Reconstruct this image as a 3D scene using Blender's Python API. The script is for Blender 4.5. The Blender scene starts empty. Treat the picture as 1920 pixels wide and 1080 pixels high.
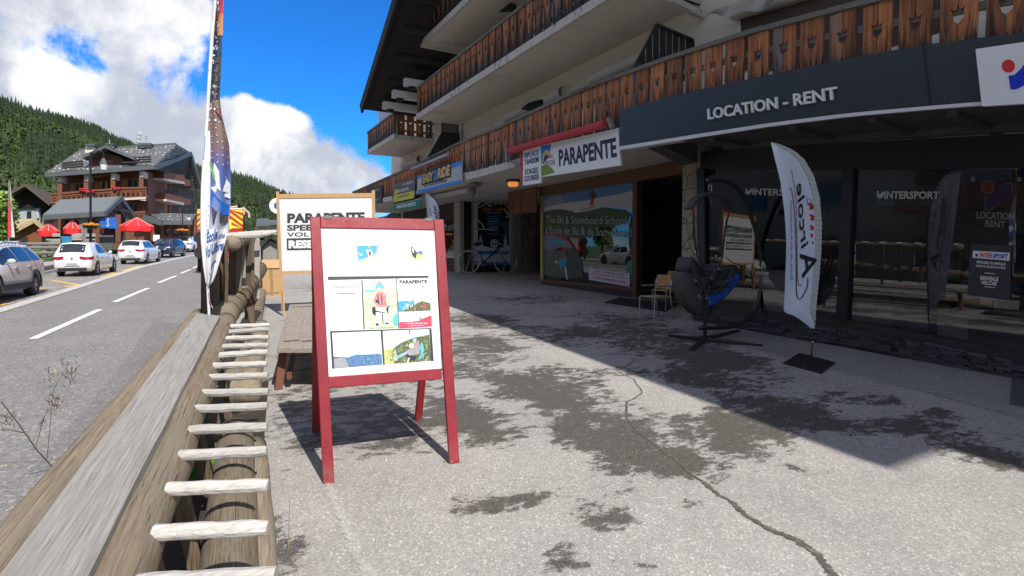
import bpy, bmesh, math, random
import numpy as np
from mathutils import Vector as V, Matrix, Quaternion, Euler
random.seed(7); rng = np.random.default_rng(7)
scene = bpy.context.scene
COL = scene.collection
# ---------------------------------------------------------------- camera
F, PX, PY = 1000.0, 960.0, 505.0            # focal length and principal point in photo pixels
YAW, PIT, HC, SL = math.atan2(570, F), math.radians(2.0), 1.6, 0.028   # SL: the street climbs 2.8 %
cd = bpy.data.cameras.new('camera'); cam = bpy.data.objects.new('camera', cd); COL.objects.link(cam)
cd.sensor_fit = 'HORIZONTAL'; cd.sensor_width = 36.0; cd.lens = 36.0 * F / 1920.0
cd.shift_y = -(540.0 - PY) / 1920.0
cd.clip_start = 0.05; cd.clip_end = 6000
cam.location = (0, 0, HC); cam.rotation_euler = (math.pi / 2 - PIT, 0, -YAW)
scene.camera = cam
CP = V((0, 0, HC))
FW = V((math.sin(YAW) * math.cos(PIT), math.cos(YAW) * math.cos(PIT), -math.sin(PIT)))
RT = V((math.cos(YAW), -math.sin(YAW), 0)); UP = RT.cross(FW)
def ray(x, y): return FW + RT * ((x - PX) / F) - UP * ((y - PY) / F)
def onX(x, y, X): d = ray(x, y); return CP + d * (X / d.x)
def onY(x, y, Y): d = ray(x, y); return CP + d * (Y / d.y)
def onG(x, y, dz=0.0, s=SL): d = ray(x, y); return CP + d * ((HC - dz) / (s * d.y - d.z))
def onP(x, y, p, n): d = ray(x, y); return CP + d * ((p - CP).dot(n) / d.dot(n))
def onZ(x, y, z): d = ray(x, y); return CP + d * ((z - HC) / d.z)
def G(x, y, dz=0.0): return V((x, y, SL * y + dz))
# ---------------------------------------------------------------- node helpers
def node(nt, t, ins=None, **props):
    n = nt.nodes.new(t)
    for k, v in props.items(): setattr(n, k, v)
    for k, v in (ins or {}).items():
        s = n.inputs[k]
        if hasattr(v, 'is_output') or isinstance(v, bpy.types.NodeSocket): nt.links.new(v, s)
        else: s.default_value = v
    return n
def math_(nt, op, a, b=0.0, c=0.0, clamp=False):
    return node(nt, 'ShaderNodeMath', {0: a, 1: b, 2: c}, operation=op, use_clamp=clamp).outputs[0]
def vmath(nt, op, a, b=(0, 0, 0)):
    n = node(nt, 'ShaderNodeVectorMath', {0: a, 1: b}, operation=op)
    return n.outputs['Value'] if op in ('DOT_PRODUCT', 'LENGTH', 'DISTANCE') else n.outputs[0]
def mapr(nt, v, a, b, c=0.0, d=1.0, smooth=True):
    return node(nt, 'ShaderNodeMapRange', {0: v, 1: a, 2: b, 3: c, 4: d}, interpolation_type='SMOOTHSTEP' if smooth else 'LINEAR').outputs[0]
def mixc(nt, f, a, b, blend='MIX'):
    n = node(nt, 'ShaderNodeMix', data_type='RGBA', blend_type=blend)
    for s, v in ((n.inputs[0], f), (n.inputs[6], a), (n.inputs[7], b)):
        if isinstance(v, bpy.types.NodeSocket): nt.links.new(v, s)
        else: s.default_value = v if not isinstance(v, tuple) or len(v) == 4 else (*v, 1)
    return n.outputs[2]
def noise(nt, vec, scale, detail=4, rough=0.55, dist=0.0):
    return node(nt, 'ShaderNodeTexNoise', {'Vector': vec, 'Scale': scale, 'Detail': detail, 'Roughness': rough, 'Distortion': dist}).outputs[0]
# ---------------------------------------------------------------- sun and sky
SUN_DIR = V((-0.06, 1.17, -1.33)).normalized()            # the way the light travels
SUN_EL = math.asin(-SUN_DIR.z)
sd = bpy.data.lights.new('sun', 'SUN'); sd.energy = 4.6; sd.angle = math.radians(0.53); sd.color = (1.0, 0.95, 0.88)
so = bpy.data.objects.new('sun', sd); COL.objects.link(so)
so.rotation_euler = SUN_DIR.to_track_quat('-Z', 'Y').to_euler(); so.location = (0, -20, 40)
w = bpy.data.worlds.new('World'); scene.world = w; w.use_nodes = True
nt = w.node_tree; nt.nodes.clear()
sky = node(nt, 'ShaderNodeTexSky', sky_type='NISHITA', sun_disc=False, sun_elevation=SUN_EL, sun_rotation=math.atan2(-SUN_DIR.x, -SUN_DIR.y) % (2 * math.pi), altitude=1000.0, air_density=1.0, dust_density=0.3, ozone_density=2.0)
tc = node(nt, 'ShaderNodeTexCoord').outputs['Generated']
dirn = vmath(nt, 'NORMALIZE', tc)
n1 = noise(nt, dirn, 6.5, 12, 0.62, 0.25)
n2 = noise(nt, vmath(nt, 'ADD', dirn, (3.1, 1.7, .4)), 9.5, 12, 0.64, 0.3)
def blob(x, y, rpx, edge=0.0):
    d0 = ray(x, y).normalized(); c = math.cos(math.atan2(rpx, F))
    return mapr(nt, vmath(nt, 'DOT_PRODUCT', dirn, tuple(d0)), c, 1 - (1 - c) * 0.15)
m = math_(nt, 'MULTIPLY', math_(nt, 'SUBTRACT', n1, 0.5), 5.2)
m = math_(nt, 'ADD', m, 0.16)
for x, y, r, a in ((130, 150, 420, .55), (30, 40, 260, .25), (300, 60, 190, .3), (330, 260, 230, .3), (545, 190, 70, .5), (500, 215, 70, .35), (460, 270, 110, .45), (620, 330, 140, .85),
                   (440, 330, 150, .6), (425, 60, 90, .45), (165, 75, 60, -.75), (345, 145, 85, -.95), (230, 90, 110, .25), (640, 50, 230, -1.7), (690, 170, 100, -1.0), (600, 150, 60, .25), (640, 160, 40, .3), (545, 30, 170, -1.1), (465, 150, 70, -.8), (800, 60, 300, -1.2), (520, 110, 70, -.5)):
    m = math_(nt, 'ADD', m, math_(nt, 'MULTIPLY', blob(x, y, r), a))
mask = mapr(nt, m, 0.02, 0.72)
sh = math_(nt, 'ADD', math_(nt, 'MULTIPLY', math_(nt, 'SUBTRACT', n2, 0.5), 2.6), 0.62)
for x, y, r, a in ((10, 120, 200, -.5), (290, 245, 130, -.5), (340, 60, 160, -.1), (110, 140, 70, .4), (150, 190, 90, .35), (470, 262, 110, .2), (545, 185, 60, .35), (600, 350, 170, -.2), (690, 310, 140, -.25), (420, 330, 90, -.1), (200, 60, 120, .25)):
    sh = math_(nt, 'ADD', sh, math_(nt, 'MULTIPLY', blob(x, y, r), a))
ccol = mixc(nt, mapr(nt, sh, 0.0, 1.0), (4.6, 5.0, 5.9), (9.1, 9.15, 9.3))
skyc = mixc(nt, 1.0, sky.outputs[0], (0.17, 0.90, 1.80), 'MULTIPLY')
fin = mixc(nt, mask, skyc, ccol)
back = mapr(nt, vmath(nt, 'DOT_PRODUCT', dirn, tuple(V((FW.x, FW.y, .25)).normalized())), -.15, .55)   # unseen sky behind the camera, warmed and brightened to lift the shade fill
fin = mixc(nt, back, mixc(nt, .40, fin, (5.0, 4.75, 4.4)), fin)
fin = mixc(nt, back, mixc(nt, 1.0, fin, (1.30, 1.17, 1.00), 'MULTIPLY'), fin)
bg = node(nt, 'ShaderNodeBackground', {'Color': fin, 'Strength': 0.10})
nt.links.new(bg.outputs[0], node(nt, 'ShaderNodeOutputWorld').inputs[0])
scene.view_settings.view_transform = 'Standard'; scene.view_settings.look = 'None'
scene.view_settings.exposure = 0.25; scene.view_settings.gamma = 1.0
scene.render.engine = 'CYCLES'; scene.cycles.max_bounces = 8; scene.cycles.transparent_max_bounces = 12
scene.cycles.caustics_reflective = False; scene.cycles.caustics_refractive = False
# ---------------------------------------------------------------- materials
MATS = {}
def new_mat(name):
    m = bpy.data.materials.new(name); m.use_nodes = True; nt = m.node_tree
    return m, nt, nt.nodes['Principled BSDF']
def pmat(name, c, rough=0.6, var=0.12, scale=6.0, bump=0.0, metal=0.0, spec=0.5, stretch=(1, 1, 1), dirt=None, dirt_amt=0.0, dscale=3.0, island=0.0, coat=0.0, trans=0.0, emit=None, estr=0.0):
    """procedural: noise-varied colour, optional second-colour patches, per-island variation and bump"""
    if name in MATS: return MATS[name]
    m, nt, b = new_mat(name)
    co = node(nt, 'ShaderNodeTexCoord').outputs['Object']
    co = node(nt, 'ShaderNodeMapping', {'Vector': co, 'Scale': stretch}).outputs[0]
    n = noise(nt, co, scale, 6, 0.6)
    f = math_(nt, 'ADD', math_(nt, 'MULTIPLY', math_(nt, 'SUBTRACT', n, 0.5), 2.2 * var), 1.0)
    if island:
        r = node(nt, 'ShaderNodeNewGeometry').outputs['Random Per Island']
        f = math_(nt, 'MULTIPLY', f, mapr(nt, r, 0, 1, 1 - island, 1 + island, False))
    col = mixc(nt, 1.0, (*c, 1), node(nt, 'ShaderNodeCombineColor', {0: f, 1: f, 2: f}).outputs[0], 'MULTIPLY')
    if dirt:
        n3 = noise(nt, co, dscale, 8, 0.65)
        col = mixc(nt, mapr(nt, n3, 0.62 - dirt_amt * .3, 0.78 - dirt_amt * .3), col, (*dirt, 1))
    nt.links.new(col, b.inputs['Base Color'])
    b.inputs['Roughness'].default_value = rough; b.inputs['Metallic'].default_value = metal
    b.inputs['Specular IOR Level'].default_value = spec; b.inputs['Coat Weight'].default_value = coat
    if trans: b.inputs['Transmission Weight'].default_value = trans
    if emit: b.inputs['Emission Color'].default_value = (*emit, 1); b.inputs['Emission Strength'].default_value = estr
    if bump:
        nb = noise(nt, co, scale * 2.5, 6, 0.65)
        nt.links.new(node(nt, 'ShaderNodeBump', {'Height': nb, 'Strength': bump, 'Distance': 0.02}).outputs[0], b.inputs['Normal'])
    MATS[name] = m; return m
def glass_mat(name, tint=(0.6, 0.63, 0.65), refl=0.5, base=0.06, rough=0.0):
    """window glass: see-through with a strong grazing mirror"""
    m, nt, b = new_mat(name); nt.nodes.remove(b)
    lw = node(nt, 'ShaderNodeFresnel', {'IOR': 1.5}).outputs[0]
    f = math_(nt, 'ADD', math_(nt, 'MULTIPLY', lw, refl * 2), base, clamp=True)
    g = node(nt, 'ShaderNodeBsdfGlossy', {'Color': (1, 1, 1, 1), 'Roughness': rough}).outputs[0]
    t = node(nt, 'ShaderNodeBsdfTransparent', {'Color': (*tint, 1)}).outputs[0]
    mx = node(nt, 'ShaderNodeMixShader', {0: f, 1: t, 2: g})
    nt.links.new(mx.outputs[0], nt.nodes['Material Output'].inputs[0])
    MATS[name] = m; return m
# ---------------------------------------------------------------- object helpers
ORG = {}
def tag(o, label=None, cat=None, group=None, kind=None):
    for k, v in (('label', label), ('category', cat), ('group', group), ('kind', kind)):
        if v: o[k] = v
    return o
def thing(name, label, cat, loc=(0, 0, 0), group=None):
    o = bpy.data.objects.new(name, None); COL.objects.link(o); o.location = loc; o.empty_display_size = 0.2
    ORG[o.name] = V(loc); return tag(o, label, cat, group)
def copy_tree(o, parent=None):
    c = o.copy(); COL.objects.link(c)
    if parent: c.parent = parent
    for ch in list(o.children): copy_tree(ch, c)
    return c
class MB:
    def __init__(s): s.v = []; s.f = []; s.m = []
    def add(s, vs, fs, m=0):
        k = len(s.v); s.v += [V(p) for p in vs]; s.f += [tuple(i + k for i in f) for f in fs]; s.m += [m] * len(fs); return s
    def box(s, c, size, R=None, m=0):
        c = V(c); hx, hy, hz = size[0] / 2, size[1] / 2, size[2] / 2
        ps = [V((x, y, z)) for z in (-hz, hz) for y in (-hy, hy) for x in (-hx, hx)]
        if R is not None: ps = [R @ p for p in ps]
        return s.add([c + p for p in ps], [(0, 2, 3, 1), (4, 5, 7, 6), (0, 1, 5, 4), (1, 3, 7, 5), (3, 2, 6, 7), (2, 0, 4, 6)], m)
    def hexa(s, a, b, m=0):               # two quads, same winding
        return s.add(list(a) + list(b), [(3, 2, 1, 0), (4, 5, 6, 7), (0, 1, 5, 4), (1, 2, 6, 5), (2, 3, 7, 6), (3, 0, 4, 7)], m)
    def bar(s, p, q, w, h=None, up=(0, 0, 1), m=0):
        p, q = V(p), V(q); h = h or w; d = (q - p).normalized(); u = V(up)
        if abs(d.dot(u)) > .98: u = V((0, 1, 0))
        r = d.cross(u).normalized(); u = r.cross(d)
        def ring(c): return [c - r * w / 2 - u * h / 2, c + r * w / 2 - u * h / 2, c + r * w / 2 + u * h / 2, c - r * w / 2 + u * h / 2]
        return s.hexa(ring(p), ring(q), m)
    def tube(s, pts, r, n=10, m=0, cap=True, closed=False, wob=0.0):
        pts = [V(p) for p in pts]; k = len(pts); rs = r if isinstance(r, (list, tuple)) else [r] * k
        base = len(s.v); prev = None
        for i, p in enumerate(pts):
            if closed: d = pts[(i + 1) % k] - pts[i - 1]
            else: d = pts[min(i + 1, k - 1)] - pts[max(i - 1, 0)]
            d = d.normalized() if d.length > 1e-9 else V((0, 0, 1))
            if prev is None:
                a = V((0, 0, 1)) if abs(d.z) < .9 else V((1, 0, 0)); u = d.cross(a).normalized()
            else: u = (prev - d * prev.dot(d)).normalized()
            prev = u; v = d.cross(u)
            for j in range(n):
                t = 2 * math.pi * j / n; rr = rs[i] * (1 + wob * random.uniform(-1, 1))
                s.v.append(p + u * math.cos(t) * rr + v * math.sin(t) * rr)
        kk = k if closed else k - 1
        for i in range(kk):
            for j in range(n):
                a = base + i * n + j; b_ = base + i * n + (j + 1) % n; i2 = (i + 1) % k
                s.f.append((a, b_, base + i2 * n + (j + 1) % n, base + i2 * n + j)); s.m.append(m)
        if cap and not closed:
            s.f.append(tuple(base + j for j in range(n))[::-1]); s.m.append(m)
            s.f.append(tuple(base + (k - 1) * n + j for j in range(n))); s.m.append(m)
        return s
    def prism(s, poly, vec, m=0):
        poly = [V(p) for p in poly]; vec = V(vec); n = len(poly)
        fs = [tuple(range(n))[::-1], tuple(range(n, 2 * n))] + [(i, (i + 1) % n, n + (i + 1) % n, n + i) for i in range(n)]
        return s.add(poly + [p + vec for p in poly], fs, m)
    def face(s, poly, m=0): return s.add(poly, [tuple(range(len(poly)))], m)
    def grid(s, rows, m=0, closed=False):
        k = len(s.v); nr, nc = len(rows), len(rows[0])
        for r in rows: s.v += [V(p) for p in r]
        for i in range(nr - 1):
            for j in range(nc if closed else nc - 1):
                s.f.append((k + i * nc + j, k + i * nc + (j + 1) % nc, k + (i + 1) * nc + (j + 1) % nc, k + (i + 1) * nc + j)); s.m.append(m)
        return s
    def ball(s, c, r, m=0, nu=12, nv=8, sc=(1, 1, 1), jit=0.0):
        c = V(c); rows = []
        for i in range(nv + 1):
            t = math.pi * i / nv; row = []
            for j in range(nu):
                p = 2 * math.pi * j / nu; q = r * (1 + random.uniform(-jit, jit))
                row.append(c + V((math.sin(t) * math.cos(p) * q * sc[0], math.sin(t) * math.sin(p) * q * sc[1], math.cos(t) * q * sc[2])))
            rows.append(row)
        return s.grid(rows, m, True)
    def lathe(s, c, prof, n=16, m=0, axis='z'):
        c = V(c); rows = []
        for r, h in prof:
            row = []
            for j in range(n):
                t = 2 * math.pi * j / n; a, b_ = r * math.cos(t), r * math.sin(t)
                row.append(c + (V((a, b_, h)) if axis == 'z' else V((a, h, b_)) if axis == 'y' else V((h, a, b_))))
            rows.append(row)
        return s.grid(rows, m, True)
    def build(s, name, mats, parent=None, smooth=False, bevel=0.0, subsurf=0, auto=None):
        me = bpy.data.meshes.new(name)
        off = ORG.get(parent.name, V((0, 0, 0))) if parent else V((0, 0, 0))
        me.from_pydata([p - off for p in s.v], [], s.f)
        mats = mats if isinstance(mats, (list, tuple)) else [mats]
        for q in mats: me.materials.append(q)
        if len(mats) > 1: me.polygons.foreach_set('material_index', s.m)
        bm = bmesh.new(); bm.from_mesh(me)
        bmesh.ops.remove_doubles(bm, verts=bm.verts, dist=1e-6) if smooth else None
        bmesh.ops.recalc_face_normals(bm, faces=bm.faces); bm.to_mesh(me); bm.free()
        if smooth: me.polygons.foreach_set('use_smooth', [True] * len(me.polygons))
        o = bpy.data.objects.new(name, me); COL.objects.link(o)
        if parent: o.parent = parent
        ORG[o.name] = off
        if bevel:
            b = o.modifiers.new('bevel', 'BEVEL'); b.width = bevel; b.segments = 2; b.limit_method = 'ANGLE'; b.angle_limit = math.radians(40)
        if subsurf:
            q = o.modifiers.new('smooth', 'SUBSURF'); q.levels = subsurf; q.render_levels = subsurf
        return o
GLY = {}
def glyphs(txt, bold=0.0, shear=0.0, space=1.0, ext=0.0):
    key = (txt, bold, shear, space, ext)
    if key in GLY: return GLY[key]
    cu = bpy.data.curves.new('lettering', 'FONT'); cu.body = txt; cu.offset = bold; cu.shear = shear; cu.space_character = space
    cu.resolution_u = 3; cu.extrude = ext
    o = bpy.data.objects.new('lettering', cu); COL.objects.link(o)
    dg = bpy.context.evaluated_depsgraph_get(); dg.update()
    me = bpy.data.meshes.new_from_object(o.evaluated_get(dg))
    vs = [tuple(v.co) for v in me.vertices]; fs = [tuple(p.vertices) for p in me.polygons]
    bpy.data.objects.remove(o); bpy.data.curves.remove(cu); bpy.data.meshes.remove(me)
    xs = [a[0] for a in vs]; ys = [a[1] for a in vs]; x0, x1, y0, y1 = min(xs), max(xs), min(ys), max(ys)
    vs = [((a[0] - x0) / (x1 - x0), (a[1] - y0) / (y1 - y0), (a[2] / ext * .5 + .5) if ext else 0.0) for a in vs]
    GLY[key] = (vs, fs); return GLY[key]
def text_on(mb, txt, q, lift=0.004, m=0, bold=0.0, shear=0.0, space=1.0, depth=0.0, mirror=False):
    """q = top-left, top-right, bottom-right, bottom-left of the lettering's own bounding box, in space"""
    tl, tr, br, bl = [V(p) for p in q]
    n = (tr - bl).cross(tl - br); n.normalize()
    if n.dot(CP - tl) < 0: n = -n
    vs, fs = glyphs(txt, bold, shear, space, 0.05 if depth else 0.0)
    out = []
    for u, v, z in vs:
        if mirror: u = 1 - u
        p = (bl * (1 - u) + br * u) * (1 - v) + (tl * (1 - u) + tr * u) * v
        out.append(p + n * (lift + z * depth))
    mb.add(out, fs, m)
def quadpx(fn, *pts): return [fn(*p) for p in pts]
def lerp(a, b, t): return a + (b - a) * t
def bil(q, u, v):                        # q tl,tr,br,bl ; v down
    return lerp(lerp(q[0], q[1], u), lerp(q[3], q[2], u), v)
def sub(q, u0, v0, u1, v1): return [bil(q, u0, v0), bil(q, u1, v0), bil(q, u1, v1), bil(q, u0, v1)]
def nrm(q):
    n = (q[1] - q[3]).cross(q[0] - q[2]).normalized()
    return n if n.dot(CP - q[0]) > 0 else -n
def decal(mb, q, uv, lift=0.004, m=0):   # flat printed shape on a quad, uv list
    n = nrm(q); mb.face([bil(q, u, v) + n * lift for u, v in uv], m)
def circ(cx, cy, rx, ry, n=20, a0=0, a1=2 * math.pi): return [(cx + rx * math.cos(a0 + (a1 - a0) * i / n), cy + ry * math.sin(a0 + (a1 - a0) * i / n)) for i in range(n + (0 if abs(a1 - a0 - 2 * math.pi) < 1e-6 else 1))]
def interp(pts, t):
    for (a, b), (c, d) in zip(pts, pts[1:]):
        if t <= c: return b + (d - b) * (t - a) / (c - a)
    (a, b), (c, d) = pts[-2:]; return b + (d - b) * (t - a) / (c - a)
# ================================================================ ground, road, pavement, hills
def gblobs(nt, pos, items):
    """sum of soft ellipses on the ground; items in ground metres (x, y, sx, sy, amp)"""
    tot = None
    for x, y, sx, sy, a in items:
        d = vmath(nt, 'MULTIPLY', vmath(nt, 'SUBTRACT', pos, (x, y, 0)), (1 / sx, 1 / sy, 0))
        b = math_(nt, 'MULTIPLY', mapr(nt, vmath(nt, 'LENGTH', d), 1.5, 0.2), a)
        tot = b if tot is None else math_(nt, 'ADD', tot, b)
    return tot
def pxblob(x, y, rx, ry, a=0.6):
    rx *= 1.35; ry *= 1.4; a *= 1.2
    c = onG(x, y); e = onG(x + rx, y); f = onG(x, y + ry)
    return (c.x, c.y, max(.06, (e - c).length), max(.06, (f - c).length * .8), a)
def asphalt(name, light, dark, fleck, wet=None, wetcol=(.03, .028, .026), grain=270.0, big=0.25):
    m, nt, b = new_mat(name)
    pos = node(nt, 'ShaderNodeNewGeometry').outputs['Position']
    v1 = node(nt, 'ShaderNodeTexVoronoi', {'Vector': pos, 'Scale': grain}).outputs
    v2 = node(nt, 'ShaderNodeTexVoronoi', {'Vector': pos, 'Scale': grain * .37}).outputs
    r1 = node(nt, 'ShaderNodeSeparateColor', {0: v1['Color']}).outputs[0]
    r2 = node(nt, 'ShaderNodeSeparateColor', {0: v2['Color']}).outputs[1]
    f = math_(nt, 'ADD', math_(nt, 'MULTIPLY', r1, .65), math_(nt, 'MULTIPLY', r2, .45))
    col = mixc(nt, mapr(nt, f, .1, .95), (*dark, 1), (*light, 1))
    col = mixc(nt, mapr(nt, r2, .90, .98), col, (*fleck, 1))
    nb = noise(nt, pos, .9, 8, .6); nm = noise(nt, pos, 7.0, 6, .65)
    g = math_(nt, 'ADD', 1.0, math_(nt, 'ADD', math_(nt, 'MULTIPLY', math_(nt, 'SUBTRACT', nb, .5), big * 2), math_(nt, 'MULTIPLY', math_(nt, 'SUBTRACT', nm, .5), big)))
    col = mixc(nt, 1.0, col, node(nt, 'ShaderNodeCombineColor', {0: g, 1: g, 2: g}).outputs[0], 'MULTIPLY')
    rough = 0.85
    if wet:
        s = gblobs(nt, pos, wet)
        q = noise(nt, node(nt, 'ShaderNodeMapping', {'Vector': pos, 'Rotation': (0, 0, .7), 'Scale': (1.0, 1.9, 1)}).outputs[0], 1.7, 15, .74, .15)
        q = math_(nt, 'MULTIPLY', math_(nt, 'SUBTRACT', q, .5), 2.6)
        q = math_(nt, 'ADD', q, math_(nt, 'MULTIPLY', math_(nt, 'SUBTRACT', noise(nt, node(nt, 'ShaderNodeMapping', {'Vector': pos, 'Rotation': (0, 0, .5), 'Scale': (1, 1.7, 1)}).outputs[0], 6.5, 10, .74), .5), 3.1))
        fine = math_(nt, 'MULTIPLY', math_(nt, 'SUBTRACT', r2, .5), .28)
        mk = mapr(nt, math_(nt, 'ADD', math_(nt, 'ADD', s, q), fine),   .42, .57)
        wc = mixc(nt, mapr(nt, f, .2, 1.0), (wetcol[0] * .6, wetcol[1] * .6, wetcol[2] * .6, 1), (wetcol[0] * 1.9, wetcol[1] * 1.85, wetcol[2] * 1.75, 1))
        wc = mixc(nt, mapr(nt, r1, .93, .99), wc, (.22, .21, .2, 1))
        col = mixc(nt, math_(nt, 'MULTIPLY', mk, .94), col, wc)
        nt.links.new(mapr(nt, mk, 0, 1, .9, .55), b.inputs['Roughness'])
    else: b.inputs['Roughness'].default_value = rough
    nt.links.new(col, b.inputs['Base Color'])
    b.inputs['Specular IOR Level'].default_value = .3
    nt.links.new(node(nt, 'ShaderNodeBump', {'Height': f, 'Strength': .55, 'Distance': .006}).outputs[0], b.inputs['Normal'])
    return m
wet = [pxblob(*t) for t in (
    (745, 790, 130, 70, .55), (890, 790, 45, 60, .6), (690, 700, 150, 40, .5), (900, 600, 60, 18, .65), (960, 640, 70, 30, .45), (1010, 735, 55, 45, .7), (930, 700, 60, 50, .35),
    (1090, 800, 70, 35, .6), (1180, 850, 110, 40, .75), (1290, 880, 60, 30, .4), (1340, 800, 60, 40, .55), (1370, 840, 40, 40, .4), (1120, 735, 40, 25, .4), (1130, 965, 50, 35, .6),
    (1060, 1045, 35, 22, .6), (1220, 1060, 30, 20, .6), (950, 945, 95, 18, .75), (540, 1020, 55, 60, .5), (560, 780, 40, 60, .3), (1310, 950, 30, 14, .35),
    (1240, 640, 110, 40, .6), (1180, 600, 80, 22, .45), (1370, 680, 80, 22, .6), (1330, 725, 50, 25, .5), (1490, 770, 65, 28, .7), (1430, 800, 60, 24, .6), (1600, 745, 60, 14, .55),
    (1700, 755, 45, 14, .55), (1740, 800, 60, 18, .55), (1800, 840, 70, 14, .5), (1895, 865, 50, 16, .75), (1790, 780, 35, 10, .45), (1540, 890, 40, 18, .4), (1000, 560, 90, 10, .45),
    (640, 540, 60, 12, .5), (590, 600, 40, 20, .35), (1060, 620, 60, 14, .4),
    (620, 660, 60, 26, .45), (700, 640, 70, 20, .4), (880, 650, 60, 22, .5), (1060, 700, 50, 18, .45), (1210, 790, 60, 20, .4), (1080, 760, 40, 20, .4), (1160, 700, 50, 12, .4), (1280, 700, 60, 16, .5), (1420, 720, 50, 14, .45), (1560, 800, 40, 14, .4), (1660, 800, 50, 12, .4), (1360, 770, 40, 18, .35),
    (1600, 960, 260, 70, -.75), (1300, 1050, 90, 60, -.4), (800, 1020, 160, 55, -.5), (620, 930, 70, 60, -.2), (1560, 660, 120, 22, -.6), (1790, 715, 200, 28, -.5), (1030, 870, 70, 30, -.5), (1010, 650, 30, 16, -.45), (1000, 540, 260, 8, -.2), (1200, 720, 40, 18, -.3))]
M_PAVE = asphalt('pale gravel asphalt', (.455, .435, .405), (.255, .244, .228), (.58, .56, .53), wet, (.082, .075, .067))
M_ROAD = asphalt('grey road asphalt', (.30, .285, .27), (.15, .145, .14), (.37, .36, .34), None, grain=120, big=.24)
M_PARK = asphalt('worn parking asphalt', (.33, .31, .285), (.17, .16, .15), (.45, .44, .42), None, grain=60, big=.3)
M_SIDE = asphalt('pale footpath asphalt', (.42, .40, .37), (.28, .27, .25), (.55, .54, .52), None, grain=60, big=.2)
M_KERB = pmat('pale concrete kerb', (.50, .48, .45), .85, .25, 9, .3, dirt=(.2, .19, .18), dirt_amt=.2)
M_WHITE_LINE = pmat('white road paint', (.82, .82, .8), .6, .12, 14, dirt=(.4, .39, .38), dirt_amt=0.1, dscale=20)
M_YELLOW_LINE = pmat('yellow road paint', (.80, .50, .05), .6, .15, 14, dirt=(.35, .28, .15), dirt_amt=.1, dscale=20)
M_GRASS = pmat('mown grass', (.075, .13, .028), .9, .4, 2.5, .5, dirt=(.11, .13, .05), dirt_amt=.5, dscale=.6)
M_HILL = pmat('forest floor', (.035, .06, .018), .95, .35, .05, dirt=(.06, .09, .03), dirt_amt=.4, dscale=.02)
RD = -0.15
def strip(name, ptsL, ptsR, dz, mat, kind='structure', thick=0.0):
    b = MB()
    L = [G(x, y, dz) for x, y in ptsL]; R = [G(x, y, dz) for x, y in ptsR]
    b.grid([L, R])
    if thick:
        dn = V((0, 0, -thick)); b.grid([R, [p + dn for p in R]]); b.grid([[p + dn for p in L], L])
        b.face([L[0], L[0] + dn, R[0] + dn, R[0]]); b.face([L[-1], R[-1], R[-1] + dn, L[-1] + dn])
    return tag(b.build(name, mat), kind=kind)
# the land: one sheet out to the horizon
def land_z(y): return SL * y if y < 110 else SL * 110 + (y - 110) * .004
ys = [-900, -200, -40, 0, 40, 80, 110, 200, 500, 2200]
b = MB(); b.grid([[V((x, y, land_z(y) - .30)) for x in (-2500, -300, -60, 0, 60, 300, 2500)] for y in ys])
tag(b.build('ground', M_GRASS), kind='structure')
EDGE = [(-.25, -30), (-.25, 4), (.05, 12), (1.3, 26), (3.3, 45), (5.5, 65), (8, 90)]      # where the forecourt ends at the log fence
strip('pavement', EDGE, [(22, y) for _, y in EDGE], 0, M_PAVE, thick=.3)
kerb = [(-5.6, -30), (-4.9, 0), (-3.95, 13.5), (-3.45, 21), (-2.78, 33), (-1.3, 46), (1.5, 64), (5.5, 88)]
strip('road', [(x - .02, y) for x, y in kerb], [(x + 30, y) for x, y in kerb], RD, M_ROAD)
strip('parking_strip', [(x - 2.7, y) for x, y in kerb], [(x - .3, y) for x, y in kerb], RD + .004, M_PARK)
strip('kerb_strip', [(x - .3, y) for x, y in kerb], [(x, y) for x, y in kerb], RD + .02, M_KERB, thick=.1)
strip('footpath_kerb', [(x - 2.85, y) for x, y in kerb], [(x - 2.7, y) for x, y in kerb], RD + .12, M_KERB, thick=.3)
strip('footpath', [(x - 5.2, y) for x, y in kerb], [(x - 2.85, y) for x, y in kerb], RD + .11, M_SIDE, thick=.3)
b = MB()
def road_line(b, p, q, wd, m=0, dz=RD + .008):
    a, c = onG(*p, dz), onG(*q, dz); d = (c - a).normalized(); r = d.cross(V((0, 0, 1))).normalized() * wd / 2
    n = 6; L = []; R = []
    for i in range(n + 1):
        t = i / n; j = random.uniform(-.08, .08) * wd
        L.append(lerp(a, c, t) - r * (1 + j)); R.append(lerp(a, c, t) + r * (1 + j))
    b.grid([L, R], m)
for p, q in (((62, 635), (187, 580)), ((215, 566), (278, 540)), ((297, 530), (330, 517)), ((339, 512.5), (357, 505)), ((361.5, 503), (371, 498.5)), ((-260, 775), (-70, 692))):
    road_line(b, p, q, .13)
tag(b.build('road_markings', M_WHITE_LINE), kind='structure')
b = MB()
for p, q in (((95, 524.6), (137, 522.8)), ((97, 526), (145.5, 533.5)), ((124, 537.5), (146, 533.5)), ((71, 541.5), (109, 538)), ((-10, 573), (18, 568.3)), ((206, 512.3), (226, 510.5)), ((251, 499.5), (278, 498.5)), ((190, 521), (215, 512)), ((230, 508), (262, 498))):
    road_line(b, p, q, .16)
tag(b.build('yellow_bay_markings', M_YELLOW_LINE), kind='structure')
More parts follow.
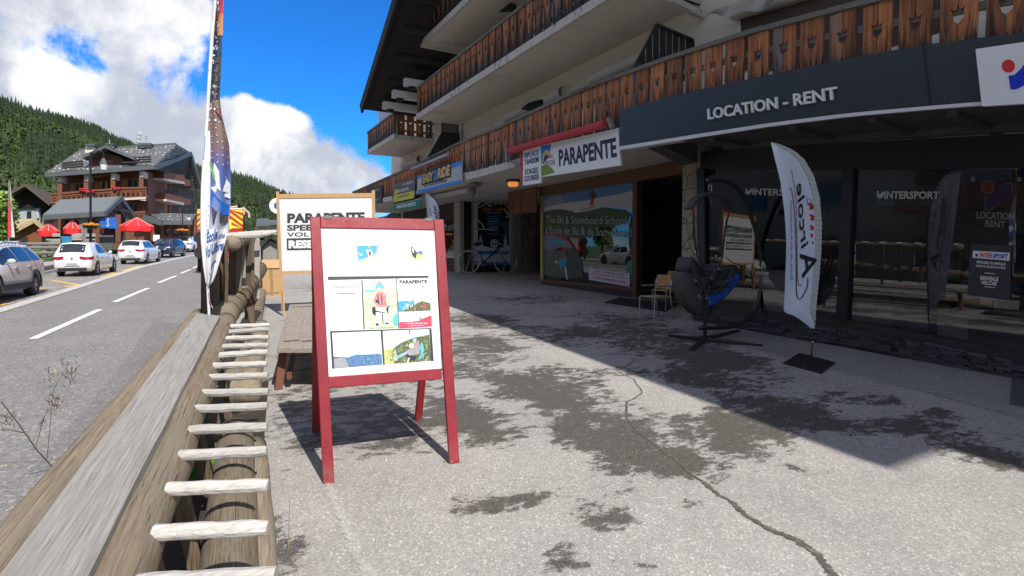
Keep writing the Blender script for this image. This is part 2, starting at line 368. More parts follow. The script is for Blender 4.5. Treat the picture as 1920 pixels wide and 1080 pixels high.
# tar joints and cracks in the forecourt
M_CRACK = pmat('damp dirt in a crack', (.10, .088, .074), .85, .4, 40, .4, dirt=(.20, .18, .15), dirt_amt=.45, dscale=25)
def z3(x, y): return (860 + x * .4816, 560 + y * .4815)
def z1(x, y): return (1400 + x * .4815, 560 + y * .4815)
def crack(name, pts, w0, w1, dz=.004):
    P = []
    for a, c in zip(pts, pts[1:]):
        k = max(2, int(math.hypot(c[0] - a[0], c[1] - a[1]) / 3.2))
        P += [(lerp(a[0], c[0], i / k), lerp(a[1], c[1], i / k)) for i in range(k)]
    Q = [onG(*p, dz) for p in P]; n = len(Q); b = MB(); L = []; R = []
    jl = jr = ox = 0.0
    for i, p in enumerate(Q):
        d = (Q[min(i + 1, n - 1)] - Q[max(0, i - 1)]).normalized(); r = d.cross(V((0, 0, 1))).normalized()
        wd = lerp(w0, w1, i / n) / 2; jl = .5 * jl + random.uniform(-.35, .55); jr = .5 * jr + random.uniform(-.35, .55); ox = .7 * ox + random.uniform(-1, 1) * .012
        wd = max(wd, .0025) * (1 if 0 < i < n - 1 else .1)
        o = r * ox * (.5 if 0 < i < n - 1 else 0)
        L.append(p + o - r * wd * max(.25, 1 + jl)); R.append(p + o + r * wd * max(.25, 1 + jr))
    b.grid([L, R]); tag(b.build(name, M_CRACK), kind='structure')
crack('pavement_crack', [z3(620, 282), z3(680, 315), z3(712, 365), z3(690, 385), z3(655, 400), z3(650, 460), z3(705, 525), z3(760, 562), z3(850, 630), z3(930, 700), z3(1000, 755), z3(1060, 790), z3(1130, 850), z3(1200, 892), z3(1260, 918), z1(200, 945), z1(265, 990), z1(330, 1060), z1(380, 1120)], .010, .042)
crack('pavement_crack', [z3(812, 135), z3(720, 140), z3(640, 150)], .006, .006)
crack('pavement_crack', [z3(740, 215), z3(680, 245), z3(620, 282), z3(560, 300), z3(450, 305)], .006, .012)
crack('pavement_crack', [z3(250, 55), z3(330, 72), z3(420, 66), z3(520, 68)], .012, .012)
crack('pavement_crack', [z3(130, 90), z3(230, 65), z3(290, 52)], .01, .02)
# a slightly different strip of asphalt along the shopfront
# pale dusty streak where the pavement meets the fence side, and an old patched strip in the road
b = MB(); P = [(612, 900), (625, 930), (640, 965), (655, 1000), (672, 1040), (695, 1085)]; L = []; R = []
for i in range(41):
    t = i / 40 * 5; k = min(4, int(t)); x = lerp(P[k][0], P[k + 1][0], t - k); y = lerp(P[k][1], P[k + 1][1], t - k); c = onG(x, y, .003); w_ = .018 + .010 * random.random() + .012 * (i / 40)
    L.append(c - V((w_ * random.uniform(.3, 1.3), 0, 0))); R.append(c + V((w_ * random.uniform(.3, 1.3), 0, 0)))
b.grid([L, R]); tag(b.build('dust_streak', asphalt('pale dusty asphalt', (.49, .47, .44), (.32, .31, .29), (.58, .56, .53), None, grain=270, big=.2)), kind='structure')
strip('road_patch', [(-1.15, 5.0), (-1.0, 9.0), (-.95, 12.5)], [(-.55, 5.2), (-.42, 9.1), (-.38, 12.0)], RD + .004, asphalt('darker road patch', (.245, .235, .225), (.135, .13, .125), (.32, .31, .30), None, grain=120, big=.2))
strip('shopfront_pavement', [(6.35, 1.0), (6.75, 3.2), (7.15, 5.6), (7.4, 7.0)], [(8.5, 1.0), (8.5, 3.2), (8.5, 5.6), (8.5, 7.0)], .004, asphalt('grey shopfront asphalt', (.42, .41, .39), (.19, .185, .18), (.6, .59, .57), None, big=.12))
# ---- hills: a real slope rising to the skyline seen in the photograph
SKYL = [(-700, 40), (-300, 110), (0, 199), (60, 222), (120, 246), (180, 268), (215, 284), (260, 298), (300, 310), (345, 325), (395, 336), (432, 340), (470, 349), (500, 362), (530, 374), (560, 388), (620, 402), (700, 418), (900, 425), (1500, 430), (2600, 430)]
RIDGE = [(-700, 420), (0, 480), (215, 560), (372, 700), (400, 860), (560, 900), (2600, 1000)]
def hill_z(px, t):
    """height at fraction t (0 foot .. 1 ridge) of the slope seen at photo column px"""
    y = interp(SKYL, px); R = interp(RIDGE, px); d = ray(px, y); d = d / math.hypot(d.x, d.y)
    r = lerp(120 if px < 380 else 190, R, t); top = HC + d.z * R
    base = 3.0
    e = t ** .92 * (1 - .10 * math.sin(t * 9 + px * .011))
    return V((d.x * r, d.y * r, base + (top - base) * e * (1 + .03 * math.sin(px * .05 + t * 11) * (1 - t))))
cols = list(range(-700, 2601, 22)); b = MB()
rows = [[hill_z(c, t / 16) - V((0, 0, .6)) for c in cols] for t in range(17)]
back = [p + V((p.x * .35, p.y * .35, -p.z * .7)) for p in rows[-1]]
b.grid([[p - V((0, 0, 14)) for p in rows[0]]] + rows + [back]); tag(b.build('hills', M_HILL, smooth=True), kind='structure')
# ---- the forest on them: one mass
def conifer(h, r, seg=7, tiers=5):
    vs, fs = [], []
    for k in range(tiers):
        z0 = h * (.08 + .86 * k / tiers); z1_ = h * min(1.0, .08 + .86 * (k + 1.75) / tiers); rr = r * (1 - k / (tiers + .4)) ** 1.05
        base = len(vs); a0 = random.uniform(0, 6)
        for j in range(seg * 2):
            t = a0 + math.pi * j / seg; q = rr * ((.62 if j % 2 else 1.0) + random.uniform(-.18, .12))
            vs.append((q * math.cos(t), q * math.sin(t), z0 + (h * .05 if j % 2 else -h * .02) + random.uniform(-.02, .02) * h))
        vs.append((random.uniform(-.03, .03) * r, random.uniform(-.03, .03) * r, z1_))
        for j in range(seg * 2): fs.append((base + j, base + (j + 1) % (seg * 2), base + seg * 2))
    return np.array(vs), np.array(fs)
def broadleaf(h, r, n=190):
    vs, fs = [], []
    for k in range(n):
        u = rng.normal(size=3); u /= np.linalg.norm(u); q = rng.uniform(.55, 1.0) ** .6
        lump = 1 + .25 * math.sin(u[0] * 5 + u[2] * 3) * math.cos(u[1] * 4)
        c = np.array([u[0] * r * q * lump, u[1] * r * q * lump, h * .58 + u[2] * h * .42 * q * lump])
        a = rng.normal(size=3); a -= a.dot(u) * u * .6; a /= np.linalg.norm(a); bb = np.cross(u, a); s = r * rng.uniform(.09, .19)
        i = len(vs); vs += [c - a * s, c + bb * s * .8, c + a * s, c - bb * s * .8 + u * s * .4]; fs += [(i, i + 1, i + 2), (i, i + 2, i + 3)]
    return np.array(vs), np.array(fs)
def mass(name, protos, places, mats, kinds):
    Vs, Fs, Mi, off = [], [], [], 0
    for (p, s, k) in places:
        pr = protos[k][rng.integers(len(protos[k]))]; a = rng.uniform(0, 6.28); c_, s_ = math.cos(a), math.sin(a)
        v = pr[0] @ np.array([[c_, s_, 0], [-s_, c_, 0], [0, 0, 1]]) * np.array([s, s, s * rng.uniform(.85, 1.2)]) + np.array(p)
        Vs.append(v); Fs.append(pr[1] + off); off += len(v); Mi.append(np.full(len(pr[1]), kinds[k]))
    Vv, Ff, Mm = np.vstack(Vs), np.vstack(Fs), np.concatenate(Mi)
    me = bpy.data.meshes.new(name); me.vertices.add(len(Vv)); me.vertices.foreach_set('co', Vv.ravel().astype(np.float32))
    me.loops.add(len(Ff) * 3); me.loops.foreach_set('vertex_index', Ff.ravel().astype(np.int32))
    me.polygons.add(len(Ff)); me.polygons.foreach_set('loop_start', np.arange(0, len(Ff) * 3, 3, dtype=np.int32))
    me.polygons.foreach_set('material_index', Mm.astype(np.int32))
    for q in mats: me.materials.append(q)
    me.update(calc_edges=True); me.validate()
    o = bpy.data.objects.new(name, me); COL.objects.link(o); return o
M_FIR = pmat('dark fir needles', (.027, .043, .020), .85, .35, .6, island=.30, spec=.15)
M_FIR2 = pmat('mid green fir needles', (.042, .066, .024), .85, .35, .6, island=.30, spec=.15)
M_BROAD = pmat('summer broadleaf foliage', (.052, .080, .024), .8, .3, .8, island=.28, spec=.15)
protos = {'f': [conifer(1, .2) for _ in range(7)], 'b': [broadleaf(1, .42) for _ in range(5)]}
places = []
for i in range(9800):
    px = rng.uniform(-60, 430) if i < 6300 else rng.uniform(425, 640) if i < 9000 else rng.uniform(-400, -60)
    t = rng.uniform(0, 1) ** .8 if i % 6 else rng.uniform(.965, 1.0)
    p = hill_z(px, t); low = t < .45
    pat = math.sin(px * .031 + t * 7) + math.sin(px * .013 - t * 17 + 1)
    kind = 'b' if (rng.uniform() < (.55 if low else .16) and pat > -.3) else 'f'
    big = 8.0 - t * 1.2 if px < 400 else 10 + 1 * t
    h = big * rng.uniform(.6, 1.2) * (.75 if kind == 'b' else 1)
    places.append(((p.x, p.y, p.z - .8), h, kind if kind == 'b' else ('f' if pat < .35 or t > .8 else 'g')))
protos['g'] = protos['f']
tag(mass('forest', protos, places, [M_FIR, M_FIR2, M_BROAD], {'f': 0, 'g': 1, 'b': 2}), 'dense mixed fir and broadleaf forest covering the hillsides behind the village', 'forest', kind='stuff')
# ================================================================ the apartment building over the shops
M_PLASTER = pmat('cream plaster', (.72, .655, .57), .9, .08, 1.2, .1, dirt=(.42, .40, .36), dirt_amt=.12, dscale=1.1)
M_SOFFIT = pmat('painted concrete soffit', (.62, .57, .51), .9, .07, .8, dirt=(.45, .43, .39), dirt_amt=.25, dscale=.7)
M_SLABEDGE = pmat('stained slab edge', (.52, .50, .46), .9, .15, 5, .2, stretch=(1, 1, .35), dirt=(.09, .085, .075), dirt_amt=.30, dscale=9)
M_DARKWOOD = pmat('almost black timber', (.022, .019, .017), .8, .3, 6, .3, stretch=(1, 1, .2))
M_BROWNPANEL = pmat('dark brown panelling', (.075, .043, .032), .7, .12, 4)
M_SHUTBOX = pmat('cream shutter housing', (.62, .58, .50), .6, .06, 3)
M_GREYFRAME = pmat('weathered grey frame', (.22, .21, .195), .6, .15, 6)
M_GLASS = glass_mat('window glass', (.35, .37, .38), .5, .05)
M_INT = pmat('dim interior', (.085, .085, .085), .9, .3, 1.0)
M_RAILCAP = pmat('grey weathered handrail', (.16, .145, .13), .85, .25, 3, .4, stretch=(1, .3, 1), dirt=(.07, .062, .055), dirt_amt=.35)
def board_wood():
    m, nt, b = new_mat('sun-worn orange balcony boards')
    geo = node(nt, 'ShaderNodeNewGeometry'); pos = geo.outputs['Position']; isl = geo.outputs['Random Per Island']
    off = vmath(nt, 'MULTIPLY', node(nt, 'ShaderNodeCombineXYZ', {0: isl, 1: isl, 2: isl}).outputs[0], (37, 91, 53))
    p = vmath(nt, 'ADD', vmath(nt, 'MULTIPLY', pos, (14, 14, 1.1)), off)
    g = noise(nt, p, 1.6, 8, .6, .8); g2 = noise(nt, p, 7, 4, .6)
    col = mixc(nt, mapr(nt, g, .33, .68), (.47, .18, .06, 1), (.19, .068, .029, 1))
    col = mixc(nt, math_(nt, 'MULTIPLY', mapr(nt, g2, .5, .75), .5), col, (.05, .021, .012, 1))
    fade = mapr(nt, math_(nt, 'FRACT', math_(nt, 'MULTIPLY', isl, 7.31)), .88, .96)
    col = mixc(nt, math_(nt, 'MULTIPLY', fade, mapr(nt, g, .35, .55)), col, (.26, .24, .215, 1))
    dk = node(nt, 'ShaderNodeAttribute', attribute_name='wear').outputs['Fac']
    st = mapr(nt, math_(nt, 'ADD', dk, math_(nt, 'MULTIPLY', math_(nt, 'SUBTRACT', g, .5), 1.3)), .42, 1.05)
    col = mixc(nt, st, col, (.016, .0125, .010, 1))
    v = mapr(nt, math_(nt, 'FRACT', math_(nt, 'MULTIPLY', isl, 3.77)), 0, 1, .62, 1.3, False)
    col = mixc(nt, 1.0, col, node(nt, 'ShaderNodeCombineColor', {0: v, 1: v, 2: v}).outputs[0], 'MULTIPLY')
    nt.links.new(col, b.inputs['Base Color']); b.inputs['Roughness'].default_value = .75
    nt.links.new(node(nt, 'ShaderNodeBump', {'Height': g2, 'Strength': .3, 'Distance': .01}).outputs[0], b.inputs['Normal'])
    return m
M_BOARD = board_wood()
BX, WX = 7.17, 8.96
TULIP = [(0, .57), (.016, .585), (.042, .61), (.052, .645), (.050, .70), (.070, .765), (.040, .725), (.026, .735), (.012, .715), (0, .79)]  # half a cut tulip: (depth, height share)
def half_board(w, zb, zt, side):
    """outline of one board in (s, z); the notch sits on the seam side"""
    h = zt - zb; pts = []
    seam = [(0, zb), (0, zb + h * .33), (.016, zb + h * .36), (0, zb + h * .39)] + [(d, zb + h * f) for d, f in TULIP] + [(0, zt)]
    pts = [(d, z) for d, z in seam] + [(w, zt), (w, zb)]
    return [(side * s, z) for s, z in pts]
def railing(parent, name, fn_top, y0, y1, zdrop, X, axis='y', cap=True, pitch=.40, t=.028, wearf=.5, notch=True, endx=None):
    """a parapet of paired boards along the street (axis y) or across it (axis x)"""
    b = MB(); wear = []
    n = int(abs(y1 - y0) / pitch); 
    for i in range(n):
        s = y0 + (i + .5) * (y1 - y0) / n
        zt = fn_top(s) - .07 + random.uniform(-.008, .008); zb = fn_top(s) - zdrop + random.uniform(-.012, .012)
        for side in (-1, 1):
            w = .165 + random.uniform(-.012, .006)
            prof = half_board(w, zb, zt, side) if notch else [(0, zb), (0, zt), (side * w, zt), (side * w, zb)]
            j = random.uniform(-.006, .006)
            def P(a, z, dx): return V((X + dx + j, s + a + side * .003, z)) if axis == 'y' else V((s + a + side * .003, X + dx + j, z))
            k0 = len(b.v)
            b.prism([P(a, z, 0) for a, z in prof], V((t, 0, 0)) if axis == 'y' else V((0, t, 0)))
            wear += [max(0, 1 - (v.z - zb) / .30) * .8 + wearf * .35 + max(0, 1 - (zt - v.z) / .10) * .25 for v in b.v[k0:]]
    o = b.build(name, M_BOARD, parent)
    at = o.data.attributes.new('wear', 'FLOAT', 'POINT'); at.data.foreach_set('value', wear)
    c = MB(); k = max(2, int(abs(y1 - y0) / 1.5)); pts = [y0 + (y1 - y0) * i / k for i in range(k + 1)]
    for a, e in zip(pts, pts[1:]):
        for dz, dx, ww, hh in ((0, .02, .12, .07), (-zdrop * .30, .055, .05, .09), (-zdrop * .76, .055, .05, .09)):
            p, q = (V((X + dx, a, fn_top(a) + dz - .03)), V((X + dx, e, fn_top(e) + dz - .03)))
            if axis == 'x': p, q = V((a, X + dx, p.z)), V((e, X + dx, q.z))
            c.bar(p, q, ww, hh)
    co = c.build('handrail', M_RAILCAP, o); 
    m = MB()
    for i in range(0, int(abs(y1 - y0) / 2.4) + 1):
        s = min(max(y0, y1), min(y0, y1) + i * 2.4)
        p = V((X + .10, s, fn_top(s) - .05)); 
        if axis == 'x': p = V((s, X + .10, p.z))
        m.bar(p, p - V((0, 0, zdrop + .05)), .05, .05)
    m.build('rail_post', M_GREYFRAME, o)
    return o
bld = thing('apartment_building', 'large cream apartment building with three tiers of carved wooden balconies above a row of shops', 'building', (BX, 12, 0))
# --- levels read from the photograph
R1 = [(668, 358), (777, 311), (866, 266), (948, 234), (1068, 178), (1180, 134), (1299, 93), (1387, 65), (1492, 34), (1560, 18), (1651, -4), (1800, -38), (1960, -78)]
R1Y = sorted([(onX(x, y, BX).y, onX(x, y, BX).z) for x, y in R1])
def rail1(y): return interp(R1Y, y) if y < R1Y[-1][0] else R1Y[-1][1]
Z1 = 3.82; Z2 = onX(900, 151, BX).z; ZT2 = onX(868, 119, BX).z; Z3 = onX(835, 46, BX).z
# first-floor slab and its railing (one long run over the shops)
b = MB(); b.box((11.6, 15.5, Z1 + .085), (2 * (11.6 - BX - .02), 31, .17)); b.build('first_floor_slab', [M_SOFFIT], bld)
b = MB(); b.box((BX - .0, 15.5, Z1 + .10), (.10, 31.1, .20)); b.build('slab_edge', M_SLABEDGE, bld)
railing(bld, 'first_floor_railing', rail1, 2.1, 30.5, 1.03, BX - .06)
# second balcony
NEAR = 7.8; FAR = 20.0
def slab(name, z, y0, y1, x0=BX, x1=WX, th=.20):
    b = MB(); b.box(((x0 + x1) / 2 + .04, (y0 + y1) / 2, z + th / 2 - .02), (x1 - x0 + .08 - .1, y1 - y0 - .04, th - .04)); s = b.build(name, M_SOFFIT, bld)
    b = MB(); b.box((x0, (y0 + y1) / 2, z + th / 2), (.10, y1 - y0, th)); b.box(((x0 + x1) / 2 + .05, y0 + .04, z + th / 2), (x1 - x0 - .0, .08, th)); b.build('slab_edge', M_SLABEDGE, s); return s
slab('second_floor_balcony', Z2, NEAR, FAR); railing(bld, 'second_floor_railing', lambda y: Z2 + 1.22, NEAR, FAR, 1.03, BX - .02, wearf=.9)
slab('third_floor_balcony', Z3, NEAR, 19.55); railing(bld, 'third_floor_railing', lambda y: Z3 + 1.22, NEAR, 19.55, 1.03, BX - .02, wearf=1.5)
# far balcony beyond the step in the facade, with its boarded near end
FB0, FB1 = 22.85, 27.4; ZF = onX(716, 274, BX).z
slab('far_balcony', ZF, FB0, FB1); railing(bld, 'far_railing', lambda y: ZF + 1.12, FB0, FB1, .95, BX - .02, wearf=1.3)
railing(bld, 'balcony_end_railing', lambda x: ZF + 1.12, BX + .05, WX - .02, .95, FB0 - .02, axis='x', wearf=.1)
# walls
b = MB(); b.box((WX + 4, 11.0, 8.9), (8, 17.6, 9.8)); b.box((WX + 5.0, 24.5, 7.6), (10, 9.6, 7.2)); b.box((WX + 4.2, -6, 6.9), (7.6, 16, 5.8)); b.build('upper_wall', M_PLASTER, bld)
# dark panelled stretch of wall beside the upper balconies and white return wall
b = MB(); b.box((WX - .02, 20.95, 8.2), (.12, 1.7, 6)); b.box((WX + .02, 16.4, 9.2), (.08, 3.4, 2.0)); b.build('wall_panel', M_BROWNPANEL, bld)
# windows on the first and second floors
def window(y0, y1, z0, z1, box=True, X=WX):
    b = MB(); f = .07
    b.box((X - .03, (y0 + y1) / 2, z1 - f / 2), (.08, y1 - y0, f)); b.box((X - .03, (y0 + y1) / 2, z0 + f / 2), (.08, y1 - y0, f))
    for y in (y0 + f / 2, (y0 + y1) / 2, y1 - f / 2): b.box((X - .034, y, (z0 + z1) / 2), (.075, f, z1 - z0 - 2 * f))
    w = b.build('window', M_GREYFRAME, bld)
    g = MB(); g.box((X - .015, (y0 + y1) / 2, (z0 + z1) / 2), (.02, y1 - y0 - .02, z1 - z0 - .02)); g.build('pane', pmat('dark window pane', (.03, .032, .035), .08, .1, 1, spec=.8), w)
    if box:
        s = MB(); s.lathe((X - .10, 0, z1 + .16), [(.17, y0 - .08), (.17, y1 + .08)], 14, 0, 'y'); s.box((X - .03, (y0 + y1) / 2, z1 + .16), (.16, y1 - y0 + .15, .335)); s.build('shutter_housing', M_SHUTBOX, w)
window(12.7, 15.9, 4.1, 5.95); window(8.75, 11.2, 4.1, 5.95); window(16.8, 18.9, 7.0, 8.9, False); window(10, 13, 7.0, 8.9, False); window(24.5, 26.9, 4.2, 5.8)
# brown panel and round blind housing, top right
b = MB(); p = [onX(x, y, WX - .05) for x, y in ((1387, 37), (1760, -70), (1760, 130), (1390, 130))]; b.prism(p, (.06, 0, 0)); b.build('window_panel', M_BROWNPANEL, bld)
b = MB(); a, c = onX(1374, 25, WX - .12), onX(1700, -75, WX - .12); b.tube([a, c], .13, 16); b.build('blind_housing', M_SHUTBOX, bld)
b = MB(); b.bar(onX(1386, 40, WX - .03), onX(1392, 125, WX - .03), .05, .08); b.build('window_frame', pmat('white window frame', (.7, .69, .66), .5, .05), bld)
# loose canvas hanging under the near end of the upper balcony
b = MB(); rows = []
for i in range(15):
    t = i / 14; top = lerp(onX(1314, 22, WX - .5), onX(1490, -22, WX - .5), t); bot = lerp(onX(1322, 36, WX - .45), onX(1480, -4, WX - .45), t) + V((0, 0, .07 * math.sin(t * 16) - .05 * math.sin(t * 3.1)))
    rows.append([lerp(top, bot, k / 4) + V((.04 * math.sin(t * 21 + k), 0, -.03 * math.sin(k * .8 + t * 9))) for k in range(5)])
b.grid(rows); b.build('canvas_blind', pmat('dirty cream canvas', (.52, .50, .45), .9, .2, 5, .3, dirt=(.3, .28, .24), dirt_amt=.3), bld, smooth=True)
b = MB(); b.bar(onX(1257, -2, WX - .9), onX(1317, 30, WX - .05), .12, .12); b.build('balcony_beam', M_SLABEDGE, bld)
# balcony dividers: dark slatted screen and solid dark wedge
def divider(px, Y, slats, name):
    P = [onY(x, y, Y) for x, y in px]; b = MB()
    if slats:
        xs = [p.x for p in P]; x0, x1 = min(xs), max(xs); n = 9
        low = lambda x: min(p.z for p in P)
        def top(x):
            pts = sorted([(P[0].x, P[0].z), (P[1].x, P[1].z), (P[2].x, P[2].z)]); return interp(pts, x)
        for i in range(n):
            a, c = lerp(x0, x1, (i + .06) / n), lerp(x0, x1, (i + .80) / n)
            b.prism([V((a, Y, low(0))), V((c, Y, low(0))), V((c, Y, top(c))), V((a, Y, top(a)))], (0, .03, 0))
        b.bar(P[0] - V((0, .03, 0)), P[1] - V((0, .03, 0)), .05); b.bar(P[1] - V((0, .03, 0)), P[2] - V((0, .03, 0)), .05); b.bar(P[2] - V((0, .03, 0)), P[3] - V((0, .03, 0)), .05)
    else: b.prism(P, (0, .06, 0))
    return b.build(name, M_GREENBLACK, bld)
M_GREENBLACK = pmat('black-green stained boards', (.018, .022, .018), .7, .3, 8, .3, stretch=(6, 6, 1))
divider([(1186, 130), (1229, 47), (1297, 76), (1298, 110)], 7.9, True, 'balcony_divider')
divider([(801, 296), (829, 247), (870, 250), (868, 268)], 20.0, False, 'balcony_divider')
divider([(978, 205), (990, 195), (1015, 188), (1015, 200)], 12.2, True, 'balcony_divider')
divider([(935, 22), (957, 5), (968, 8), (968, 20)], 14.6, False, 'balcony_divider')
# white timber consoles carrying the roof brackets, dark posts and braces
b = MB(); d = MB()
for (x0, y0, x1, y1, Y) in ((758, 154, 799, 154, 20.4), (736, 176, 786, 178, 21.2), (718, 197, 768, 198, 22.0)):
    p = onY(x0, y0, Y); q = onY(x1, y1, Y); q = V((WX + .3, q.y, p.z)); b.bar(p, q, .26, .28)
    d.bar(V((p.x + .30, Y, p.z - .25)), V((p.x + .30, Y, p.z + .9)), .24, .24)
    d.bar(V((p.x + .30, Y, p.z + .3)), V((WX + .2, Y, p.z + 1.3)), .16, .16)
    d.bar(V((p.x + .1, Y, p.z + 1.6 - (Y - 21.5) * .4)), V((WX + .3, Y, p.z + 2.3 - (Y - 21.5) * .4)), .2, .24)
b.build('console_beam', pmat('white painted beam', (.66, .66, .64), .7, .06, 4), bld); d.build('roof_bracket', M_DARKWOOD, bld)
# sloping stair-like white ledge under the consoles
b = MB(); b.bar(onX(752, 212, WX - .2), onX(800, 158, WX - .2), .14, .4); b.build('wall_ledge', M_PLASTER, bld)
# roof: a wide dark gable over the street and a flat eave towards and behind the camera
def slope(p, q, x0a, x0b, x1, th=.28):
    b = MB(); (ya, za), (yb, zb) = p, q
    lo = [V((x0a, ya, za)), V((x0b, yb, zb)), V((x1, yb, zb)), V((x1, ya, za))]; b.hexa(lo, [v + V((0, 0, th)) for v in lo]); return b
E0 = onX(680, 205, 5.76); E1 = onX(745, 0, 5.76); sl = (E1.z - E0.z) / (E0.y - E1.y); zr = E0.z + sl * (E0.y - 11.0)
slope((E0.y, E0.z), (11.0, zr), 5.76, 5.5, 19).build('roof', M_DARKWOOD, bld)
slope((11.0, zr), (3.0, 9.6), 5.5, 5.25, 19).build('roof', M_DARKWOOD, bld)
rf = MB(); lo = [V((5.25, 3.0, 9.6)), V((4.60, -6.5, 9.6)), V((5.45, -6.5, 9.6)), V((5.55, -26, 9.6)), V((19, -26, 9.6)), V((19, 3, 9.6))]; rf.prism(lo, (0, 0, .28)); rf.build('roof_eave', M_DARKWOOD, bld)
b = MB(); b.bar(V((5.72, E0.y + .05, E0.z + .02)), V((5.72, E1.y - 4, E0.z + sl * (E0.y - E1.y + 4) + .02)), .10, .42); b.build('verge_board', M_DARKWOOD, bld)
b = MB()
for i in range(9):
    y = E0.y - .5 - i * 1.15; b.bar(V((6.3, y, E0.z + sl * (E0.y - y) - .09)), V((WX + 1, y, E0.z + sl * (E0.y - y) - .09)), .14, .17)
b.build('roof_rafter', pmat('dark rafter timber', (.032, .028, .025), .8, .3, 6), bld)
# small blue window light at the far wall top
b = MB(); q = [onX(x, y, WX - .3) for x, y in ((709, 210), (741, 207), (741, 232), (711, 252))]; b.prism(q, (.05, 0, 0)); b.build('glass_screen', pmat('blue tinted screen', (.10, .16, .34), .2, .1), bld)
# ---------------------------------------------------------------- ground floor behind the shops
M_STONE = None
def stone_mat():
    m, nt, b = new_mat('irregular beige stone cladding')
    pos = node(nt, 'ShaderNodeNewGeometry').outputs['Position']; p = vmath(nt, 'MULTIPLY', pos, (1, 1, .8))
    pd = vmath(nt, 'ADD', p, vmath(nt, 'MULTIPLY', node(nt, 'ShaderNodeTexNoise', {'Vector': pos, 'Scale': 3.0}).outputs['Color'], (.25, .25, .25)))
    e = node(nt, 'ShaderNodeTexVoronoi', {'Vector': pd, 'Scale': 4.6}, feature='DISTANCE_TO_EDGE').outputs['Distance']
    c = node(nt, 'ShaderNodeTexVoronoi', {'Vector': pd, 'Scale': 4.6}).outputs['Color']
    r = node(nt, 'ShaderNodeSeparateColor', {0: c}).outputs[0]
    col = mixc(nt, r, (.30, .25, .18, 1), (.46, .41, .32, 1)); n_ = noise(nt, pos, 22, 6, .6)
    col = mixc(nt, mapr(nt, n_, .35, .7), mixc(nt, .6, col, (.22, .19, .15, 1)), col)
    col = mixc(nt, mapr(nt, e, 0.012, .035), (.10, .09, .075, 1), col)
    nt.links.new(col, b.inputs['Base Color']); b.inputs['Roughness'].default_value = .85
    nt.links.new(node(nt, 'ShaderNodeBump', {'Height': math_(nt, 'ADD', mapr(nt, e, 0, .05), math_(nt, 'MULTIPLY', n_, .3)), 'Strength': .7, 'Distance': .02}).outputs[0], b.inputs['Normal'])
    return m
M_STONE = stone_mat()
M_BLACKSTONE = pmat('black split-stone plinth', (.028, .030, .033), .55, .5, 7, 1.0, stretch=(1, 1, 7), dirt=(.07, .072, .078), dirt_amt=.2, dscale=6)
M_BLACK = pmat('black painted metal', (.012, .012, .013), .45, .15, 4)
M_BROWN = pmat('reddish brown joinery', (.125, .050, .022), .55, .2, 4, .1, stretch=(1, 1, .3))
SXP = 10.1
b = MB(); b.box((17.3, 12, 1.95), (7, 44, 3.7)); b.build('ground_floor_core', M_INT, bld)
def pier(name, px, py0, py1, X0, X1, depth_y, mat):
    """stone pier: street face at X0 between two photo columns"""
    a = onX(px[0], py1, X0).y; c = onX(px[1], py1, X0).y; y0, y1 = min(a, c), max(a, c)
    b = MB(); z0 = SL * y0 - .1; b.box(((X0 + X1) / 2, (y0 + y1) / 2, (z0 + Z1 - .01) / 2), (X1 - X0, y1 - y0, Z1 - .01 - z0)); return b.build(name, mat, bld)
pier('stone_pier', (1277, 1309), 0, 595, 8.46, 10.5, 0, M_STONE)
# step in the frontage: the wall at Y = 22 that faces the camera, with its two stone piers
YW = 22.0
def wq(px0, px1, py0, py1, Y, th, mat, name, par=None, floor=False, ceil=False):
    a, c = onY(px0, py0, Y), onY(px1, py1, Y)
    z1 = Z1 - .012 if ceil else a.z; z0 = SL * Y - .05 if floor else c.z
    b = MB(); b.box(((a.x + c.x) / 2, Y + th / 2, (z0 + z1) / 2), (abs(c.x - a.x), th, z1 - z0)); return b.build(name, mat, par or bld)
M_PIERC = pmat('pale stone-lined pier', (.40, .37, .31), .85, .25, 5, .4, dirt=(.2, .18, .15), dirt_amt=.15, dscale=4)
wq(962, 976, 348, 500, YW - .25, .6, M_PIERC, 'pier', floor=True, ceil=True)
wq(862, 870, 348, 500, YW - .2, .5, M_PIERC, 'pier', floor=True, ceil=True)
wq(976, 1030, 348, 500, YW - .1, .3, M_STONE, 'stone_wall', floor=True, ceil=True)
wq(870, 962, 348, 368, YW - .05, .15, pmat('dark red-brown lintel', (.05, .022, .016), .7, .2, 3), 'lintel', ceil=False)
wq(870, 962, 335, 349, YW - .02, .1, M_SOFFIT, 'lintel_wall', ceil=True)
wq(870, 884.5, 368, 500, YW + .02, .05, pmat('dark shop door', (.045, .035, .028), .4, .2, 2), 'side_door', floor=True)
wq(884.5, 888, 368, 500, YW - .03, .1, pmat('straw yellow frame', (.42, .34, .14), .5, .1), 'yellow_frame', floor=True)
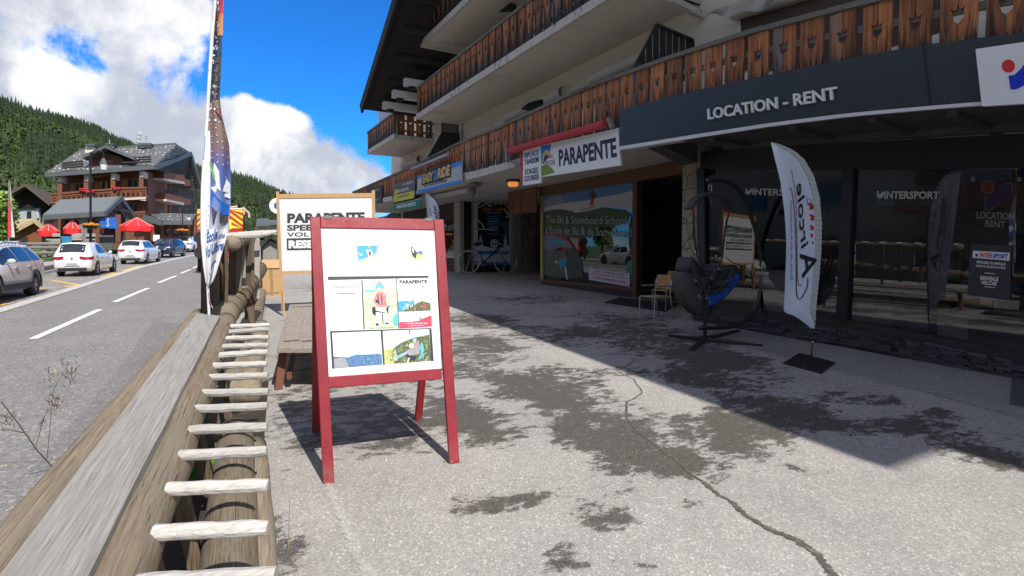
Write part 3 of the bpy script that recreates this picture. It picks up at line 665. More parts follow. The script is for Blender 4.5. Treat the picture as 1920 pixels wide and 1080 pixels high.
# far shops, street side
XF = onY(862, 480, YW).x
b = MB(); b.box((XF + .5, 33, Z1 - .45), (1.0, 22, .86)); b.build('shop_header', M_DARKWOOD, bld)
b = MB(); b.box((XF + .1, 33, .9), (.3, 22, .7)); b.build('shop_plinth', pmat('brown shop plinth', (.10, .05, .03), .7, .2), bld)
for i, y in enumerate((22.35, 25.9, 30, 34, 39, 43.8)):
    b = MB(); b.box((XF + .15, y, 2.2), (.4, .35, 3.2)); b.build('shop_pier', M_PIERC, bld)
for y0, y1 in ((22.55, 25.7), (26.1, 29.8), (30.2, 33.8), (34.2, 38.8), (39.2, 43.6)):
    b = MB(); b.box((XF + .18, (y0 + y1) / 2, 2.15), (.02, y1 - y0, 1.9)); b.build('shop_window', M_GLASS, bld)
    b = MB()
    for k in range(14): b.box((XF + random.uniform(.6, 1.6), random.uniform(y0 + .2, y1 - .2), 1.3 + random.uniform(0, 1.0)), (.15, random.uniform(.15, .5), random.uniform(.2, .7)))
    b.build('window_display', pmat('mixed shop stock', (.16, .17, .18), .7, .3, 3, island=.9), bld)
# ================================================================ shopfronts and signs
M_WHITE = pmat('white sign panel', (.74, .75, .77), .45, .03, 3)
M_SIGNGREY = pmat('slate blue sign panel', (.025, .033, .038), .35, .10, 1.2)
M_LETTER = pmat('white lettering', (.80, .80, .80), .5, .02)
M_INK = pmat('black ink', (.012, .012, .014), .6, .1)
M_NAVY = pmat('navy ink', (.015, .02, .07), .6, .2, 20, dirt=(.16, .2, .3), dirt_amt=.05, dscale=30)
M_RED = pmat('red ink', (.62, .022, .03), .5, .05)
M_BLUE = pmat('bright blue ink', (.01, .20, .75), .5, .05)
M_ROYAL = pmat('royal blue ink', (.008, .035, .42), .45, .05)
FX = 6.93; GX = 8.45
# ---- the rental shop: glass front, plinth, header, soffit
shop = thing('rental_shopfront', 'black framed glass rental shopfront on a split-stone plinth under the slate fascia', 'shopfront', (GX, 5, 0))
def polyX(pts, X): return [onX(x, y, X) for x, y in pts]
HT = [(1306, 286), (1499, 268), (1740, 256), (1990, 240)]; GT = [(1306, 316), (1450, 317), (1600, 318), (1760, 317), (1990, 314)]
GB = [(1306, 577), (1440, 585), (1600, 603), (1760, 632), (1990, 681)]; PB = [(1300, 603), (1421, 621), (1571, 640), (1752, 680), (1990, 735)]
def band(A, B, X, name, mat, th, par, dx=0.0):
    b = MB(); n = 24; xa = [lerp(max(A[0][0], B[0][0]), min(A[-1][0], B[-1][0]), i / n) for i in range(n + 1)]
    P = [onX(x, interp(A, x), X + dx) for x in xa]; Q = [onX(x, interp(B, x), X + dx) for x in xa]
    b.grid([P, Q]); o = V((th, 0, 0)); b.grid([[p + o for p in P], P]); b.grid([Q, [q + o for q in Q]]); b.face([P[0], P[0] + o, Q[0] + o, Q[0]]); b.face([P[-1], Q[-1], Q[-1] + o, P[-1] + o])
    return b.build(name, mat, par)
band(HT, GT, GX, 'header_panel', M_BLACK, .25, shop, -.03)
band([(x, y + 14) for x, y in GB], [(x, y + 4) for x, y in PB], GX, 'plinth', M_BLACKSTONE, .3, shop, -.06)
band(GB, [(x, y + 15) for x, y in GB], GX, 'sill', pmat('charcoal sill metal', (.03, .032, .034), .4, .1), .2, shop, -.03)
band(GT, GB, GX, 'shop_glass', M_GLASS_SHOP if 'M_GLASS_SHOP' in globals() else glass_mat('dark shop glass', (.78, .80, .80), .55, .045), .012, shop)
for x0, x1, x2, x3 in ((1306, 1320, 1308, 1322), (1580, 1600, 1567, 1587)):
    b = MB(); P = [onX(x0, 316, GX - .07), onX(x1, 316, GX - .07), onX(x3, interp(GB, x3), GX - .07), onX(x2, interp(GB, x2), GX - .07)]; b.prism(P, (.18, 0, 0)); b.build('mullion', M_BLACK, shop)
b = MB(); pa = lambda x: interp([(q[0], q[1] + 14) for q in GB], x); pb = lambda x: interp([(q[0], q[1] + 4) for q in PB], x)
for r_ in range(8):
    x = 1300.0
    while x < 1985:
        wdt = random.uniform(7, 34); x2 = min(x + wdt - .7, 1990); d_ = random.uniform(.004, .05)
        va, vb = (r_ + .06) / 8, (r_ + .97) / 8
        f = lambda xx, v: onX(xx, lerp(pa(xx), pb(xx), v), GX - .065)
        o_ = V((-d_, 0, 0)); P_ = [f(x, va), f(x2, va), f(x2, vb), f(x, vb)]; b.hexa([p + o_ for p in P_], P_); x += wdt
b.build('stone_course', pmat('black split-stone slips', (.050, .052, .057), .5, .5, 14, .5, island=.6), shop)
# soffit between fascia and header
FB = [(1162, 281), (1300, 259), (1443, 237), (1591, 218.5), (1743, 205), (1840, 197), (1990, 189)]
FT = [(1159, 206), (1300, 170), (1471, 134), (1600, 108), (1731, 84), (1920, 60), (1990, 52)]
M_UNDER = pmat('dark green-grey soffit lining', (.060, .062, .055), .6, .3, 2, dirt=(.14, .14, .13), dirt_amt=.05, dscale=2)
b = MB(); A = [onX(x, interp(FB, x) + 1, FX + .02) for x in range(1275, 1980, 25)]; ah = [onX(x, interp(HT, x), GX - .03) for x in range(1306, 2000, 25)]
ah = [V((GX - .02, a.y, interp(sorted((p.y, p.z) for p in ah), a.y))) for a in A]
b.grid([A, ah]); b.grid([[p + V((0, 0, .05)) for p in A], [p + V((0, 0, .05)) for p in ah]]); b.build('soffit_panel', M_UNDER, shop)
b = MB()
for i, (p, q) in enumerate(zip(A, ah)):
    if i % 6 == 2: b.bar(lerp(p, q, .08) - V((0, 0, .03)), lerp(p, q, .95) - V((0, 0, .03)), .10, .06)
b.bar(ah[0] - V((.35, 0, .0)), ah[-1] - V((.35, 0, .0)), .18, .10); b.build('soffit_beam', M_UNDER, shop)
b = MB(); b.bar(ah[6] - V((.10, 0, .02)), ah[-1] - V((.10, 0, .02)), .12, .05); b.build('soffit_trim', pmat('pale grey trim', (.33, .33, .31), .6, .1), shop)
# dark bracket under the left end
b = MB(); b.prism([onY(1232, 268, 7.2), onY(1306, 262, 7.2), onY(1308, 305, 7.2), onY(1295, 300, 7.2)], (0, .35, 0)); b.build('soffit_bracket', M_UNDER, shop)
# interior
b = MB(); b.box((11.6, 4.5, 1.9), (.1, 9, 4)); b.box((10, 7.35, 1.9), (3.2, .1, 3.8)); b.box((10, .5, 1.9), (3.2, .1, 3.8)); b.box((10, 4, .12), (3.0, 7.5, .05)); b.build('room_lining', pmat('shop wall lining', (.22, .22, .21), .9, .3, 1.5), shop)
b = MB()
for i in range(26): 
    y = random.uniform(1, 7); b.box((random.uniform(9.6, 11.4), y, .2 + random.uniform(.1, 1.1)), (.3, random.uniform(.2, .7), random.uniform(.2, .9)))
b.build('shop_rack', pmat('dim boots and skis on racks', (.26, .27, .30), .6, .3, 3, island=.9), shop)
b = MB(); ye = onX(1985, 500, GX).y; b.box((GX + .15, ye - 5, 1.95), (.3, 10, 3.9)); b.build('end_wall', pmat('charcoal end wall', (.045, .046, .05), .7, .2, 2), shop)
# lettering on the glass
def onGl(x, y): return onX(x, y, GX - .014)
def s_mark(b, x, y, s, m):   # the slanted S mark in front of the shop's name
    P = [(0, .75), (.25, .95), (.55, .62), (.9, .95), (1, .78), (.75, .42), (.95, .12), (.6, .0), (.35, .38), (.08, .05), (0, .2), (.2, .5)]
    b.face([onGl(x + a * s * 1.1, y + s - c * s) for a, c in [(0, .62), (.42, .58), (.95, 1.0), (1.0, .55), (.62, .0), (.25, .05), (.08, .3)]], m)
    b.face([onGl(x + s * .2 + q[0] * s, y + s * .16 + q[1] * s) for q in circ(0, 0, .17, .17, 10)], m)
M_FROST = pmat('frosted white vinyl', (.46, .47, .46), .6, .03)
b = MB(); text_on(b, 'INTERSPORT', [onGl(1411, 353), onGl(1523, 355), onGl(1522, 368), onGl(1411, 366)], .002, 0, .03); s_mark(b, 1397, 353, 12, 0); b.build('glass_lettering', M_FROST, shop); b = MB()
text_on(b, 'INTERSPORT', [onGl(1659, 358), onGl(1762, 359), onGl(1761, 373), onGl(1658, 373)], .002, 0, .03); s_mark(b, 1643, 358, 14, 0)
b.build('glass_lettering', M_FROST, shop)
b = MB(); b.prism(polyX([(1640, 343), (1758, 344), (1757, 388), (1641, 385)], GX + .06), (.02, 0, 0)); b.build('window_sticker', pmat('dim teal card', (.05, .10, .115), .6, .1), shop)
# poster hung inside, and the dark notice on the glass
po = thing('hanging_poster', 'black poster with red dot logo and LOCATION RENT hung behind the shop glass', 'poster', onX(1867, 470, GX + .05))
def onPo(x, y): return onX(x, y, GX + .045)
b = MB(); b.prism([onPo(1812, 316), onPo(1915, 316), onPo(1918, 466), onPo(1810, 462)], (.02, 0, 0)); b.build('poster_sheet', pmat('black poster', (.012, .011, .012), .5, .1), po)
b = MB(); text_on(b, 'LOCATION', [onPo(1832, 396), onPo(1902, 399), onPo(1902, 413), onPo(1831, 410)], .004, 0, .025); text_on(b, 'RENT', [onPo(1848, 413), onPo(1885, 415), onPo(1885, 427), onPo(1847, 425)], .004, 0, .025)
b.bar(onPo(1818, 316) - V((.02, 0, 0)), onPo(1916, 316) - V((.02, 0, 0)), .015, .02)
for x in (1822, 1909): b.face([onPo(x, 332) - V((.02, 0, 0)), onPo(x + 7, 332) - V((.02, 0, 0)), onPo(x + 7, 340) - V((.02, 0, 0)), onPo(x, 340) - V((.02, 0, 0))])
b.build('lettering', pmat('pale grey print', (.62, .62, .62), .5, .02), po)
def logo(fn, dot, wave, b, md, mw, me=None):
    if me is not None:
        b.face([fn(x, y) - V((.002, 0, 0)) for x, y in circ(dot[0], dot[1], dot[2] * 1.14, dot[2] * 1.14, 24)], me)
    b.face([fn(x, y) - V((.004, 0, 0)) for x, y in circ(*dot[:2], dot[2], dot[2], 24)], md); b.face([fn(x, y) - V((.004, 0, 0)) for x, y in wave], mw)
b = MB(); wv = [(1848, 366), (1862, 364), (1876, 348), (1892, 343), (1897, 345), (1897, 366), (1890, 372), (1878, 374), (1866, 388), (1853, 393), (1848, 391)]
b.face([onPo(x + (x - 1872) * .05, y + (y - 368) * .05) - V((.001, 0, 0)) for x, y in wv], 2)
logo(onPo, (1852, 351, 11), wv, b, 0, 1, 2); b.build('logo', [pmat('deep red print', (.42, .02, .03), .5, .05), pmat('deep blue print', (.02, .03, .16), .5, .05), pmat('pale print edge', (.5, .5, .5), .5, .02)], po)
no = thing('window_notice', 'charcoal notice on the shop glass with address lines and BIENVENUE WELCOME', 'notice', onX(1855, 520, GX - .02))
def onN(x, y): return onX(x, y, GX - .016)
b = MB(); b.prism([onN(1821, 458), onN(1897, 461), onN(1894, 563), onN(1814, 553)], (-.006, 0, 0)); b.build('notice_sheet', pmat('charcoal notice', (.035, .035, .04), .5, .08), no)
b = MB(); b.face([onN(1825, 470) - V((.008, 0, 0)), onN(1894, 474) - V((.008, 0, 0)), onN(1893, 489) - V((.008, 0, 0)), onN(1824, 483) - V((.008, 0, 0))], 0)
text_on(b, 'INTER', [onN(1839, 473.5), onN(1862, 475), onN(1861, 484), onN(1838, 482)], .012, 1, .03); text_on(b, 'SPORT', [onN(1863, 475), onN(1891, 476.5), onN(1890, 486), onN(1862, 484)], .012, 2, .03)
b.face([onN(x, y) - V((.011, 0, 0)) for x, y in ((1829, 476), (1834, 476), (1835, 481), (1830, 481.5))], 2)
text_on(b, 'IMMEUBLE OLYMPIQUE', [onN(1832, 488.5), onN(1886, 493), onN(1886, 499), onN(1831, 494)], .010, 0, .02); text_on(b, 'AVENUE DE JOUX PLANE', [onN(1830, 496), onN(1886, 500.5), onN(1885, 506), onN(1830, 501.5)], .010, 0, .02)
text_on(b, 'BIENVENUE', [onN(1839, 517), onN(1873, 520), onN(1872, 528), onN(1839, 524.5)], .010, 0, .02); text_on(b, 'WELCOME', [onN(1841, 526), onN(1870, 528.5), onN(1869, 536), onN(1840, 533)], .010, 0, .02)
for y in (511, 537): b.face([onN(1846, y) - V((.008, 0, 0)), onN(1866, y + 2) - V((.008, 0, 0)), onN(1866, y + 3) - V((.008, 0, 0)), onN(1846, y + 1) - V((.008, 0, 0))], 0)
b.build('lettering', [M_LETTER, M_RED, M_ROYAL], no)
# ---- slate fascia
fa = thing('fascia_sign', 'long slate blue fascia reading LOCATION - RENT above the rental shop', 'shop sign', (FX, 5, 3.5))
band(FT, [(x, y - 7) for x, y in FB], FX, 'sign_panel', M_SIGNGREY, .16, fa)
band([(x, y - 6.5) for x, y in FB], FB, FX, 'white_trim', pmat('white trim', (.62, .63, .65), .5, .04), .2, fa, -.02)
def onF(x, y): return onX(x, y, FX - .005)
b = MB(); text_on(b, 'LOCATION - RENT', [onF(1328.5, 204.5), onF(1571, 162.5), onF(1573, 186.5), onF(1330, 225)], .004, 0, .02, depth=.035); b.build('lettering', pmat('raised white letters', (.70, .71, .73), .45, .03), fa)
b = MB(); b.bar(onF(1731, 85), onF(1744, 199), .012, .008); b.build('panel_joint', M_INK, fa)
lg = thing('logo_panel', 'white sign panel with red dot and blue wave at the end of the slate fascia', 'shop sign', onX(1880, 140, FX))
b = MB(); b.prism([onX(x, y, FX - .06) for x, y in ((1829, 92), (2060, 58), (2060, 186), (1841, 199))], (.06, 0, 0)); b.build('sign_panel', M_WHITE, lg)
b = MB(); wv = [(1891, 142), (1903, 140), (1915, 128), (1924, 116), (1945, 106), (1962, 105), (1962, 140), (1950, 145), (1935, 148), (1918, 162), (1905, 168), (1895, 168)]
fnL = lambda x, y: onX(x, y, FX - .062)
b.face([fnL(x, y) - V((.001, 0, 0)) for x, y in [(1888.5, 141), (1903, 138), (1914, 126), (1923, 113), (1945, 103), (1966, 102), (1965, 142), (1950, 147.5), (1936, 151), (1919, 165), (1905, 170.5), (1893, 170.5)]], 2)
logo(fnL, (1891, 124, 12.5), wv, b, 0, 1, 2); b.build('logo', [M_RED, pmat('logo blue', (.006, .03, .55), .4, .03), pmat('logo outline', (.85, .83, .82), .5, .02)], lg)
# ---- paragliding shop: window, door, header, window pictures
pg = thing('paragliding_shopfront', 'brown timber shopfront with picture-covered window and open dark doorway', 'shopfront', (SXP, 9.5, 0))
yd0, yd1, yw0, yw1 = onX(1277, 540, SXP).y, onX(1194, 540, SXP).y, onX(1186, 540, SXP).y, onX(1018, 530, SXP).y
zt = onX(1187, 341, SXP).z
def yz(y0, y1, z0, z1, X, th, name, mat, par): b = MB(); b.box((X + th / 2, (y0 + y1) / 2, (z0 + z1) / 2), (th, y1 - y0, z1 - z0)); return b.build(name, mat, par)
yz(yd0 - .4, yw1 + .15, zt, Z1 - .015, SXP - .04, .2, 'header_board', M_BROWN, pg)
yz(yd1, yw0, SL * 11, zt, SXP - .03, .16, 'door_post', M_BROWN, pg)
zs = onX(1100, 531, SXP).z
yz(yw0, yw1 + .05, zs - .10, zs, SXP - .02, .14, 'window_sill', M_BROWN, pg); yz(yw0, yw1 + .15, SL * 9, zs - .10, SXP - .015, .3, 'base_board', pmat('black base board', (.03, .032, .034), .7, .3, 8), pg)
yz(yw1, yw1 + .12, zs, zt, SXP - .03, .14, 'window_edge', pmat('ochre frame', (.42, .32, .11), .5, .1), pg)
b = MB(); b.box((SXP + .05, (yw0 + yw1) / 2, (zs + zt) / 2), (.012, yw1 - yw0, zt - zs)); b.build('window_glass', glass_mat('clear shop glass', (.55, .57, .58), .14, .008), pg)
def pic(u, v): return (lerp(1018.5, 1186.5, u), lerp(lerp(347.5, 341, u), lerp(522, 540, u), v))
def onW(u, v, dx=0.0): x, y = pic(u, v); return onX(x, y, SXP + .032 + dx)
pics = MB()
def wpoly(pts, m, dx=0.0): pics.face([onW(u, v, dx) for u, v in pts], m)
wpoly([(0, 0), (1, 0), (1, .20), (.8, .215), (.65, .25), (.5, .27), (.3, .245), (.12, .26), (0, .30)], 0)
wpoly([(0, .155), (.08, .14), (.14, .11), (.19, .12), (.24, .17), (.22, .205), (.1, .23), (0, .25)], 1, -.003)
wpoly([(0, .245), (.1, .22), (.25, .19), (.45, .175), (.7, .13), (.86, .11), (1, .08), (1, .275), (.93, .255), (.8, .245), (.66, .235), (.52, .27), (.43, .285), (.34, .28), (.2, .255), (.08, .265), (0, .285)], 2, -.004)
wpoly([(.535, .085), (.55, .06), (.565, .085), (.58, .10), (.62, .125), (.585, .12), (.575, .15), (.555, .185), (.56, .215), (.52, .225), (.525, .19), (.54, .15), (.53, .115), (.49, .13), (.515, .10)], 3, -.007)
wpoly([(.535, .15), (.575, .15), (.56, .19), (.565, .215), (.515, .225), (.525, .19)], 4, -.008); wpoly([(.41, .265), (.58, .225), (.585, .23), (.42, .272)], 3, -.008)
wpoly([(0, .285), (.08, .265), (.2, .255), (.34, .28), (.3, .42), (.25, .53), (0, .50)], 5, .003)
wpoly([(.3, .30), (.5, .27), (.66, .24), (.9, .26), (.98, .30), (.9, .40), (.62, .44), (.6, .52), (.35, .56), (.22, .53)], 5, .006)
wing = [(0, .505), (.1, .50), (.2, .515), (.27, .55), (.33, .62), (.32, .64), (.24, .575), (.14, .535), (0, .535)]
wpoly(wing, 4, -.004); wpoly([(0, .535), (.14, .535), (.24, .575), (.32, .64), (.3, .67), (.2, .65), (.1, .70), (0, .68)], 6, -.002); wpoly([(.06, .58), (.2, .57), (.25, .62), (.12, .62)], 7, -.005)
wpoly([(.32, .62), (.38, .68), (.43, .80), (.45, .95), (.3, .97), (.25, .80), (.27, .70)], 8, 0)
wpoly([(0, .68), (.1, .70), (.25, .68), (.27, .80), (.3, .97), (0, .965)], 9, .001)
wpoly([(.17, .80), (.2, .77), (.24, .76), (.27, .79), (.24, .84), (.2, .88), (.18, .86)], 7, -.005); wpoly([(.205, .745), (.225, .735), (.235, .76), (.21, .77)], 4, -.006); wpoly([(.13, .79), (.17, .81), (.16, .83), (.135, .82)], 10, -.006); wpoly([(.235, .86), (.255, .86), (.275, .985), (.26, .985)], 2, -.005)
wpoly([(.93, .78), (.97, .74), (1, .74), (1, .96), (.92, .96)], 11, -.002)
pics.build('window_picture', [pmat('printed blue sky', (.07, .19, .38), .5, .2, 3), pmat('printed snowy peak', (.28, .32, .40), .6, .6, 25, dirt=(.08, .10, .14), dirt_amt=.5, dscale=30), pmat('printed snow slope', (.50, .50, .52), .6, .08, 4),
    pmat('skier black', (.03, .03, .045), .6, .1), pmat('skier red', (.30, .035, .03), .6, .1), pmat('printed meadow', (.045, .075, .02), .6, .4, 5), pmat('printed wing grey', (.16, .18, .22), .6, .3, 6), pmat('printed cyan', (.03, .25, .33), .6, .2), pmat('printed dark bank', (.05, .065, .05), .6, .3, 8), pmat('printed grass bank', (.09, .11, .08), .6, .4, 6), pmat('printed yellow', (.5, .45, .12), .6, .2), pmat('green bottle', (.03, .22, .13), .5, .1)], pg)
b = MB()
for s, u0, v0, u1, v1 in (('The Ski & Snowboard School', .035, .325, .925, .405), ("L'Ecole de Ski & de Snowboard", .035, .435, .985, .52)):
    text_on(b, s, [onW(u0, v0, -.03), onW(u1, v0, -.03), onW(u1, v1, -.03), onW(u0, v1, -.03)], .003, 0, .004)
b.build('window_lettering', pmat('grey green vinyl letters', (.34, .40, .36), .6, .03), pg)
b = MB(); q = [onW(.51, .845, -.035), onW(.965, .865, -.035), onW(.965, .99, -.035), onW(.51, .965, -.035)]; b.prism(q, (.006, 0, 0), 0)
text_on(b, 'INFOS & RESERVATIONS', sub(q, .12, .12, .88, .26), .006, 1, .01, space=1.25); text_on(b, '+33(0)6 08 28 70 50', sub(q, .06, .36, .94, .54), .006, 2, .02, space=1.2); text_on(b, 'WWW.AIRROCS.COM', sub(q, .1, .64, .9, .82), .006, 2, .03, space=1.2)
b.build('window_card', [pmat('white card', (.55, .53, .57), .5, .03), M_NAVY, pmat('crimson print', (.42, .02, .10), .5, .05)], pg)
# things behind the glass and inside the doorway
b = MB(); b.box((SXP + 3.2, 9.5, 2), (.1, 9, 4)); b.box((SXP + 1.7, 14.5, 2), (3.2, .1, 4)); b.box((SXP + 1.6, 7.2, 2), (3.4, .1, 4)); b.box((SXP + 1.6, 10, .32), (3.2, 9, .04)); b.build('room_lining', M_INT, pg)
b = MB(); yv = onX(1145, 450, SXP + .5); b.box((SXP + .55, yv.y, 2.1), (.05, .5, 1.7), None, 0)
for s in (-1, 1): b.bar(V((SXP + .5, yv.y, 1.2)), V((SXP + .5, yv.y + s * .6, .5)), .05, .05, m=1)
b.bar(V((SXP + .5, yv.y + .3, .5)), V((SXP + .5, yv.y + .3, 3)), .05, .05, m=1); b.build('display_stand', [pmat('pale leaflet holder', (.38, .38, .36), .6, .2, 12), M_DARKWOOD], pg)
b = MB(); b.box((SXP + 2.2, 10.2, .9), (.8, 2.4, 1.2)); b.build('shop_counter', pmat('dim counter', (.05, .045, .04), .6, .2), pg); b = MB(); b.box((SXP + 1.2, 9.2, 1.35), (.05, .35, .5)); b.build('framed_notice', pmat('framed notice', (.25, .25, .25), .6, .2, 20), pg); b = MB(); b.box((SXP + 2.4, 9.3, 2.9), (.3, .5, .05)); b.build('shop_light', pmat('dim ceiling lamp', (.5, .45, .3), .5, .05), pg)
yz(yd0, yd1, SL * 9, SL * 9 + .06, SXP + .1, 1.2, 'threshold', M_BROWN, pg)
mt = MB(); P = [onG(*p, .012) for p in ((1133, 567), (1160, 557), (1272, 570), (1247, 584))]; mt.prism(P, (0, 0, -.010)); tag(mt.build('doormat', pmat('dark rubber mat', (.02, .02, .022), .9, .3, 30)), 'dark rubber doormat lying before the open brown doorway', 'doormat')
# wooden slats behind the small sign
b = MB()
for i in range(9): y = yw1 + .2 + i * .22; b.box((SXP - .2, y, Z1 - .45), (.05, .2, .85))
b.build('slat_panel', pmat('orange brown slats', (.16, .065, .025), .7, .2, 5, island=.3), pg)
# ---- the PARAPENTE signs with their red awning roller
def onS(x, y, d=0.0): return onX(x, y, 7.05 - d)
sg = thing('paragliding_sign', 'white sign with big blue PARAPENTE lettering hung under the balcony', 'shop sign', onS(1090, 290))
q = [onS(1014, 272.7), onS(1159, 240), onS(1163.7, 310), onS(1014.6, 332)]
b = MB(); b.prism(q, (.05, 0, 0)); b.build('sign_panel', M_WHITE, sg)
b = MB(); text_on(b, 'PARAPENTE', [onS(1047.5, 281), onS(1155, 257.5), onS(1157, 294), onS(1048.5, 312)], .006, 0, .035); b.build('lettering', M_NAVY, sg)
b = MB(); decal(b, q, [(0, .02), (.16, .03), (.15, .16), (.13, .3), (.06, .33), (.02, .55), (0, .6)], .003, 0); decal(b, q, [(.02, .55), (.035, .30), (.07, .17), (.10, .17), (.14, .28), (.155, .42), (.13, .40), (.10, .30), (.07, .30), (.045, .45), (.03, .62)], .005, 1)
decal(b, q, [(.03, .62), (.05, .42), (.075, .32), (.10, .34), (.13, .42), (.08, .48), (.05, .58)], .0055, 2); decal(b, q, [(0, .66), (.06, .63), (.12, .68), (.17, .78), (.21, .93), (.19, .93), (0, .98)], .004, 3)
b.build('wing_picture', [M_BLUE, pmat('pale yellow print', (.55, .55, .14), .6, .05), M_NAVY, pmat('meadow print', (.17, .26, .03), .6, .3, 12)], sg)
b = MB(); text_on(b, 'ESPACE', sub(q, .09, .36, .185, .46), .008, 0, .02, .3); text_on(b, 'Aircole', sub(q, .06, .45, .215, .68), .008, 1, .0, .35); b.build('small_lettering', [M_RED, pmat('grey print', (.2, .21, .25), .6, .05)], sg)
sm = thing('tandem_sign', 'narrow white sign reading BIPLACE TANDEM STAGES COURSES beside the long one', 'shop sign', onS(998, 310))
q = [onS(980.5, 282.5, .02), onS(1013.7, 273, .02), onS(1014.4, 343, .02), onS(980, 348, .02)]; b = MB(); b.prism(q, (.04, 0, 0)); b.build('sign_panel', M_WHITE, sm)
b = MB()
for i, s in enumerate(('BIPLACE', 'TANDEM', 'STAGES', 'COURSES')):
    v = (.09, .275, .56, .745)[i]; text_on(b, s, sub(q, .10 if i != 2 else .14, v, .90 if i != 2 else .86, v + .15), .006, 1 if i == 0 else 0, .025)
b.build('lettering', [M_NAVY, pmat('blue print', (.03, .10, .42), .5, .1)], sm)
aw = thing('rolled_awning', 'rolled red awning on its bracket arms above the paragliding sign', 'awning', onX(1050, 258, 6.95))
b = MB(); b.tube([onX(956, 283, 6.9), onX(1135, 232, 6.9)], .085, 14); b.build('awning_roll', pmat('red awning cloth', (.46, .04, .055), .7, .08, 4), aw)
b = MB(); b.bar(onX(951, 276, 6.95), onX(951.5, 303, 6.95), .10, .10); b.bar(onX(1141, 222, 6.95), onX(1149, 240, 6.95), .08, .08); b.bar(onX(951, 300, 6.98), onX(978, 311, 7.1), .05, .05); b.build('bracket', M_GREYFRAME, aw)
b = MB(); b.prism([onX(974, 290, 7.1), onX(979, 289, 7.1), onX(979, 339, 7.1), onX(976, 338, 7.1)], (.05, 0, 0)); b.build('red_edge', M_RED, aw)
# ---- signs further along
es = thing('snowboard_school_sign', 'grey sign with EASY 2 RIDE in gold letters and blue stripes on the balcony', 'shop sign', onS(823, 335))
q = [onS(782, 330, .05), onS(865, 301.7, .05), onS(865, 342.5, .05), onS(782.6, 362.6, .05)]
b = MB(); b.prism(q, (.06, 0, 0)); b.build('sign_panel', pmat('pale grey sign', (.42, .43, .44), .5, .04), es)
b = MB(); decal(b, q, [(0, 0), (.12, .0), (.12, .17), (0, .2)], .003, 0); decal(b, q, [(.80, 0), (1, 0), (1, .2), (.80, .2)], .003, 0); decal(b, q, [(0, .84), (1, .86), (1, 1), (0, 1)], .003, 0)
decal(b, q, [(.13, .02), (.2, -.06), (.82, -.12), (.80, .62), (.7, .60), (.6, .66), (.12, .62)], .006, 1)
qt = sub(q, .15, .02, .79, .54); text_on(b, 'EASY', sub(qt, 0, .02, .42, 1), .010, 2, .05, .15); text_on(b, '2', sub(qt, .41, .0, .56, 1), .012, 0, .05, .1); text_on(b, 'RiDE', sub(qt, .56, -.05, 1.0, .95), .010, 2, .05, .15)
text_on(b, 'Ski & Snowboard Academy', sub(q, .18, .63, .72, .80), .005, 1, .015, .2); b.build('lettering', [M_BLUE, M_INK, pmat('gold letters', (.62, .44, .13), .5, .1)], es)
b = MB(); b.bar(onX(772, 317, 6.9), onX(842, 289, 6.9), .09, .09); b.build('awning_bar', pmat('grey awning bar', (.30, .31, .36), .4, .05), es)  # roller awning bar above the sign
ys = thing('yellow_shop_sign', 'half grey half yellow-green sign on the balcony left of the grey school sign', 'shop sign', onS(758, 356))
q = [onS(739, 346), onS(778.7, 333.4), onS(776, 371.7), onS(737.8, 379.4)]; b = MB(); b.prism(q, (.05, 0, 0)); b.build('sign_panel', pmat('grey green sign', (.085, .09, .09), .5, .1), ys)
b = MB(); decal(b, q, [(0, .62), (1, .62), (1, 1), (0, 1)], .003, 0); decal(b, q, circ(.12, .45, .09, .16, 14), .005, 0)
for u0, v0, u1, v1, mm in ((.2, .36, .92, .52, 1), (.45, .10, .9, .22, 1), (.2, .72, .8, .82, 2)):
    k = 9
    for i in range(k):
        if random.random() < .85: decal(b, q, [(lerp(u0, u1, i / k), v0), (lerp(u0, u1, (i + .7) / k), v0), (lerp(u0, u1, (i + .7) / k), v1), (lerp(u0, u1, i / k), v1)], .006, mm)
b.build('print', [pmat('acid yellow', (.52, .55, .04), .5, .1), pmat('pale print', (.5, .5, .5), .5, .05), pmat('dark print', (.1, .1, .04), .5, .05)], ys)
ga = thing('photo_shop_awning', 'green awning with a white valance title over the photo shop', 'awning', onS(762, 385))
q = [onX(737, 385, 7.0), onX(789, 373, 7.0), onX(789, 388.5, 7.0), onX(737.5, 395, 7.0)]; b = MB(); b.prism(q, (.03, 0, 0)); b.build('valance', pmat('green awning cloth', (.0, .17, .105), .8, .08, 6), ga)
b = MB(); text_on(b, "AVENTUR'S PHOTO", sub(q, .12, .2, .84, .72), .004, 0, .03); b.build('lettering', M_LETTER, ga)
b = MB(); P = [q[0], q[1], onX(789, 366, 8.3), onX(734, 383, 8.3)]; b.prism(P, (0, 0, .02)); b.build('canopy', pmat('pale canopy cloth', (.36, .38, .37), .8, .1), ga)
ws = MB(); q = [onS(718, 371), onS(735, 367.5), onS(735, 376), onS(718, 379)]; ws.prism(q, (.05, 0, 0)); tag(ws.build('small_sign', pmat('small white sign', (.5, .5, .5), .5, .3, 20)), 'small pale sign hanging below the balcony boards at the far shops', 'shop sign')
bs = thing('letter_sign', 'big black sign showing a pale letter C at the end of the balcony', 'shop sign', onS(700, 370))
q = [onS(688, 352), onS(716, 348), onS(716, 380), onS(688, 384)]; b = MB(); b.prism(q, (.05, 0, 0)); b.build('sign_panel', pmat('soot black panel', (.03, .032, .034), .6, .1), bs)
b = MB(); text_on(b, 'C', sub(q, .15, .12, .85, .88), .005, 0, .02); b.build('lettering', pmat('dull grey letter', (.2, .2, .2), .6, .05), bs)
ra = thing('white_awning_arm', 'retracted white awning under the soffit beside the poster window', 'awning', onX(850, 365, 7.6))
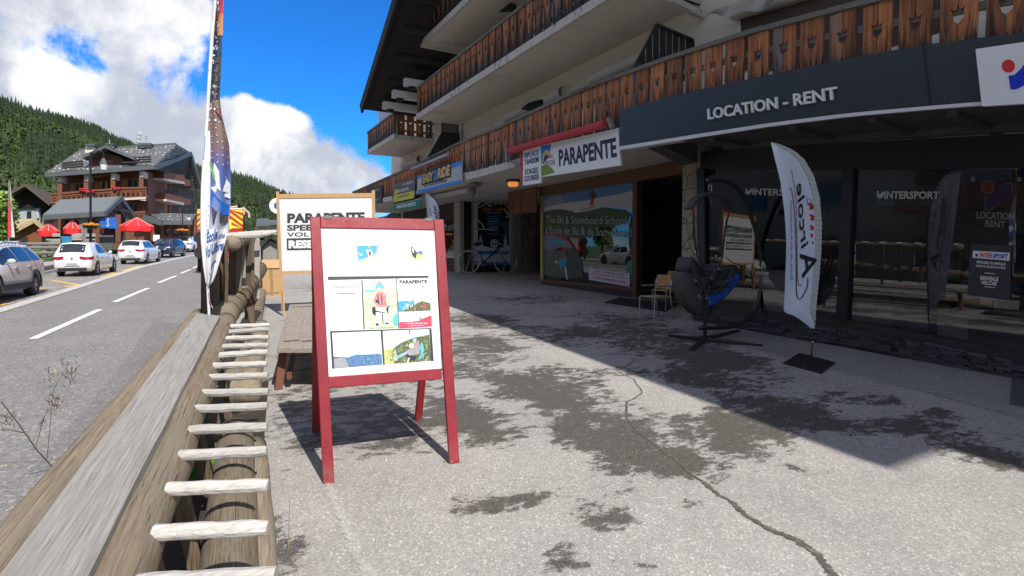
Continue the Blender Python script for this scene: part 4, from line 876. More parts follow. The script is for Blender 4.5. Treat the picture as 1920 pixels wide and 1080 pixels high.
b = MB(); b.bar(onX(800, 373, 7.7), onX(884, 356, 7.7), .14, .16); b.build('awning_case', pmat('off-white awning case', (.5, .48, .44), .6, .1), ra)
b = MB(); b.ball(onX(884, 356, 7.6), .16, sc=(1, .8, 1.6)); b.bar(onX(886, 349, 7.6), onX(895, 346, 7.6), .3, .1); b.build('crank_gear', M_GREYFRAME, ra)
# poster window facing the camera
pw = thing('poster_window', 'window poster of white mountains and birch trunks behind the blue bicycle', 'poster', (onY(925, 440, YW).x, YW, 1))
q = [onY(888, 368, YW), onY(962, 368, YW), onY(962, 496, YW), onY(888, 496, YW)]
b = MB(); b.prism(q, (0, .05, 0)); b.build('poster_sheet', pmat('night forest poster', (.022, .026, .032), .35, .3, 3), pw)
b = MB()
def pd(uv, m, l=.004): decal(b, q, uv, l, m)
for u in (0.0, .9): pd([(u, 0), (u + .1, 0), (u + .1, 1), (u, 1)], 0)
for u in (.03, .06, .93, .96):
    for v in (.1, .3, .47, .66, .8): pd([(u, v), (u + .03, v + .005), (u + .02, v + .015), (u, v + .01)], 3, .008)
def stroke(pts, wd, m, l=.006):
    for (u0, v0), (u1, v1) in zip(pts, pts[1:]):
        L = math.hypot(u1 - u0, (v1 - v0) * 1.75) or 1; nu, nv = -(v1 - v0) * 1.75 / L * wd, (u1 - u0) / L * wd / 1.75
        pd([(u0 + nu, v0 + nv), (u1 + nu, v1 + nv), (u1 - nu, v1 - nv), (u0 - nu, v0 - nv)], m, l)
stroke([(.12, .17), (.32, .10), (.40, .13), (.48, .05), (.56, .10), (.66, .04), (.76, .10), (.9, .19)], .012, 0); stroke([(.32, .10), (.38, .15), (.48, .13)], .01, 0); stroke([(.66, .04), (.62, .10), (.7, .13)], .01, 0); stroke([(.5, .07), (.54, .13), (.6, .09)], .01, 0)
stroke([(.08, .14), (.22, .03), (.3, 0)], .02, 0); stroke([(.92, .30), (.8, .22), (.78, .18)], .02, 0); stroke([(.08, .34), (.2, .40), (.26, .47)], .015, 0); stroke([(.08, .48), (.5, .49)], .012, 0)
pd([(.66, .38), (.9, .37), (.9, .62), (.72, .66), (.76, .5)], 4); pd([(.1, .74), (.2, .72), (.4, .75), (.6, .76), (.9, .73), (.9, .98), (.1, .98)], 0); pd([(.1, .80), (.88, .80), (.88, .85), (.1, .85)], 1, .007); pd([(.1, .965), (.9, .965), (.9, 1), (.1, 1)], 1, .008)
for x in (.17, .80):
    for k, (w_, a, c) in enumerate(((.03, .56, .62), (.06, .60, .67), (.09, .64, .74))): pd([(x, a), (x + w_, c), (x - w_, c)], 0, .006)
pd(circ(.52, .69, .11, .065, 18), 0, .009)
text_on(b, 'esi', sub(q, .45, .66, .59, .72), .014, 1, .03); text_on(b, 'EASY', sub(q, .22, .165, .46, .215), .008, 2, .04, .2); text_on(b, '2', sub(q, .47, .165, .53, .215), .008, 1, .04, .2); text_on(b, 'RIDE', sub(q, .55, .165, .78, .215), .008, 2, .04, .2)
text_on(b, 'Ski & Snowboard School', sub(q, .3, .228, .7, .25), .008, 0, .01)
for v in (.29, .32, .39, .42, .54): pd([(.33, v), (.66, v), (.66, v + .018), (.33, v + .018)], 1)
for v in (.36, .455, .49): pd([(.38, v), (.62, v), (.62, v + .01), (.38, v + .01)], 0)
for u, v in ((.18, .03), (.87, .05), (.06, .24), (.1, .38), (.84, .3)):
    for k in range(3): a = k * math.pi / 3; stroke([(u - .04 * math.cos(a), v - .022 * math.sin(a)), (u + .04 * math.cos(a), v + .022 * math.sin(a))], .006, 0 if u != .1 else 1, .009)
b.build('poster_print', [pmat('cold white print', (.74, .76, .86), .5, .06), pmat('poster blue', (.04, .25, .65), .5, .1), pmat('poster orange', (.60, .20, .06), .5, .1), M_INK, pmat('poster teal', (.02, .16, .20), .5, .2)], pw)
wq(884, 963, 496, 512, YW, .08, pmat('black kick board', (.02, .02, .022), .7, .2), 'kick_board', pw, floor=True)
# glowing orange ceiling lamp
cl = thing('ceiling_lamp', 'round lit orange lamp on the soffit left of the small tandem sign', 'lamp', onZ(962, 338, Z1 - .03))
c = onZ(962, 337, Z1); b = MB(); b.lathe(c - V((0, 0, .22)), [(.02, 0), (.14, .01), (.17, .06), (.17, .14)], 16); b.build('lamp_glass', pmat('orange lamp glass', (.5, .2, .05), .4, .3, 12, emit=(1, .36, .07), estr=.55), cl)
b = MB(); b.lathe(c - V((0, 0, .08)), [(.22, 0), (.22, .075), (0, .075)], 16); b.build('lamp_base', pmat('brown lamp base', (.10, .05, .03), .6, .1), cl)
# ================================================================ sandwich boards, bench, log fence, boxes, weeds
M_REDWOOD = pmat('red painted wood', (.27, .012, .022), .42, .16, 7, .12, dirt=(.52, .36, .34), dirt_amt=-.22, dscale=38)
def red_paint():
    m, nt, bs = new_mat('red painted weathered wood'); co = node(nt, 'ShaderNodeTexCoord').outputs['Object']; pos = node(nt, 'ShaderNodeNewGeometry').outputs['Position']
    g = noise(nt, node(nt, 'ShaderNodeMapping', {'Vector': co, 'Scale': (26, 26, 2.2)}).outputs[0], 3, 7, .6); h = noise(nt, co, 3.2, 5, .6); k = noise(nt, co, 46, 8, .75); sc = noise(nt, co, 11, 9, .72)
    col = mixc(nt, mapr(nt, h, .3, .7), (.225, .010, .019), (.30, .016, .026)); col = mixc(nt, math_(nt, 'MULTIPLY', mapr(nt, g, .55, .75), .45), col, (.15, .008, .012))
    col = mixc(nt, mapr(nt, math_(nt, 'ADD', math_(nt, 'MULTIPLY', sc, .7), math_(nt, 'MULTIPLY', k, .35)), .665, .70), col, (.46, .27, .24))
    z = node(nt, 'ShaderNodeSeparateXYZ', {0: pos}).outputs[2]; low = math_(nt, 'MULTIPLY', mapr(nt, math_(nt, 'ADD', z, math_(nt, 'MULTIPLY', k, .12)), .34, .12), mapr(nt, sc, .35, .6))
    col = mixc(nt, math_(nt, 'MULTIPLY', low, .75), col, (.20, .12, .10))
    nt.links.new(col, bs.inputs['Base Color']); nt.links.new(mapr(nt, sc, .3, .7, .35, .62), bs.inputs['Roughness'])
    nt.links.new(node(nt, 'ShaderNodeBump', {'Height': math_(nt, 'ADD', g, math_(nt, 'MULTIPLY', k, .4)), 'Strength': .25, 'Distance': .004}).outputs[0], bs.inputs['Normal']); return m
M_REDWOOD = red_paint()
M_PAPER = pmat('white poster paper', (.84, .84, .84), .35, .02, 3)
M_PALEWOOD = pmat('new pale pine', (.50, .30, .14), .7, .15, 5, .2, stretch=(4, 4, 1))
M_LOG = None
def log_mat(name, a, b_, c, grain=(1, 1, 1), crack=.35, gs=9, axis=None):
    m, nt, bs = new_mat(name)
    co = node(nt, 'ShaderNodeTexCoord').outputs['Object']
    if axis is not None:                      # run the grain along the timber
        r_ = axis.cross(V((0, 0, 1))).normalized(); u_ = r_.cross(axis)
        co = node(nt, 'ShaderNodeCombineXYZ', {0: vmath(nt, 'DOT_PRODUCT', co, tuple(r_)), 1: vmath(nt, 'DOT_PRODUCT', co, tuple(axis)), 2: vmath(nt, 'DOT_PRODUCT', co, tuple(u_))}).outputs[0]
    p = node(nt, 'ShaderNodeMapping', {'Vector': co, 'Scale': grain}).outputs[0]
    isl = node(nt, 'ShaderNodeNewGeometry').outputs['Random Per Island']
    isl = math_(nt, 'FRACT', math_(nt, 'ADD', isl, math_(nt, 'MULTIPLY', node(nt, 'ShaderNodeObjectInfo').outputs['Random'], 7.77)))
    p = vmath(nt, 'ADD', p, node(nt, 'ShaderNodeCombineXYZ', {0: math_(nt, 'MULTIPLY', isl, 17.0), 1: math_(nt, 'MULTIPLY', isl, 5.0), 2: 0}).outputs[0])
    g = noise(nt, p, gs, 9, .62, .35); h = noise(nt, p, gs * .22, 4, .5); lo_ = min(grain); k = noise(nt, vmath(nt, 'MULTIPLY', p, tuple(.16 if q == lo_ else 1.0 for q in grain)), gs * 2.0, 5, .65, .12)
    col = mixc(nt, mapr(nt, g, .3, .7), (*b_, 1), (*a, 1)); col = mixc(nt, mapr(nt, h, .45, .75), col, (*c, 1))
    ck = mapr(nt, k, crack - .05, crack + .03); col = mixc(nt, ck, (a[0] * .22, a[1] * .2, a[2] * .18, 1), col)
    v = mapr(nt, isl, 0, 1, .76, 1.14, False); col = mixc(nt, 1.0, col, node(nt, 'ShaderNodeCombineColor', {0: v, 1: v, 2: v}).outputs[0], 'MULTIPLY')
    nt.links.new(col, bs.inputs['Base Color']); bs.inputs['Roughness'].default_value = .85; bs.inputs['Specular IOR Level'].default_value = .25
    nt.links.new(node(nt, 'ShaderNodeBump', {'Height': math_(nt, 'ADD', g, math_(nt, 'MULTIPLY', ck, .8)), 'Strength': .6, 'Distance': .01}).outputs[0], bs.inputs['Normal'])
    MATS[name] = m; return m
PZ0, PSL = .66, .070
def onR(x, y, dz=0.0): d = ray(x, y); return CP + d * ((HC - PZ0 - dz) / (PSL * d.y - d.z))
AX_RAIL = (onR(423, 602, -.055) - onR(130, 1300, -.055)).normalized()
AX_PLANK = ((onR(369, 587, .06) + onR(412, 592, .06)) - (onR(-120, 1236, .06) + onR(60, 1284, .06))).normalized()
AX_LOW = (onG(442, 812, .11) - onG(424, 1230, .11)).normalized()
M_LOG = log_mat('weathered brown log', (.36, .29, .21), (.22, .168, .118), (.27, .25, .195), (13, .55, 13), .38, axis=AX_RAIL)
M_LOWLOG = log_mat('weathered low log', (.33, .27, .195), (.19, .145, .10), (.25, .235, .18), (13, .55, 13), .38, axis=AX_LOW)
M_PLANK = log_mat('silvery grey plank', (.43, .41, .38), (.27, .25, .23), (.36, .35, .32), (14, .45, 14), .355, axis=AX_PLANK)
M_PEG = log_mat('bleached wooden peg', (.60, .575, .53), (.40, .375, .34), (.50, .48, .45), (.8, 9, 9), .30)
M_POST = log_mat('dark brown fence board', (.17, .12, .078), (.085, .058, .038), (.13, .115, .085), (7, 7, .6), .36)
M_BENCH = log_mat('bleached bench plank', (.44, .385, .33), (.27, .225, .185), (.35, .30, .26), (8, .6, 8), .32)
# ---- the red sandwich board
fl, fr = onG(617, 907), onG(852, 870); ap = onY(583, 405, 3.95); AN = (fr - fl).cross(ap - fl).normalized(); AP0 = fl
def onA(x, y, d=0.0):
    p = onP(x, y, AP0, AN); n = AN if AN.dot(CP - AP0) > 0 else -AN; return p + n * d
ab = thing('sandwich_board', 'red painted sandwich board with white poster of paragliding pictures standing in the sun', 'sandwich board', (fl + fr) / 2)
TH = .035; nA = (AN if AN.dot(CP - AP0) > 0 else -AN)
def apiece(px, name, mat=None, th=TH, d=0.0, bev=.005):
    b = MB(); P = [onA(x, y, d) for x, y in px]; b.prism(P, -nA * th); return b.build(name, mat or M_REDWOOD, ab, bevel=bev)
apiece([(581, 406), (600.5, 406), (627.5, 906.5), (606, 908)], 'leg'); apiece([(813.5, 411), (832, 411), (862, 867), (843.5, 871)], 'leg')
apiece([(600.5, 405.3), (813.5, 410.5), (815, 431), (601.5, 427)], 'top_rail', d=-.002); apiece([(612.3, 706.5), (827.8, 690.5), (829, 711), (613.8, 728)], 'bottom_rail', d=-.002)
wp = [(601, 426), (815, 430.5), (828.3, 691), (612, 707.5)]
apiece(wp, 'poster', M_PAPER, .008, -.012, 0)
# rear frame, hinged at the top
bl_, br_ = onG(590, 810), onG(782, 788); tl, tr = onA(583, 408, -TH - .005), onA(831, 413, -TH - .005)
b = MB(); b.bar(tl + V((.04, 0, -.02)), bl_ + V((.01, 0, 0)), .06, .035); b.build('leg', M_REDWOOD, ab, bevel=.004)
b = MB(); b.bar(tr - V((.04, 0, .02)), br_ + V((.01, 0, 0)), .06, .035); b.build('leg', M_REDWOOD, ab, bevel=.004)
k0, k1 = .055, .70
b = MB(); P = [lerp(tl, bl_, k0), lerp(tr, br_, k0), lerp(tr, br_, k1), lerp(tl, bl_, k1)]; b.prism(P, (0, .012, 0)); b.build('rear_panel', pmat('dark red rear panel', (.20, .012, .016), .6, .1), ab)
b = MB(); b.bar(lerp(tl, bl_, k1), lerp(tr, br_, k1), .05, .03); b.build('bottom_rail', M_REDWOOD, ab)
b = MB()
for t in (.12, .88): b.bar(lerp(onA(583, 405, -.02), onA(831, 411, -.02), t - .03), lerp(onA(583, 405, -.02), onA(831, 411, -.02), t + .03), .05, .02)
b.build('hinge', M_GREYFRAME, ab)
# the printed poster, drawn on the sheet in its own place
pr = MB()
PD = -.0105
def pp(px, m, d=0.0): pr.face([onA(x, y, PD + d) for x, y in px], m)
def zc(x, y): return (600 + x * .176, 510 + y * .17593)    # positions on the enlarged lower half
def zb(x, y): return (560 + x * .315, 390 + y * .3148)      # positions on the enlarged board
def Z(f, *pts): return [f(*p) for p in pts]
def pt(txt, x0, y0, x1, y1, m, f=zc, bold=.02, sl=0.0, d=.0015, space=1.0, shear=0):
    """text between left x0 and right x1, top y0, bottom y1; sl lifts the right end"""
    text_on(pr, txt, [onA(*f(x0, y0), PD), onA(*f(x1, y0 - sl), PD), onA(*f(x1, y1 - sl), PD), onA(*f(x0, y1), PD)], d, m, bold, shear, space)
GREYBAR, SKYB, PALE, HILLB, GRASSP, PINK, WHITEP, BLACKP, CYAN, REDP, YEL, DKG, GREYP, SKIN, LBL = range(15)
pp(Z(zc, (85, 45), (1160, 36), (1160, 58), (85, 83)), GREYBAR)
# frames in charcoal
pp(Z(zc, (442, 85), (455, 85), (478, 608), (465, 610)), GREYBAR, .0002); pp(Z(zc, (812, 70), (822, 70), (848, 598), (838, 600)), GREYBAR, .0002)
pp(Z(zc, (108, 628), (1190, 595), (1192, 606), (108, 646)), GREYBAR, .0004); pp(Z(zc, (108, 640), (130, 640), (155, 1028), (130, 1030)), GREYBAR, .0005)
pp(Z(zc, (648, 622), (670, 620), (692, 985), (675, 990)), GREYBAR, .0006); pp(Z(zc, (1168, 600), (1192, 600), (1216, 945), (1186, 950)), GREYBAR, .0007)
# price column
pt('PARAPENTE', 142, 140, 408, 172, GREYP, bold=.01); pp(Z(zc, (180, 218), (372, 216), (373, 232), (181, 236)), PINK)
for y, n in ((275, 9), (290, 4), (335, 6), (350, 4), (373, 8), (420, 8), (436, 5), (478, 5), (492, 6), (527, 9), (566, 7), (577, 4)):
    x = 145 + (y - 275) * .06
    for i in range(n):
        wd = random.uniform(8, 15); pp(Z(zc, (x, y), (x + wd, y), (x + wd, y + 4), (x, y + 4)), LBL, .0003); x += wd + 5
for y in (325, 370, 418, 470, 520, 560): pp(Z(zc, (370, y), (384, y), (384, y + 5), (370, y + 5)), LBL, .0003)
# child with helmet and red jacket in a meadow
pp(Z(zc, (455, 88), (812, 75), (838, 598), (478, 606)), GRASSP); pp(Z(zc, (455, 88), (812, 75), (819, 170), (700, 180), (560, 190), (459, 205)), LBL, .0003); pp(Z(zc, (459, 205), (490, 190), (520, 185), (560, 190), (600, 195), (560, 205)), CYAN, .0004)
pp(Z(zc, (525, 88), (585, 84), (570, 110), (540, 105)), YEL, .0005); pp(Z(zc, (600, 120), (640, 90), (690, 160), (660, 200), (590, 195)), GREYP, .0004)
pp(Z(zc, (590, 185), (595, 150), (625, 128), (655, 135), (680, 160), (678, 185), (635, 165)), CYAN, .0008); pp(Z(zc, *[(640 + 38 * math.cos(a / 3), 195 + 38 * math.sin(a / 3)) for a in range(19)]), SKIN, .0006)
pp(Z(zc, (610, 215), (670, 210), (712, 235), (705, 300), (720, 360), (690, 370), (610, 370), (570, 310), (585, 260)), PINK, .0007)
for a in (((612, 240), (622, 238), (636, 345), (622, 347)), ((655, 235), (665, 235), (668, 345), (656, 345)), ((556, 375), (590, 365), (600, 420), (595, 470), (560, 440)), ((715, 370), (752, 350), (732, 380), (730, 455), (705, 400)), ((560, 400), (700, 430), (710, 440), (600, 425)), ((660, 440), (672, 440), (680, 555), (672, 555)), ((592, 300), (610, 290), (625, 320), (605, 330)), ((595, 545), (630, 545), (625, 572), (598, 570)), ((695, 535), (735, 538), (735, 553), (700, 553))): pp(Z(zc, *a), BLACKP, .0011)
pp(Z(zc, (600, 375), (700, 370), (720, 430), (700, 450), (735, 540), (695, 545), (665, 450), (640, 470), (640, 550), (598, 550), (590, 440)), WHITEP, .0009)
pp(Z(zc, (775, 490), (800, 450), (828, 440), (835, 575), (800, 570), (778, 540)), CYAN, .0006); pt("Pass d'envol enfant", 522, 588, 790, 602, DKG, bold=.0, sl=8)
# right column: title, logo, two pictures, red band
pt('PARAPENTE', 850, 85, 1143, 122, GREYBAR, bold=.035, sl=5); pt('Aircole', 945, 205, 1090, 250, GREYP, bold=-.005, sl=6, shear=.3); pt('ESPACE', 990, 196, 1062, 208, PINK, bold=.01, sl=4, shear=.2); pt('ski et parapente', 940, 262, 1055, 268, LBL, bold=0, sl=4)
pp(Z(zc, (1090, 165), (1105, 145), (1135, 142), (1110, 150), (1098, 168)), BLACKP)
pp(Z(zc, (830, 312), (1008, 295), (1015, 418), (836, 420)), SKYB); pp(Z(zc, (838, 420), (900, 400), (960, 385), (1012, 340), (1015, 418)), DKG, .0003); pp(Z(zc, (915, 345), (945, 340), (970, 360), (1000, 340), (985, 365), (950, 395), (935, 380)), WHITEP, .0006); pp(Z(zc, (945, 355), (960, 350), (965, 385), (945, 392)), BLACKP, .0008); pp(Z(zc, (930, 298), (955, 296), (945, 312)), YEL, .0006)
pp(Z(zc, (1016, 340), (1090, 305), (1180, 330), (1185, 410), (1018, 415)), DKG); pp(Z(zc, (1070, 345), (1100, 355), (1110, 330), (1120, 352), (1145, 345), (1128, 365), (1145, 380), (1118, 375), (1105, 390), (1098, 372), (1075, 375), (1090, 362)), REDP, .0005)
pt('INITIATION', 950, 442, 1080, 447, LBL, bold=0)
pp(Z(zc, (970, 490), (985, 485), (985, 500), (972, 500)), GREYP); pp(Z(zc, (1062, 482), (1085, 481), (1085, 503), (1062, 504)), BLACKP); pt('f', 1070, 484, 1078, 502, WHITEP, bold=.03, d=.003); pp(Z(zc, (1005, 483), (1040, 482), (1040, 505), (1005, 506)), LBL)
pp(Z(zc, (848, 532), (900, 530), (980, 528), (1060, 515), (1110, 490), (1160, 468), (1193, 462), (1196, 580), (850, 600)), REDP, .0002); pt('+ 33 (0) 608 287 900', 910, 540, 1148, 558, WHITEP, bold=.03, sl=2, d=.003); pt('www.aircole.com', 952, 565, 1105, 576, WHITEP, bold=.02, sl=4, d=.003)
# lower pictures
pp(Z(zc, (130, 648), (648, 626), (668, 985), (153, 1028)), LBL); pp(Z(zc, (130, 648), (430, 636), (500, 636), (330, 800), (180, 890), (142, 900)), WHITEP, .0002); pp(Z(zc, (142, 900), (200, 905), (300, 910), (380, 880), (520, 878), (610, 868), (662, 880), (668, 985), (153, 1028)), HILLB, .0003)
pp(Z(zc, (148, 930), (200, 915), (270, 920), (318, 1012), (153, 1026)), GREYP, .0005)
for i in range(70):
    x, y = random.uniform(320, 655), random.uniform(905, 985); r = random.uniform(2, 7); pp(Z(zc, (x, y), (x + r, y - r * .5), (x + r * 1.6, y + r * .4)), LBL if random.random() < .6 else SKYB, .0007)
for x, y in ((372, 800), (393, 843), (408, 790)): pp(Z(zc, (x, y), (x + 4, y - 3), (x + 4, y + 5)), BLACKP, .0007)
pp(Z(zc, (670, 624), (1165, 600), (1186, 945), (692, 985)), LBL); pp(Z(zc, (675, 750), (880, 720), (680, 800)), WHITEP, .0002); pp(Z(zc, (676, 640), (960, 612), (900, 690), (690, 740)), WHITEP, .0002); pp(Z(zc, (683, 835), (800, 800), (900, 760), (960, 740), (980, 970), (692, 984)), YEL, .0003); pp(Z(zc, (800, 800), (880, 745), (1000, 700), (1168, 665), (1186, 945), (1000, 960), (780, 975), (830, 900)), DKG, .0004)
for i in range(90):
    x = random.uniform(700, 1165); y = random.uniform(max(740, 850 - (x - 700) * .35), 960); h = random.uniform(14, 40); pp(Z(zc, (x, y), (x + 6, y - h), (x + 12, y)), DKG if random.random() < .5 else (GRASSP if random.random() < .4 else HILLB), .0006)
pp(Z(zc, (990, 705), (1010, 685), (1030, 700), (1028, 715), (990, 718)), SKYB, .0012); pp(Z(zc, *[(1012 + 18 * math.cos(a / 3), 728 + 22 * math.sin(a / 3)) for a in range(19)]), SKIN, .0010); pp(Z(zc, (990, 745), (1040, 750), (1070, 800), (1060, 870), (1010, 880), (970, 830)), GREYP, .0009)
pp(Z(zc, *[(975 + 26 * math.cos(a / 3), 785 + 26 * math.sin(a / 3)) for a in range(19)]), WHITEP, .0013); pp(Z(zc, (935, 830), (1000, 810), (1035, 830), (1020, 880), (950, 890), (920, 860)), GREYP, .0011); pp(Z(zc, (1035, 765), (1060, 760), (1065, 800), (1040, 800)), PINK, .0013)
pp(Z(zc, (1085, 740), (1105, 780), (1108, 840), (1080, 920), (1045, 935), (1080, 870), (1070, 800)), CYAN, .0013); pp(Z(zc, (920, 860), (950, 885), (1030, 900), (1010, 950), (980, 930), (950, 960), (930, 900)), BLACKP, .0012); pp(Z(zc, (805, 900), (920, 850), (930, 870), (820, 930)), SKYB, .0014); pp(Z(zc, (795, 915), (825, 930), (820, 945), (798, 935)), WHITEP, .0015); pp(Z(zc, (945, 915), (960, 910), (945, 965), (925, 968)), WHITEP, .0014); pp(Z(zc, (948, 615), (965, 613), (962, 690), (955, 670)), HILLB, .001)
# upper half: two small pictures, faded print
pp(Z(zb, (348, 222), (468, 220), (470, 314), (350, 316)), SKYB); pp(Z(zb, (350, 316), (400, 295), (440, 285), (469, 262), (470, 314)), GRASSP, .0003); pp(Z(zb, (400, 245), (425, 250), (445, 270), (440, 285), (420, 290), (410, 270)), WHITEP, .0006); pp(Z(zb, (415, 255), (430, 258), (432, 285), (420, 280)), BLACKP, .0008); pp(Z(zb, (412, 222), (432, 222), (428, 234), (418, 230)), YEL, .0006); pp(Z(zb, (360, 275), (380, 270), (378, 282)), WHITEP, .0005)
pp(Z(zb, (628, 222), (740, 242), (742, 310), (630, 308)), GRASSP); pp(Z(zb, (628, 222), (740, 240), (741, 262), (690, 250), (629, 265)), LBL, .0003); pp(Z(zb, (700, 262), (740, 250), (741, 275), (710, 285)), HILLB, .0004); pp(Z(zb, (668, 225), (690, 240), (705, 265), (700, 300), (680, 285), (672, 260)), BLACKP, .0006); pp(Z(zb, (675, 235), (688, 245), (690, 265), (680, 262)), WHITEP, .0009); pp(Z(zb, (702, 268), (735, 275), (725, 300), (705, 305)), YEL, .0005)
for x0, x1, y, n in ((492, 580, 186, 7), (212, 300, 246, 5), (210, 300, 300, 7), (508, 575, 268, 6), (505, 580, 310, 6), (500, 575, 325, 6), (495, 575, 250, 4)):
    for i in range(n): a = lerp(x0, x1, i / n); pp(Z(zb, (a, y), (a + (x1 - x0) / n * .7, y - 1), (a + (x1 - x0) / n * .7, y + 2.2), (a, y + 3)), LBL, .0003)
for y in (124, 178):
    pt('the sky', 150, y, 190, y + 10, GREYP, f=zb, bold=.0)
    for i in range(16): x, yy = 132 + random.uniform(0, 14), y - 8 + random.uniform(0, 30); pp(Z(zb, (x, yy), (x + 3, yy - 1), (x + 3, yy + 2)), GREYP, .0003)
pr.build('poster_print', [pmat('charcoal frame print', (.045, .045, .05), .4, .05), pmat('print sky blue', (.05, .36, .62), .4, .2, 12, dirt=(.30, .55, .68), dirt_amt=.6, dscale=9), pmat('print pale', (.70, .80, .80), .4, .1), pmat('print far hills', (.08, .18, .36), .4, .5, 40, dirt=(.22, .34, .46), dirt_amt=.4, dscale=60), pmat('print light meadow', (.50, .62, .38), .4, .25, 30, dirt=(.62, .68, .50), dirt_amt=.7, dscale=22), pmat('print coral red', (.66, .22, .24), .4, .3, 50, dirt=(.80, .45, .44), dirt_amt=.3, dscale=40), pmat('print white', (.84, .85, .86), .4, .02), pmat('print black', (.03, .03, .04), .4, .1), pmat('print cyan', (.10, .55, .66), .4, .1), pmat('print crimson', (.66, .06, .11), .4, .05), pmat('print yellow green', (.56, .57, .20), .4, .35, 50, dirt=(.35, .42, .12), dirt_amt=.4, dscale=50), pmat('print dark wood', (.08, .10, .045), .4, .6, 60, dirt=(.26, .30, .10), dirt_amt=.5, dscale=70), pmat('print grey', (.34, .33, .36), .4, .3, 20), pmat('print skin', (.72, .50, .42), .4, .1), pmat('print faint blue', (.56, .70, .76), .4, .12, 6, dirt=(.70, .78, .80), dirt_amt=.8, dscale=8)], ab)
# ---- the big white board behind it, in a pale pine frame
wl = onG(531, 592); wb = thing('advert_board', 'large white board headed PARAPENTE in a pale pine frame behind the red sandwich board', 'sign board', wl)
WBN = V((-.12, -1, .0)).normalized()
def onB(x, y, d=0.0): return onP(x, y, wl, WBN) + WBN * d
def bpiece(px, name, mat, th=.06, d=0.0): b = MB(); b.prism([onB(x, y, d) for x, y in px], -WBN * th); return b.build(name, mat, wb)
bpiece([(517.5, 359), (523, 359), (531, 545), (528.5, 592), (525.5, 545)], 'post', M_PALEWOOD); bpiece([(697, 357), (703, 357), (706, 592), (700, 592)], 'post', M_PALEWOOD)
bpiece([(529, 543), (532.5, 543), (534.5, 592), (531, 592)], 'prop', M_PALEWOOD, .05, .06)
bpiece([(523, 364), (697, 362), (697, 370), (523, 372)], 'top_rail', M_PALEWOOD, .05, .005); bpiece([(529, 508.5), (700, 503), (700, 509), (529, 515)], 'bottom_rail', M_PALEWOOD, .05, .005)
bpiece([(523.3, 372), (697, 370), (700, 504), (528, 509)], 'panel', M_WHITE, .02, -.01)
b = MB()
def wt(txt, x0, y0, x1, y1, m, bold, d=.004): text_on(b, txt, [onB(x0, y0, -.01), onB(x1, y0 - (x1 - x0) * .016, -.01), onB(x1, y1 - (x1 - x0) * .016, -.01), onB(x0, y1, -.01)], d, m, bold)
wt('PARAPENTE', 538.5, 400, 684, 418.5, 0, .05); wt('SPEED-RIDING', 538, 421.5, 684, 433, 0, .04); wt('VOL BIPLACE', 538, 436, 660, 444, 0, .02)
b.prism([onB(x, y, -.0085) for x, y in ((537.5, 447), (684, 444), (684, 467), (538, 469.5))], WBN * .001, 0); wt('RESERVATION', 541, 450.5, 680, 466, 1, .06, .006); b.build('lettering', [pmat('worn black letters', (.03, .035, .035), .6, .3, 20, dirt=(.2, .24, .22), dirt_amt=.1, dscale=40), M_WHITE], wb)
# ---- cardboard boxes and the little wooden house behind
M_CARD = pmat('brown cardboard', (.47, .30, .155), .85, .08, 3, dirt=(.38, .24, .12), dirt_amt=.2, dscale=2)
M_TAPE = pmat('brown parcel tape', (.34, .20, .09), .35, .05)
def carton(px, Y, label, dz, dep):
    a, c = onY(px[0], px[2], Y), onY(px[1], px[3], Y); t = thing('cardboard_box', label, 'box', ((a.x + c.x) / 2, Y, c.z))
    b = MB(); b.box(((a.x + c.x) / 2, Y + dep / 2, (a.z + c.z) / 2), (abs(c.x - a.x), dep, a.z - c.z)); b.build('carton', M_CARD, t, bevel=.008)
    b = MB(); mx = lerp(a.x, c.x, .5); b.box((mx, Y - .002, (a.z + c.z) / 2), (.07, .002, a.z - c.z - .01)); b.box((mx, Y + dep / 2, a.z + .002), (.07, dep, .002))
    if dz: b.box((mx, Y - .0035, lerp(a.z, c.z, .78)), (abs(c.x - a.x) * .8, .002, .05))
    b.build('tape', M_TAPE, t); return t, a, c
YB = onG(505, 555).y
carton((492, 527, 525, 555.5), YB, 'lower closed cardboard box with tape standing on the pavement by the fence', 1, .55)
t, a, c = carton((490, 526, 503, 525), YB + .03, 'upper cardboard box with a raised flap resting on the lower one', 0, .5)
b = MB(); b.prism([V((a.x - .03, YB + .0, a.z)), V((c.x, YB + .0, a.z)), V((c.x + .02, YB + .16, a.z + .22)), V((a.x + .03, YB + .16, a.z + .22))], (0, .012, 0)); b.build('flap', M_CARD, t)
YH = YB + 3; h = thing('miniature_house', 'small grey wooden hut with a dark pitched roof standing beyond the cardboard boxes', 'wooden hut', onY(508, 490, YH))
b = MB(); p = [onY(x, y, YH) for x, y in ((493, 510), (527, 510), (527, 462), (508, 451), (493, 462))]; b.prism(p, (0, .8, 0)); b.build('wall', M_PLANK, h)
b = MB(); ap_ = onY(508, 447, YH - .2)
for x, y in ((482, 465), (535, 464)):
    e = onY(x, y, YH - .2); b.hexa([ap_, e, e + V((0, 1.2, 0)), ap_ + V((0, 1.2, 0))], [q_ + V((0, 0, .06)) for q_ in (ap_, e, e + V((0, 1.2, 0)), ap_ + V((0, 1.2, 0)))])
b.build('roof', M_DARKWOOD, h)
rs = thing('round_sign', 'round white and blue traffic sign half hidden behind the white board', 'traffic sign', G(onY(516, 386, 16).x, 16)); c0 = onY(521, 386, 16)
b = MB(); b.lathe(c0, [(0, -.02), (.22, -.02), (.22, .02), (0, .02)], 24, 0, 'y'); b.lathe(c0 - V((0, .022, 0)), [(.15, 0), (.15, .004), (0, -.003)], 24, 1, 'y'); b.build('sign_disc', [M_WHITE, pmat('traffic blue', (.02, .13, .40), .4, .03)], rs)
